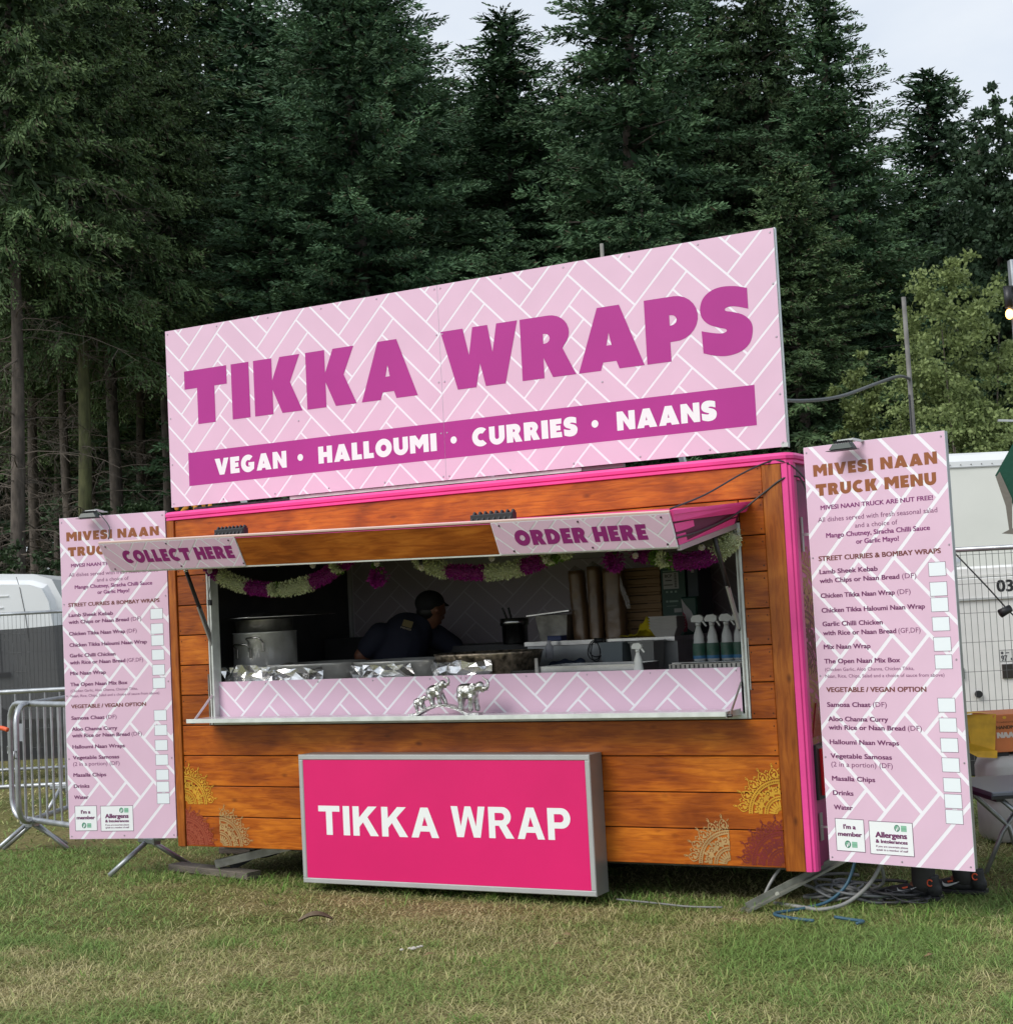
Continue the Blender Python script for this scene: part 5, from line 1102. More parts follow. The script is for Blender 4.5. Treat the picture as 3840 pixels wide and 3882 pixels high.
mb = MB(); limb(mb, [(0, .05, .95), (0, .05, 1.2), (0, .05, 1.4)], [.145, .155, .165])
for sg in (-1, 1): limb(mb, [(0, .05+sg*.18, 1.4), (-.02, .05+sg*.21, 1.2)], [.07, .06])
remesh(mb.build('t_shirt', mat('dark_tshirt', (.02, .02, .022), .85), PB), .015, 2)
mb = MB(); mb.ball((.01, .05, 1.63), (.092, .09, .095), 12, 8); mb.build('hair', bpy.data.materials['black_hair'], PB, True)
mb = MB(); limb(mb, [(0, .05, .92), (0, .05, .82)], [.14, .135])
for sg, fx in ((-.10, -.06), (.12, .10)): limb(mb, [(0, .05+sg*.7, .86), (fx*.5, .05+sg, .5), (fx+.005, .05+sg, .09)], [.10, .075, .060])
remesh(mb.build('trousers', mat('charcoal_trousers', (.035, .034, .033), .85, bump=.3), PB), .014, 2)
SHO = mat('black_trainer', (.012, .012, .013), .6, bump=.3, bscale=60); ORG_ = mat('orange_accent', (.75, .10, .03), .5); SWM = mat('shoe_mark_white', (.6, .6, .6), .5)
def swoosh(mb, x, z, y, s):
    top = catmull([(-.055, .016), (-.045, .004), (-.02, .002), (.02, .012), (.06, .026)], 4); bot = catmull([(.06, .026), (.01, .002), (-.028, -.012), (-.05, -.008), (-.055, .016)], 4)
    mb.flat([[(x+px*s, z+pz*s) for px, pz in top+bot[1:-1]]], y)
for sg, fx, rz_ in ((-.10, -.06, 0), (.12, .12, 0)):
    cx, cy = fx-.035, .05+sg; mb = MB()
    mb.ball((cx+.09, cy, .05), (.045, .04, .05), 12, 8); mb.ball((cx-.02, cy, .042), (.11, .042, .04), 14, 8); mb.ball((cx-.10, cy, .035), (.06, .043, .035), 12, 8); mb.cyl((cx+.085, cy, .05), (cx+.075, cy, .125), .043, .045, 12)
    s_ = remesh(mb.build('shoe', SHO, PB), .007, 1)
    mb = MB(); mb.box(cx-.155, cx+.13, cy-.045, cy+.045, .0, .022, .004); mb.build('sole', BLK, s_)
    mb = MB(); swoosh(mb, cx-.03, .052, cy-.0475, -1.0 if False else 1); mb.build('shoe_mark', SWM, s_)
    mb = MB(); mb.flat([[(cx-.06, .068), (cx-.03, .075), (cx-.03, .066), (cx-.055, .06)]], cy-.047); mb.tube([(cx+.085+.014*math.cos(a), cy-.0475, .095+.016*math.sin(a)) for a in np.linspace(.5, 5.5, 10)], .0035, 5); mb.build('orange_trim', ORG_, s_)
# ================================================================== around the trailer, right side
# cable pile under the right corner
def onfield(u, v, z=.012): p = l2w(u, v, 0); return Vector((p.x, p.y, z))
def coil(name, label, m_, r, cx, cy, R_, turns, seed, hmax, tail=None, squash=.75):
    rr = random.Random(seed); pts = []; n = turns*14; ph = rr.uniform(0, 6)
    f1, f2 = rr.uniform(.3, .7), rr.uniform(.3, .7)
    for i in range(n+1):
        t = i/14*2*math.pi; k = i/n
        rad = R_*(.62+.38*math.sin(t*f1*.31+ph))*(1+.12*math.sin(2.3*t))
        pts.append((cx+rad*math.cos(t+ph)+.07*math.sin(t*.23+ph), cy+squash*rad*math.sin(t+ph)+.05*math.sin(t*.31), r+.004+hmax*abs(math.sin(t*f2*.5+ph))*(.25+.75*(.5+.5*math.sin(t*.5+ph)))))
    if tail: pts += tail
    ob = cable(name, label, [(a, b, c-.2) for a, b, c in pts], r, m_)
    return ob
coil('cable_coil', 'pale grey cable piled in loose loops under the right trailer corner', mat('dull_grey_cable', (.17, .17, .165), .5), .0085, .06, .24, .19, 5, 3, .10, [(.32, .25, .10), (.30, .2, .3), (.31, .2, .42)])
coil('cable_coil', 'thick black cable coiled on the grass below the right menu board', CABK, .0085, .30, .28, .17, 5, 8, .07)
coil('cable_coil', 'dark grey cable coiled at the front of the tangled cable pile', mat('dark_grey_cable', (.10, .105, .11), .5), .0075, .14, .18, .16, 5, 21, .08)
coil('cable_coil', 'thin black lead looping out towards the black trainers', CABK, .004, .42, .22, .12, 3, 5, .10)
cable('water_hose', 'blue hose hanging from behind the menu board onto the grass', [(.22, .18, .10), (.20, .16, .0), (.16, .12, -.10), (.08, .06, -.17), (-.02, -.04, -.19), (-.12, -.18, -.192), (-.02, -.26, -.192), (.12, -.30, -.192)], .0085, CABB)
cable('water_hose', 'short length of blue hose lying in the grass before the cable pile', [(.20, -.22, -.185), (.30, -.25, -.188), (.36, -.28, -.186), (.34, -.33, -.188)], .008, CABB)
cable('power_cable', 'thick pale cable drooping from behind the right menu board to the grass', [(.36, .2, .12), (.33, .18, .0), (.27, .12, -.10), (.18, .03, -.17), (.08, -.05, -.188), (-.02, -.02, -.188), (-.2, .05, -.188)], .0105, CABG)
cable('power_cable', 'pale cable running along the grass to the pink light box', [(-.42, -.12, -.187), (-.6, -.13, -.19), (-.8, -.10, -.187), (-1.05, -.05, -.188)], .0055, bpy.data.materials['dull_grey_cable'])
cable('power_cable', 'grey cable arching from the trailer floor behind the right steady leg', [(-.16, .1, .0), (-.20, .06, -.06), (-.235, .03, -.13), (-.25, .02, -.185)], .0085, CABG)
# timbers under the left steady
def timber(u, v, L_, w_, h_, rz, label):
    fr = (l2w(u, v, -.2), -YAW+rz)
    ob = MB().box(-L_/2, L_/2, -w_/2, w_/2, 0, h_, .004).build('timber_block', mat('weathered_timber', (.13, .11, .09), .85, var=.35, vscale=6, bump=.5, bscale=30, stretch=(1, 6, 6)) if 'weathered_timber' not in bpy.data.materials else bpy.data.materials['weathered_timber'], None, False, fr, (0, 0, 0))
    tag(ob, label, 'timber'); return ob
timber(-3.99, .16, .80, .11, .045, math.radians(-12), 'long weathered timber under the left steady leg of the trailer')
timber(-4.35, .95, .35, .16, .045, .1, 'short weathered timber lying behind the trailer wheel')
# dead leaf, litter
T_ = bpy.data.objects.new('leaf_', None); bpy.data.objects.remove(T_)
mb = MB(); K = 9
for k in range(K+1):
    t = k/K; w_ = .035*math.sin(math.pi*(.08+.84*t))
    mb.v += [(-.09+.18*t, -w_, .012+.03*math.sin(math.pi*t)+.012), (-.09+.18*t, 0, .03+.04*math.sin(math.pi*t)), (-.09+.18*t, w_, .014+.02*math.sin(math.pi*t))]
mb.f = [(3*k+j, 3*k+j+1, 3*k+4+j, 3*k+3+j) for k in range(K) for j in (0, 1)]
lf = mb.build('dead_leaf', mat('brown_leaf', (.13, .095, .06), .7, var=.4, vscale=30), None, True, (Vector((-1.113, 8.16, 0)), .1), (0, 0, 0)); tag(lf, 'curled brown dead leaf lying on the grass in front of the light box', 'leaf')
mb = MB(); r = random.Random(2)
for k in range(7): mb.ball((r.uniform(-.05, .05), r.uniform(-.03, .03), .012), (.011, .008, .006), 6, 4)
lt = mb.build('crumpled_paper', mat('litter_white', (.5, .47, .42), .8), None, False, (Vector((-.56, 7.41, 0)), 0), (0, 0, 0)); tag(lt, 'scraps of white paper litter on the grass right of the dead leaf', 'litter')
first = None; r = random.Random(12)
for k in range(13):
    yy = r.uniform(6.2, 9.2); xx = r.uniform(-.38, .4)*yy
    if first is None:
        mb = MB(); mb.add([(-.03, 0, .018), (-.008, -.014, .024), (.028, -.003, .014), (.034, .002, .012), (.006, .016, .022), (0, 0, .030)], [(0, 1, 5), (1, 2, 5), (2, 3, 5), (3, 4, 5), (4, 0, 5)])
        first = mb.build('fallen_leaf', mat('dry_leaf_brown', (.22, .15, .07), .8, var=.5, vscale=8), None, False, (Vector((xx, yy, .004)), 0), (0, 0, 0)); tag(first, 'small dry brown leaf lying in the trodden grass of the foreground', 'leaf', 'small dry leaves scattered on the grass')
    else: q = first.copy(); COL.objects.link(q); q.location = (xx, yy, .004); q.rotation_euler = (r.uniform(-.2, .2), r.uniform(-.2, .2), r.uniform(0, 6)); q.scale = [r.uniform(.6, 1.1)]*3
# weathered scaffold pole with a cable
PX = Vector((3.41, 12.6, 0)); q = thing('scaffold_pole', 'tall grey scaffold pole behind the right menu board carrying a sagging cable', 'pole', (PX, 0))
POLE = mat('aged_pole', (.15, .145, .135), .7, var=.35, vscale=7, bump=.2)
MB().tube([(-.0, 0, 0), (-.01, 0, 2.2), (-.02, 0, 4.02)], [.023, .021, .018], 12).build('pole_tube', POLE, q, True)
MB().tube([(-.035, -.02, 3.5-.3), (-.04, -.02, 2.6), (-.03, -.02, 1.5)], .007, 6).build('tied_cable', CABK, q, True)
cable('overhead_cable', 'thick grey cable sagging from the scaffold pole to behind the roof sign', [(3.39, 12.58, 3.33), (3.28, 12.5, 3.345), (3.05, 12.3, 3.27), (2.6, 11.7, 3.10), (2.2, 11.2, 3.02), (1.8, 10.6, 2.98), (1.2, 9.9, 2.95)], .013, mat('overhead_grey', (.08, .085, .085), .5), WF)
# neighbouring stall's pole, festoon and green awning corner
q = thing('stall_pole', 'grey upright pole at the right edge of the picture with a lit amber bulb', 'pole', (Vector((3.165, 9.2, 0)), 0))
MB().box(-.035, .06, -.03, .03, 0, 3.56, .008).build('pole_tube', GALV, q)
MB().box(-.03, .05, -.034, -.03, 2.6, 3.22).build('yellow_strap', mat('amber_strap', (.65, .36, .03), .5), q)
MB().cyl((-.065, -.03, 3.385), (-.065, -.03, 3.265), .026, .024, 12).build('lamp_holder', BLK, q, True)
MB().bar((-.09, -.03, 3.39), (.02, -.03, 3.39), .03, .012).build('lamp_bracket', BLK, q)
MB().ball((-.065, -.03, 3.225), (.024, .024, .032), 12, 8).build('lit_bulb', mat('lit_amber_bulb', (.9, .6, .2), .3, emit=((1, .50, .12), 4)), q, True)
q = thing('green_parasol', 'dark green canvas canopy corner hanging at the right edge of the picture', 'canopy', (Vector((2.905, 8.9, 2.05)), 0))
mb = MB(); pts = [(-.055, -.02, .18), (.1, -.02, .42), (.7, -.02, .6), (.7, -.02, -.05), (.06, -.02, -.16), (.03, -.02, .03), (-.02, -.02, .12)]
mb.prism([(p_[0], p_[2]) for p_ in pts], -.02, 1.5); mb.v = [(x+(.62 if y > 1 else 0), y, z+(.12 if y > 1 else 0)) for x, y, z in mb.v]; mb.build('canopy_valance', mat('green_canvas', (.008, .075, .045), .75, bump=.3), q)
mb = MB(); mb.add([(-.055, -.03, .17), (-.03, -.03, .20), (.03, -.03, .04), (.02, -.03, -.13), (.045, -.03, -.17), (-.045, -.03, -.16), (0, -.03, -.14), (-.01, -.03, .0)], [(0, 7, 2, 1), (7, 6, 3, 2), (6, 5, 4, 3)]); mb.build('frayed_lining', mat('grey_lining', (.22, .20, .17), .85, bump=.4), q)
MB().bar((-.02, -.03, .50), (.5, -.03, .46), .02, .012).build('canopy_strut', ALU, q)
q = thing('festoon_cable', 'black festoon cable with an empty lamp holder crossing in front of the generator', 'string lights', (Vector((2.8, 9.0, 2.0)), 0))
MB().tube([(-.22, 0, -.16), (.0, 0, -.42), (.11, 0, -.56), (.20, 0, -.655), (.34, 0, -.80), (.6, .0, -1.0)], .0045, 6).build('cable', CABK, q, True)
MB().cyl((.12, -.01, -.545), (.055, -.015, -.575), .022, .026, 10).build('lamp_holder', BLK, q, True)
# cream box truck
q = thing('box_truck', 'cream box lorry body with a rounded riveted roof edge behind the generator', 'lorry', (Vector((6.2, 18.5, 0)), math.radians(4)))
mb = MB(); x0, x1 = -2.05, 4.0
mb.box(x0, x1, 0, 2.4, .8, 3.03); mb.build('cargo_body', TRUCKW, q)
prof = [(0-.004, 3.03), (-.004, 3.10), (.05, 3.18), (.12, 3.21), (2.28, 3.21), (2.4, 3.03)]
mb = MB(); mb.add([(x0-.01, y_, z_) for y_, z_ in prof]+[(x1, y_, z_) for y_, z_ in prof], [tuple(range(6)), tuple(range(11, 5, -1))]+[(i, 6+i, 6+(i+1) % 6, (i+1) % 6) for i in range(6)]); mb.build('roof_cap', WPAINT, q)
mb = MB(); mb.box(x0-.015, x1, -.012, -.004, 3.02, 3.035); mb.build('roof_rail', mat('rail_grey', (.35, .36, .36), .5), q)
mb = MB()
for k in range(40): mb.cyl((x0+.06+.13*k, -.005, 3.06), (x0+.06+.13*k, -.012, 3.06), .008, n=6)
mb.build('rivet', STEELD, q); bpy.data.objects['rivet']['kind'] = 'stuff'
for x in (x0+1, x1-1): MB().cyl((x, .1, .45), (x, .4, .45), .45, n=28).build('lorry_wheel', RUB, q, True)
mb = MB(); mb.box(x0, x1, .2, 2.2, .6, .79); mb.build('chassis', BLK, q)
# white generator cabinet
q = thing('generator', 'white cabinet generator with black latches marked 03 behind the mesh fence', 'generator', (Vector((3.5, 13.0, 0)), math.radians(2)))
GEN = mat('generator_white', (.84, .84, .81), .4, var=.04)
mb = MB(); mb.box(-1.0, 3.0, 0, 1.6, .25, 1.48, .01); gb_ = mb.build('cabinet', GEN, q)
MB().box(-1.01, 3.0, -.008, 1.6, 1.485, 1.66, .006).build('top_band', GEN, q); MB().box(-.98, 3.0, .03, 1.6, 1.665, 1.76, .02).build('roof_step', GEN, q)
MB().box(-1.02, 3.0, -.02, -.001, 1.472, 1.486).build('drip_rail', mat('rail_light', (.6, .61, .6), .35, metal=.4), q)
MB().box(-1.0, 3.0, .02, 1.58, 0, .25).build('skid_base', BLK, q)
for x in (.02, .95, 1.6): MB().box(x, x+.006, -.004, 0, .30, 1.46).build('door_gap', mat('gap_dark', (.12, .12, .12), .7) if 'gap_dark' not in bpy.data.materials else bpy.data.materials['gap_dark'], q)
mb = MB(); mb.ball((.35, .2, 1.80), (.05, .05, .05), 10, 6); mb.build('lifting_dome', ALU, q, True)
for x, z in ((.31-.10, 1.29), (.36-.10, .86), (.42-.10, .42)): MB().box(x-.033, x+.033, -.022, -.001, z-.045, z+.045, .008).build('latch', BLK, q)
for x, z in ((.22-.10, .68), (.50-.10, .68)): MB().cyl((x, -.001, z), (x, -.03, z), .022+(.008 if x > .3 else 0), n=14).build('round_cap', BLK, q)
MB().box(.62, .95, -.02, -.001, .80, .92, .006).build('dark_vent', mat('vent_dark', (.03, .025, .022), .3), q)
mb = MB(); small(mb, '03', .62, .765, 1.535, .095, -.0095, .02); mb.build('number_lettering', BLK, q)
mb = MB(); rect(mb, .605, .725, .94, 1.04, -.0015); mb.build('power_plate', WPL, q)
mb = MB(); ring(mb, .605, .725, .94, 1.04, .003, -.003); small(mb, '97', .618, .672, .948, .045, -.003, .02); mb.flat([arc(.63, 1.015, .012, .012, 0, 340, 12)], -.003); rect(mb, .66, .69, 1.01, 1.018, -.003); rect(mb, .70, .715, .95, .97, -.003); mb.build('plate_print', mat('plate_ink', (.08, .08, .09), .5), q)
# mesh fence panels (heras)
def heras(loc, rz, W2, H2, label, net=None, feet=True):
    q = thing('mesh_fence_panel', label, 'fence', (loc, rz), (0, 0, 0), 'temporary mesh fence panels')
    for nm, a, b in (('top_rail', (0, 0, H2), (W2, 0, H2)), ('bottom_rail', (0, 0, .12), (W2, 0, .12)), ('upright', (0, 0, 0), (0, 0, H2)), ('upright', (W2, 0, 0), (W2, 0, H2))): MB().cyl(a, b, .019, n=10).build(nm, GALV, q, True)
    mb = MB(); k = 0
    x = .04
    while x < W2: mb.cyl((x, -.012, .12), (x, -.012, H2), .0022, n=4, caps=False); x += .046
    z = .35
    while z < H2: mb.cyl((0, -.016, z), (W2, -.016, z), .0022, n=4, caps=False); z += .21
    w_ = mb.build('wire_mesh', mat('fence_wire', (.16, .165, .17), .5, metal=.5) if 'fence_wire' not in bpy.data.materials else bpy.data.materials['fence_wire'], q); w_['kind'] = 'stuff'
    if feet:
        for x in (0, W2): MB().box(x-.12, x+.12, -.3, .3, 0, .11, .02).build('fence_foot', BLK, q)
    return q
heras(Vector((2.75, 11.05, 0)), math.radians(0), 3.4, 1.86, 'see-through wire fence panel in front of the white generator')
# cardboard box of naan on grey containers
JUG = mat('translucent_grey_jug', (.46, .46, .44), .4, var=.06)
def jug(x, y, w_, h_, label, m_=JUG):
    q = thing('water_container', label, 'container', (Vector((x, y, 0)), .05), (0, 0, 0), 'big plastic water containers')
    mb = MB(); n = 20; pr = [(.9, 0), (1, .03), (1, h_*.42), (.97, h_*.45), (1, h_*.48), (1, h_*.86), (.9, h_*.95), (.45, h_)]
    for s_, z in pr:
        for k in range(n):
            t = 2*math.pi*k/n; sq = 1/max(abs(math.cos(t)), abs(math.sin(t)))**.8; mb.v.append((math.cos(t)*sq*w_/2*s_, math.sin(t)*sq*w_/2*s_, z))
    m = len(pr); mb.f = [(i*n+k, i*n+(k+1) % n, (i+1)*n+(k+1) % n, (i+1)*n+k) for i in range(m-1) for k in range(n)]+[tuple((m-1)*n+k for k in range(n))]
    mb.build('container_body', m_, q, True); MB().cyl((0, 0, h_), (0, 0, h_+.03), .04, n=14).build('container_cap', BLK, q, True); MB().tube([(-.06, 0, h_*.93), (-.05, 0, h_+.04), (.0, 0, h_+.05)], .012, 8).build('container_handle', m_, q, True)
jug(3.08, 9.75, .36, .53, 'translucent grey water container under the orange naan box')
jug(3.30, 9.45, .30, .44, 'white water container beside the folding table, cut by the picture edge', WPL)
q = thing('cardboard_box', 'battered yellow and orange cardboard box marked HANDMADE NAAN BREAD', 'box', (Vector((2.80, 9.62, .55)), math.radians(3)))
YC = mat('box_yellow', (.66, .38, .02), .6, var=.25, vscale=9, bump=.4, bscale=8); OC = mat('box_orange', (.56, .17, .05), .6, var=.12, vscale=6, bump=.3, bscale=8)
mb = MB(); mb.add([(.02, 0, .03), (.16, -.02, .02), (.19, .0, .24), (.0, .02, .245), (-.02, .3, .06), (-.03, .3, .24)], [(0, 1, 2, 3), (4, 0, 3, 5)]); mb.build('yellow_end', YC, q)
mb = MB(); mb.box(.165, .75, 0, .36, .0, .235, .004); ob_ = mb.build('orange_side', OC, q)
mb = MB(); mb.add([(-.02, -.01, .08), (.17, -.03, .015), (.165, -.035, -.03), (.05, -.02, -.02), (-.015, 0, .02)], [(0, 4, 3, 2, 1)]); mb.add([(-.03, 0, .245), (.05, -.01, .255), (.19, 0, .245), (.1, .15, .25), (-.03, .2, .25)], [(0, 1, 2, 3, 4)]); mb.build('torn_flap', YC, q)
mb = MB(); small(mb, 'HANDMADE', .185, .36, .145, .020, -.0015, .03); small(mb, 'Chapatti House'[:0] or 'Traditional', .185, .30, .183, .009, -.0015, 0); mb.build('box_dark_lettering', mat('box_ink', (.10, .04, .01), .6), q)
mb = MB(); small(mb, 'NAAN BREAD', .185, .50, .090, .033, -.0015, .05); mb.build('box_white_lettering', mat('box_white', (.62, .55, .48), .6), q)
mb = MB(); mb.flat([arc(.24, .215, .012, .009, 0, 340, 10)], -.0015); mb.build('box_emblem', YC, q)
mb = MB(); mb.box(.17, .26, .02, .3, -.025, -.004); mb.build('box_base', BLK, q)
# folding table
q = thing('folding_table', 'grey folding table with angled steel legs at the right picture edge', 'table', (Vector((2.43, 8.05, 0)), .05))
MB().box(.0, .9, -.05, .62, .50, .525, .006).build('table_top', mat('grey_table_top', (.14, .15, .18), .35, spec=.6), q)
MB().box(-.006, .9, -.056, .626, .488, .503).build('table_edge', BLK, q); MB().bar((.05, -.02, .485), (.05, .58, .485), .04, .03).build('table_bracket', BLK, q)
for y_ in (.0, .55):
    MB().tube([(.06, y_, .485), (.15, y_, .40), (.30, y_, .25), (.36, y_, 0)], .013, 8).build('leg', GALV, q, True)
    MB().tube([(.36, y_, .36), (.26, y_, .22), (.15, y_, .0)], .013, 8).build('leg', GALV, q, True)
# low galvanised pipe and dark crate between board and containers
ob = MB().cyl((2.35, 11.4, .28), (3.3, 11.45, .28), .03, n=12).build('barrier_rail', GALV, None, True, WF, (2.35, 11.4, .28)); tag(ob, 'low galvanised tube visible between the right menu board and the containers', 'tube')
ob = MB().box(2.4, 3.0, 10.3, 10.8, 0, .16, .01).build('dark_crate', BLK, None, False, WF, (2.7, 10.5, 0)); tag(ob, 'low black crate on the grass between the menu board and the grey container', 'crate')
# ================================================================== left side: barriers, netted fence, van
def barrier(loc, rz, Wb, label, n, plate=False):
    q = thing('crowd_barrier', label, 'barrier', (Vector(loc), rz), (0, 0, 0), 'galvanised crowd barriers')
    z0, z1, r = .22, 1.08, .14
    P_ = [(0, 0, z0+r)]+[(r-r*math.cos(a), 0, z0+r-r*math.sin(a)) for a in np.linspace(.3, 1.57, 4)]+[(Wb-r+r*math.sin(a), 0, z0+r-r*math.cos(a)) for a in np.linspace(0, 1.57, 5)]+[(Wb-r+r*math.cos(a), 0, z1-r+r*math.sin(a)) for a in np.linspace(0, 1.57, 5)]+[(r-r*math.sin(a), 0, z1-r+r*math.cos(a)) for a in np.linspace(0, 1.57, 5)]
    MB().tube(P_, .021, 10, closed=True).build('tube_frame', GALV, q, True)
    bar = MB().cyl((0, 0, z0), (0, 0, z1), .0085, n=8, caps=False).mesh('bar', GALV)
    for k in range(n):
        x = .12+(Wb-.24)*k/(n-1); o = bpy.data.objects.new('bar', bar); COL.objects.link(o); o.parent = q; o.location = (x, 0, 0)
    for x in (.27, Wb-.27):
        MB().box(x-.10, x+.10, -.03, .03, .175, .22, .01).build('foot_plate', GALV, q)
        for sg in (-1, 1): MB().cyl((x, 0, .20), (x+.05*sg, sg*.27, .0), .017, n=10).build('leg', GALV, q, True)
    MB().tube([(0-.01, 0, .75), (-.05, 0, .75), (-.05, 0, .70), (-.01, 0, .70)], .007, 6).build('hook', GALV, q, True)
    if plate: MB().box(.13, .25, -.02, -.012, .80, .93).build('name_plate', mat('plate_grey', (.35, .37, .42), .4, metal=.4), q)
    return q
barrier((-3.86, 11.72, 0), math.radians(-47), 2.3, 'nearest galvanised crowd barrier, running behind the left menu board', 19, True)
barrier((-3.66, 11.25, 0), math.radians(84), 2.3, 'crowd barrier angled away behind the nearest barrier', 17)
barrier((-6.2, 14.1, 0), math.radians(-2), 2.3, 'furthest crowd barrier, standing in front of the dark netting', 16)
barrier((-3.85, 14.0, 0), math.radians(-2), 2.3, 'crowd barrier glimpsed between the left menu board and the trailer', 16)
ob = cable('rope', 'orange rope end at the left picture edge above the barrier', [(-3.75, 10.9, .94), (-3.66, 10.9, .945), (-3.60, 10.88, .93)], .016, mat('orange_rope', (.75, .12, .04), .6), WF)
q = heras(Vector((-7.4, 17.0, 0)), math.radians(-1.5), 3.45, 1.83, 'mesh fence panel hung with black netting in front of the white van')
nm_ = bpy.data.materials.new('black_netting'); nm_.use_nodes = True; pp = nm_.node_tree.nodes['Principled BSDF']; pp.inputs['Base Color'].default_value = (.022, .023, .026, 1); pp.inputs['Roughness'].default_value = .7; pp.inputs['Alpha'].default_value = .92
mb = MB(); nx_, nz_ = 50, 12
for j in range(nz_+1):
    for i_ in range(nx_+1):
        x = i_/nx_*3.45; z = .22+(1.69+.03*math.cos(x*1.8)-.22)*j/nz_; mb.v.append((x, -.03+.02*math.sin(x*9+z*2)+.012*math.sin(x*23+z*11), z))
mb.f = [(j*(nx_+1)+i_, j*(nx_+1)+i_+1, (j+1)*(nx_+1)+i_+1, (j+1)*(nx_+1)+i_) for j in range(nz_) for i_ in range(nx_)]
mb.build('netting', nm_, q, True)
q = thing('van', 'white high-roofed van parked behind the netted fence at the far left', 'van', (Vector((-5.80, 20.0, 0)), math.radians(1)))
pr = [(-.10, .35), (0, .9), (-.03, 1.6), (-.10, 2.05), (-.22, 2.30), (-.45, 2.38), (-1.2, 2.42), (-5.2, 2.42), (-5.45, 2.3), (-5.5, 1.9), (-5.5, .35)]
bm = bmesh.new(); vs_ = [bm.verts.new((x, 0, z)) for x, z in pr]; f = bm.faces.new(vs_); r_ = bmesh.ops.extrude_face_region(bm, geom=[f]); bmesh.ops.translate(bm, verts=[v for v in r_['geom'] if isinstance(v, bmesh.types.BMVert)], vec=(0, 1.95, 0))
bmesh.ops.recalc_face_normals(bm, faces=bm.faces); bmesh.ops.bevel(bm, geom=[e_ for e_ in bm.edges if e_.is_boundary or abs((e_.verts[0].co-e_.verts[1].co).y) < .01], offset=.14, segments=3, affect='EDGES')
me = bpy.data.meshes.new('body'); bm.to_mesh(me); bm.free(); me.materials.append(WPAINT); ob = bpy.data.objects.new('van_body', me); COL.objects.link(ob); ob.parent = q; ORG[ob.name] = Vector((0, 0, 0)); autosmooth(ob, 30)
GAP = bpy.data.materials['gap_dark']
MB().tube([(-.66, .06, 2.35), (-.60, -.003, 2.2), (-.54, -.003, 1.85), (-.50, -.003, 1.5)], .005, 5).build('panel_seam', GAP, q)
for z in (2.10, 1.95, 1.85): MB().box(-4.5, -.75-.1*(2.1-z)*5, -.012, .01, z, z+.012).build('pressed_rib', WPAINT, q)
MB().box(-3.2, -.95, -.006, .004, 1.1, 1.72, .003).build('side_window', mat('dark_glass', (.015, .017, .02), .1), q)
MB().tube([(-3.3, -.005, 1.78), (-1.2, -.005, 1.78), (-.98, -.005, 1.74), (-.88, -.005, 1.62), (-.86, -.005, 1.1)], .006, 5).build('window_seal', GAP, q)
for x in (-1.0, -4.4): MB().cyl((x, -.03, .34), (x, .2, .34), .34, n=28).build('wheel', RUB, q, True)
MB().box(-1.0, -.75, -.03, -.005, 1.05, 1.11, .005).build('door_handle', BLK, q)
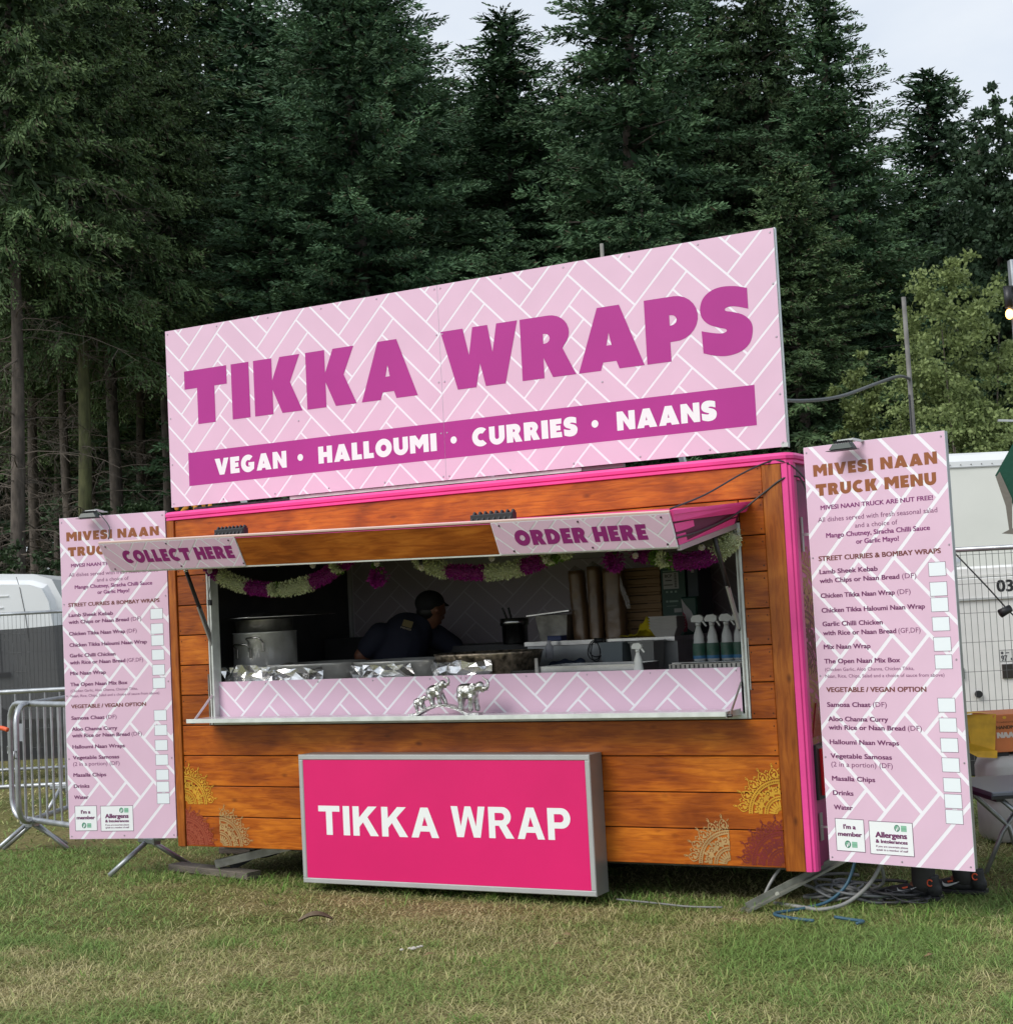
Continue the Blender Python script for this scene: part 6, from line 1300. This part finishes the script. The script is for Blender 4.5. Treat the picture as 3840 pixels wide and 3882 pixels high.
# ================================================================== trees
LEAFM = colmat('conifer_needles', .65, .2); BLM = colmat('broad_leaves', .55, .3, .25)
BARK = mat('spruce_bark', (.085, .070, .058), .9, var=.45, vscale=14, bump=.8, bscale=30, stretch=(1, 1, .3)); BARKG = mat('mossy_bark', (.085, .090, .038), .9, var=.4, vscale=12, bump=.8, bscale=30, stretch=(1, 1, .3)); DEADB = mat('dead_twig', (.10, .082, .066), .9, var=.3)
def unit(a): return a/np.maximum(np.linalg.norm(a, axis=-1, keepdims=True), 1e-9)
def quads(P, D, Ln, Wd, r, fat=.5):
    S = unit(np.cross(D, r.normal(size=P.shape)))*(Wd[:, None]/2); m = P+D*(Ln*fat)[:, None]
    return np.stack([P, m+S, P+D*Ln[:, None], m-S], 1)
def spruce_mesh(name, seed, H, R, z0, dens=1.0, droop=.25, power=.8, spacing=.26, full=True, tint=(1, 1, 1), hang=.35, fs=1.0):
    """crown of a spruce: whorled boughs carrying laterals that carry finger-like shoots; flat faces, one mesh"""
    r = np.random.default_rng(seed); Q, C_ = [], []
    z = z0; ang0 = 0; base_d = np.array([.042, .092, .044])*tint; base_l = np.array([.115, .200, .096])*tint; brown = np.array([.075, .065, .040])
    while z < H-.15:
        f = (z-z0)/(H-z0); L0 = R*((1-f)**power)*(.92 if f > .12 else .75+1.4*f)+.12
        nb = max(5, int((7 if f < .8 else 6)*dens**.35)); ang0 += 1.1
        for b in range(nb):
            az = ang0+2*np.pi*b/nb+r.normal()*.22; L = L0*r.uniform(.62, 1.15); zz = z+r.uniform(-.12, .12)
            rise = .35*f-.12+r.normal()*.08; dr = droop*(1-f)*r.uniform(.6, 1.4)
            h = np.array([np.cos(az), np.sin(az), 0.]); sd_ = np.array([-np.sin(az), np.cos(az), 0.])
            path = lambda t: h*(L*t)[:, None]*1.0+np.array([0, 0, 1.])*(L*(rise*t-dr*t**1.3+.42*dr*t**3.2))[:, None]
            nl = max(5, int(L/.085*dens)); t = np.sort(r.uniform(.12, 1, nl))**.85; p0 = path(t); tan = unit(path(t+.02)-p0)
            sg = np.where(np.arange(nl) % 2, 1, -1); ll = (.16+.42*L0*.42*(1-t)**.7)*r.uniform(.6, 1.2, nl); ll = np.minimum(ll, .95)
            ld = unit(tan*r.uniform(.5, .95, (nl, 1))+sd_*sg[:, None]*r.uniform(.5, 1.0, (nl, 1))+np.array([0, 0, 1.])*(-hang*(1-f)*r.uniform(-.1, 1.2, (nl, 1))))
            # each lateral is a feathered spray: side shoots left and right, shorter towards its tip
            kf = np.maximum(3, (ll/.030*dens).astype(int)); idx = np.repeat(np.arange(nl), kf); n = len(idx)
            order = np.arange(n)-np.repeat(np.cumsum(kf)-kf, kf); u = (order+.5)/kf[idx]
            roll = (r.normal(size=nl)*.5+.9)[idx]; ax0 = unit(np.cross(ld, [0, 0, 1.]))[idx]; ax1 = np.cross(ax0, ld[idx])
            sag = np.zeros((n, 3)); sag[:, 2] = -hang*.30*(1-f)*(ll[idx]*u)**2*3
            P = p0[idx]+ld[idx]*(ll[idx]*u)[:, None]+sag+[0, 0, zz]
            s2 = np.where(order % 2, 1, -1)[:, None]; sidev = (ax0*np.cos(roll)[:, None]+ax1*np.sin(roll)[:, None])*s2
            down = r.random(n) < .30*hang
            D = unit(ld[idx]*.85+sidev*r.uniform(.45, .85, (n, 1))+h*.15+r.normal(size=(n, 3))*.14+np.array([0, 0, 1.])*np.where(down, -.9, .12)[:, None])
            ln = fs*(.075+.115*(1-u)*np.minimum(1, ll[idx]/.5))*r.uniform(.75, 1.2, n); wd = fs*r.uniform(.024, .038, n)
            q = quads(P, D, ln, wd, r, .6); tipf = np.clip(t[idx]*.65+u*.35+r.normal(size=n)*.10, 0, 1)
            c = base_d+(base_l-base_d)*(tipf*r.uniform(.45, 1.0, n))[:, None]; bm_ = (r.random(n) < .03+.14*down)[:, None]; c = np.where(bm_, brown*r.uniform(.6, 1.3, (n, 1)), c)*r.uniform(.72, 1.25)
            Q.append(q); C_.append(np.repeat(c[:, None], 4, 1))
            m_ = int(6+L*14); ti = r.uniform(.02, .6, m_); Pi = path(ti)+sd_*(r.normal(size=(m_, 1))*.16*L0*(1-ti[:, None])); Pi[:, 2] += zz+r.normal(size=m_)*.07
            Q.append(quads(Pi, unit(r.normal(size=(m_, 3))*[1, 1, .6]), r.uniform(.16, .32, m_), r.uniform(.05, .10, m_), r)); C_.append(np.repeat((base_d*r.uniform(.4, .8, (m_, 1)))[:, None], 4, 1))  # inner tufts, with the shade inside the crown put into a darker green
            # star tips on the outer shoots
            sel = (u > .8); Ps = P[sel]+D[sel]*(ln[sel]*.45)[:, None]; ns = len(Ps)
            D2 = unit(ld[idx][sel]+h*.3+r.normal(size=(ns, 3))*.3+[0, 0, .15]); Q.append(quads(Ps, D2, ln[sel]*1.0, wd[sel]*.9, r)); C_.append(np.repeat((c[sel]*1.12)[:, None], 4, 1))
        z += spacing*(1.0 if f < .7 else .75)*r.uniform(.8, 1.2)
    # leader
    n = 60; P = np.stack([r.normal(size=n)*.02, r.normal(size=n)*.02, r.uniform(H-.7, H, n)], 1); D = unit(r.normal(size=(n, 3))+[0, 0, 1.2]); Q.append(quads(P, D, np.full(n, .14), np.full(n, .04), r)); C_.append(np.full((n, 4, 3), base_l*.8))
    V = np.concatenate(Q).reshape(-1, 3); c = np.concatenate(C_).reshape(-1, 3)
    return np_mesh(name, V, np.arange(len(V)).reshape(-1, 4), LEAFM, c)
def trunk_mesh(name, H, r0, lean=0, seed=0, m=BARK, boughs=0, z0=0, R=0, dead=0):
    rr = random.Random(seed); mb = MB(); K = 14
    pts = [(lean*(k/K)*H*.1+.05*math.sin(k*.9+seed), .04*math.cos(k*1.3+seed), H*k/K) for k in range(K+1)]; mb.tube(pts, [r0*(1-.9*k/K)+.01 for k in range(K+1)], 10)
    for k in range(boughs):
        z = z0+(H-z0)*k/boughs*.9; a = rr.uniform(0, 6.28); L_ = R*(1-(z-z0)/(H-z0))*.8; mb.tube([(0, 0, z), (L_*.5*math.cos(a), L_*.5*math.sin(a), z-.05*L_), (L_*math.cos(a), L_*math.sin(a), z-.1*L_)], [.035, .02, .006], 5)
    return mb.mesh(name, m, smooth=True)
def dead_mesh(name, seed, za, zb, n, L0, lean, H):
    rr = random.Random(seed); mb = MB()
    for k in range(n):
        z = za+(zb-za)*rr.random(); a = rr.uniform(0, 6.28); L_ = L0*rr.uniform(.4, 1.1); x0 = lean*z*.1; dz = rr.uniform(-.1, .35)
        P_ = [(x0, 0, z)]; 
        for j in range(1, 6):
            t = j/5; a2 = a+.15*math.sin(j+k); P_.append((x0+L_*t*math.cos(a2), L_*t*math.sin(a2), z+L_*(dz*t-.35*t*t)+rr.uniform(-.02, .02)))
        mb.tube(P_, [.014, .012, .010, .008, .006, .003], 4)
        for j in (2, 3, 4):
            for q_ in range(3):
                b = Vector(P_[j]); mb.tube([b, b+Vector((rr.uniform(-.3, .3), rr.uniform(-.3, .3), rr.uniform(-.35, .05)))*L_*.4, b+Vector((rr.uniform(-.35, .35), rr.uniform(-.3, .3), rr.uniform(-.6, .0)))*L_*.55], [.006, .005, .002], 3)
    return mb.mesh(name, DEADB)
G_SP = 'spruce trees at the edge of the wood'
protos = {}
def px2w(px, py, D):
    d = FW+RT*((px-1920)/FPX)-UP*((py-1941)/FPX); s = D/d.y; return Vector((d.x*s, D, 1.6+d.z*s))
def put_tree(name, kind, px, topy, D, label, scale_r=1.0, rz=0, group=G_SP, H=None, cat='tree', leanm=None):
    """stand a tree of kind at the spot the camera sees at column px, distance D, as tall as its top reads"""
    p_ = protos[kind]; top = px2w(px, topy, D); Ht = H or top.z; s = Ht/p_['H']; sr_ = s*scale_r if scale_r else s
    q = thing(name, label, cat, (Vector((top.x, D, 0)), rz), (0, 0, 0), group)
    q.scale = (sr_, sr_, s)
    for nm, me in p_['parts']:
        o = bpy.data.objects.new(nm, me); COL.objects.link(o); o.parent = q
    return q
def proto(k, H, **kw):
    protos[k] = dict(H=H, parts=[('crown', spruce_mesh('crown_'+k, H=H, **kw)), ('trunk', trunk_mesh('trunk_'+k, H*.985, .20, 0, 1, BARK, 40, kw['z0'], kw['R']))])
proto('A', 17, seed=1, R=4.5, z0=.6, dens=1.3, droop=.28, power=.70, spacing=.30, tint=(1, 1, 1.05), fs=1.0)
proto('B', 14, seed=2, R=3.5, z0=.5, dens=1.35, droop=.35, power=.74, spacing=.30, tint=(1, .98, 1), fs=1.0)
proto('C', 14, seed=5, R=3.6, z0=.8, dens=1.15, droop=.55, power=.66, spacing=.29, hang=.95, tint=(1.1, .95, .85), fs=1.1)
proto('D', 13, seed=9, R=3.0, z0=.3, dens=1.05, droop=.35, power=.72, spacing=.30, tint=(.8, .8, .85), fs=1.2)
SPR = [('A', 1290, -560, 31, 'broad dark spruce filling the middle left behind the roof sign, its tip above the picture', 1.12, .4),
 ('B', 1900, 60, 35, 'slimmer spruce tip showing just right of the broad middle spruce', 1.6, 1.2),
 ('B', 2330, -560, 30.5, 'tall dark spruce behind the word WRAPS, second large crown from the left', 1.15, 2.2),
 ('B', 2620, -330, 34, 'spruce crown between the tall WRAPS spruce and the see-through one', 1.0, 4.0),
 ('B', 3110, -30, 30, 'cone-shaped spruce whose right slope runs down against the open sky', 1.25, 5.0),
 ('D', 3515, 262, 37, 'small narrow spruce tip standing alone against the sky at the right', 1.5, .7),
 ('C', 2850, -460, 33, 'thin see-through spruce with sky showing round its bare trunk', .85, 3.1),
 ('C', 2980, 620, 27.5, 'brownish drooping spruce low behind the right end of the roof sign', 1.3, 1.1),
 ('B', 1900, 850, 26.5, 'young green spruce just above the roof sign near its middle', 1.3, .3),
 ('B', 2420, 700, 27, 'young green spruce just above the roof sign, left of the roof pole', 1.2, 5.5),
 ('C', 330, -500, 31, 'hanging dark spruce crown high in the upper left corner', .95, 2.0),
 ('C', 850, -480, 36, 'dark spruce crown left of the broad middle spruce, dead twigs beside it', .95, .9),
 ('B', 1000, 450, 30, 'dark low spruce behind the left end of the roof sign', 1.25, 2.5)]
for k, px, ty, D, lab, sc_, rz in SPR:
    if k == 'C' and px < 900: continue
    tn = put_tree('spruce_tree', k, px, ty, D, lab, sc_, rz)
# left corner: bare stems below high hanging crowns
def crownonly(k, H, **kw): protos[k] = dict(H=H, parts=[('crown', spruce_mesh('crown_'+k, H=H, **kw))])
crownonly('E', 17, seed=21, R=3.2, z0=8.3, dens=1.0, droop=.7, power=.55, spacing=.30, hang=1.2, tint=(1.15, .98, .80))
for i, (px, py, D, r0, lean, m_, zc, lab) in enumerate(((62, 1900, 27, .115, .10, BARK, 8.2, 'bare grey spruce trunk nearest the left picture edge, hung with dead twigs'), (300, 1900, 29, .12, .22, BARKG, 7.4, 'mossy green leaning trunk, second from the left edge'), (425, 1700, 32, .13, .06, BARK, 7.0, 'dim bare trunk between the mossy trunk and the roof sign'), (255, 1900, 36, .11, .0, BARK, 8.0, 'thin dark trunk seen just left of the mossy trunk'))):
    b_ = px2w(px, py, D); q = thing('bare_trunk_spruce', lab, 'tree', (Vector((b_.x, D, 0)), 0), (0, 0, 0), 'spruces with bare lower trunks at the left')
    H = 17
    o = bpy.data.objects.new('trunk', trunk_mesh('trunk_bare', H, r0*1.25, lean, i+3, m_)); COL.objects.link(o); o.parent = q
    o = bpy.data.objects.new('dead_branches', dead_mesh('dead_branches', 30+i, 1.8, 10.5, 62 if i < 3 else 25, 2.3, lean, H)); COL.objects.link(o); o.parent = q; o['kind'] = 'stuff'
    o = bpy.data.objects.new('crown', protos['E']['parts'][0][1]); COL.objects.link(o); o.parent = q; o.rotation_euler = (0, 0, i*1.7); o.location = (lean*1.1, 0, (.4, -.6, -.2, .3)[i])
for px, D, lab in ((620, 33, 'dark spruce with a high hanging crown and sky gaps, left of the roof sign top'), (-60, 30, 'spruce crown cut by the left picture edge')):
    b_ = px2w(px, 1500, D); q = thing('bare_trunk_spruce', lab, 'tree', (Vector((b_.x, D, 0)), 0), (0, 0, 0), 'spruces with bare lower trunks at the left')
    o = bpy.data.objects.new('trunk', trunk_mesh('trunk_bare', 17, .17, .05, int(px), BARK)); COL.objects.link(o); o.parent = q
    o = bpy.data.objects.new('dead_branches', dead_mesh('dead_branches', 44+int(px), 2, 12, 60, 2.4, .05, 17)); COL.objects.link(o); o.parent = q; o['kind'] = 'stuff'
    o = bpy.data.objects.new('crown', protos['E']['parts'][0][1]); COL.objects.link(o); o.parent = q; o.location = (0, 0, .8)
# second and third rows: darker trees that close the wood
back = [(-150, 2), (120, 0), (390, 1), (680, 3), (960, 1), (1250, 0), (1560, 2), (1850, 3), (2130, 1), (2400, 0), (2680, 2), (2950, 1), (3220, 3), (3450, 2), (3700, 0), (3950, 1)]
side_words = ['far left', 'left', 'left-hand', 'left of middle', 'middle', 'right of middle', 'right-hand', 'far right']
for row, D0 in enumerate((41, 49)):
    for i, (px, k) in enumerate(back):
        if px+row*130 < 780: continue
        D = D0+2.5*math.sin(i*2.1+row); ty = {0: -150, 1: 60, 2: 250, 3: 120}[k]
        if px+row*130 > 3100: ty = 760
        elif px+row*130 > 1500: ty = 330
        if px < 760: ty = -300
        q = put_tree('spruce_tree', 'D', px+row*130, ty+row*40, D, 'spruce in the darker rows deeper in the wood', 1.75, i*.8+row, 'background spruces deeper in the wood')
for i, (px, D) in enumerate(((120, 38), (520, 40), (-80, 43), (330, 46), (700, 44), (60, 50), (480, 52), (200, 56), (640, 55), (820, 50))):
    b_ = px2w(px, 1500, D); q = thing('bare_trunk_spruce', 'dim bare-trunked spruce in the dark depth of the wood at the left', 'tree', (Vector((b_.x, D, 0)), 0), (0, 0, 0), 'bare spruces in the dark depth of the wood')
    o = bpy.data.objects.new('trunk', trunk_mesh('trunk_bare', 17, .16, .05*(i % 3), i+20, BARK)); COL.objects.link(o); o.parent = q
    o = bpy.data.objects.new('crown', protos['E']['parts'][0][1]); COL.objects.link(o); o.parent = q; o.rotation_euler = (0, 0, i*2.3); o.scale = (1.25, 1.25, 1.05)
    o = bpy.data.objects.new('dead_branches', bpy.data.meshes['dead_branches.00%d' % (1+i % 2)]); COL.objects.link(o); o.parent = q; o['kind'] = 'stuff'
# broadleaf trees and bush at the right, undergrowth at the left
def leafy_mesh(name, seed, blobs, n, size, cd, cl, up=.3):
    r = np.random.default_rng(seed); Q, C_ = [], []
    tot = sum(b[3]*b[4] for b in blobs)
    for cx, cy, cz, rx, rz in blobs:
        m = int(n*rx*rz/tot); nb = max(6, int(m/70)); d = unit(r.normal(size=(nb, 3))); rad = r.uniform(.55, 1.0, (nb, 1))
        cc = np.array([cx, cy, cz])+d*rad*np.array([rx, rx, rz]); idx = r.integers(0, nb, m); dd = r.normal(size=(m, 3))*.5*np.array([.33, .33, .22])*min(1, rx*.6)*1.0
        P = cc[idx]+dd; D = unit(r.normal(size=(m, 3))+unit(P-np.array([cx, cy, cz]))*.6+[0, 0, -.25]); ln = size*r.uniform(.6, 1.3, m)
        tone = np.clip(r.uniform(0, 1, nb)[idx]*.6+r.uniform(0, .5, m), 0, 1)[:, None]
        Q.append(quads(P, D, ln, ln*.62, r)); C_.append(np.repeat((np.array(cd)+(np.array(cl)-np.array(cd))*tone)[:, None], 4, 1))
    V = np.concatenate(Q).reshape(-1, 3); return np_mesh(name, V, np.arange(len(V)).reshape(-1, 4), BLM, np.concatenate(C_).reshape(-1, 3))
def broad(name, label, cat, px, D, ztop, w, seed, n, size, cd, cl, group=None, zbot=.3, trunk=True, nb=14):
    b_ = px2w(px, 1500, D); rr = random.Random(seed); q = thing(name, label, cat, (Vector((b_.x, D, 0)), 0), (0, 0, 0), group)
    bl = []
    for k in range(nb):
        f = rr.random(); z = zbot+(ztop-zbot)*(.12+.8*f); ww = w*math.sqrt(max(.05, 1-((f-.4)/.68)**2)); a = rr.uniform(0, 6.28); rad = ww*rr.uniform(.1, .62)
        bl.append((rad*math.cos(a), rad*math.sin(a)*.7, z, ww*rr.uniform(.34, .5), (ztop-zbot)*rr.uniform(.1, .16)))
    o = bpy.data.objects.new('crown' if trunk else 'foliage', leafy_mesh('leaves_'+name, seed, bl, n, size, cd, cl)); COL.objects.link(o); o.parent = q
    if trunk:
        mb = MB(); mb.tube([(0, 0, 0), (.1, 0, ztop*.35), (0, .1, ztop*.7)], [.2, .14, .05], 8)
        for k in range(9): b = bl[k]; mb.tube([(0, 0, ztop*.2+.05*k), (b[0]*.6, b[1]*.6, b[2]*.8), (b[0], b[1], b[2]+.2)], [.08, .04, .01], 5)
        o = bpy.data.objects.new('trunk', mb.mesh('trunk_'+name, BARK, smooth=True)); COL.objects.link(o); o.parent = q
    else:
        mb = MB()
        for k in range(8): b = bl[k % len(bl)]; mb.tube([(0, 0, 0), (b[0]*.6, b[1]*.6, b[2]*.5), (b[0], b[1], b[2])], [.03, .02, .006], 5)
        o = bpy.data.objects.new('stems', mb.mesh('stems_'+name, BARK, smooth=True)); COL.objects.link(o); o.parent = q
    return q
broad('broadleaf_tree', 'dark green broadleaf tree at the right edge reaching towards the sky', 'tree', 3900, 33, px2w(3800, 330, 33).z, 3.0, 3, 90000, .125, (.030, .062, .034), (.080, .135, .070), zbot=1.5, nb=80)
broad('broadleaf_tree', 'blue-green broadleaf tree between the cone-shaped spruce and the right edge', 'tree', 3620, 36, px2w(3600, 900, 36).z, 2.1, 8, 40000, .11, (.026, .055, .030), (.065, .11, .055), zbot=1.0, nb=44)
broad('bush', 'large olive green bush behind the scaffold pole at the right', 'bush', 3640, 21, px2w(3700, 1010, 21).z, 2.0, 12, 62000, .066, (.08, .115, .032), (.29, .36, .14), zbot=.2, trunk=False, nb=34)
broad('bush', 'lower olive green bush spreading left of the scaffold pole', 'bush', 3330, 22, px2w(3300, 1330, 22).z, 1.35, 13, 40000, .064, (.06, .085, .022), (.24, .30, .11), zbot=.2, trunk=False, nb=26)
for i, (px, D, ty, w_, lab) in enumerate(((40, 25, 1960, 1.6, 'dark undergrowth shrub above the white van at the left edge'), (240, 24.5, 2000, 1.2, 'dark shrub directly behind the van roof and left menu board'), (430, 25.5, 1830, 1.5, 'dark leafy undergrowth behind the top of the left menu board'), (620, 26, 1900, 1.3, 'dark undergrowth behind the left trailer corner'))):
    broad('undergrowth_shrub', lab, 'shrub', px, D, px2w(px, ty, D).z, w_, 60+i, 9000, .075, (.018, .036, .015), (.05, .085, .032), 'dark shrubs along the foot of the wood', zbot=.1, trunk=False, nb=10)
q = broad('flowering_shrub', 'bright green sprigs with orange flowers behind the top left trailer corner', 'plant', 640, 14.5, px2w(640, 1885, 14.5).z, .35, 77, 900, .05, (.06, .12, .03), (.16, .27, .09), zbot=1.0, trunk=False, nb=9)
mb = MB(); r = random.Random(3)
for k in range(26): mb.ball((r.uniform(-.0, .35), r.uniform(-.1, .1), px2w(640, 1925, 14.5).z+r.uniform(-.16, .12)), (.022, .02, .035), 6, 4)
mb.build('orange_flowers', mat('orange_petal', (.65, .28, .03), .7), q)
# far wood closing everything behind the rows
r = np.random.default_rng(99); n = 46000
P = np.stack([r.uniform(-44, 44, n), 62+r.normal(size=n)*2.5, r.uniform(0, 1, n)**.8*15.0], 1); P[:, 2] *= np.where(P[:, 0] > 12, .74, 1)*(.78+.22*np.sin(P[:, 0]*1.3)**2)
D = unit(r.normal(size=(n, 3))); V = quads(P, D, np.full(n, 1.1), np.full(n, .55), r).reshape(-1, 3)
o = bpy.data.objects.new('far_wood', np_mesh('far_wood', V, np.arange(len(V)).reshape(-1, 4), LEAFM, np.repeat(np.array([[.016, .034, .016]])*r.uniform(.5, 1.4, (n, 1)), 4, 0))); COL.objects.link(o)  # near-black green: the shade of the deep wood is in the colour
tag(o, 'dense dark conifer wood far behind the front trees', 'wood', kind='stuff')
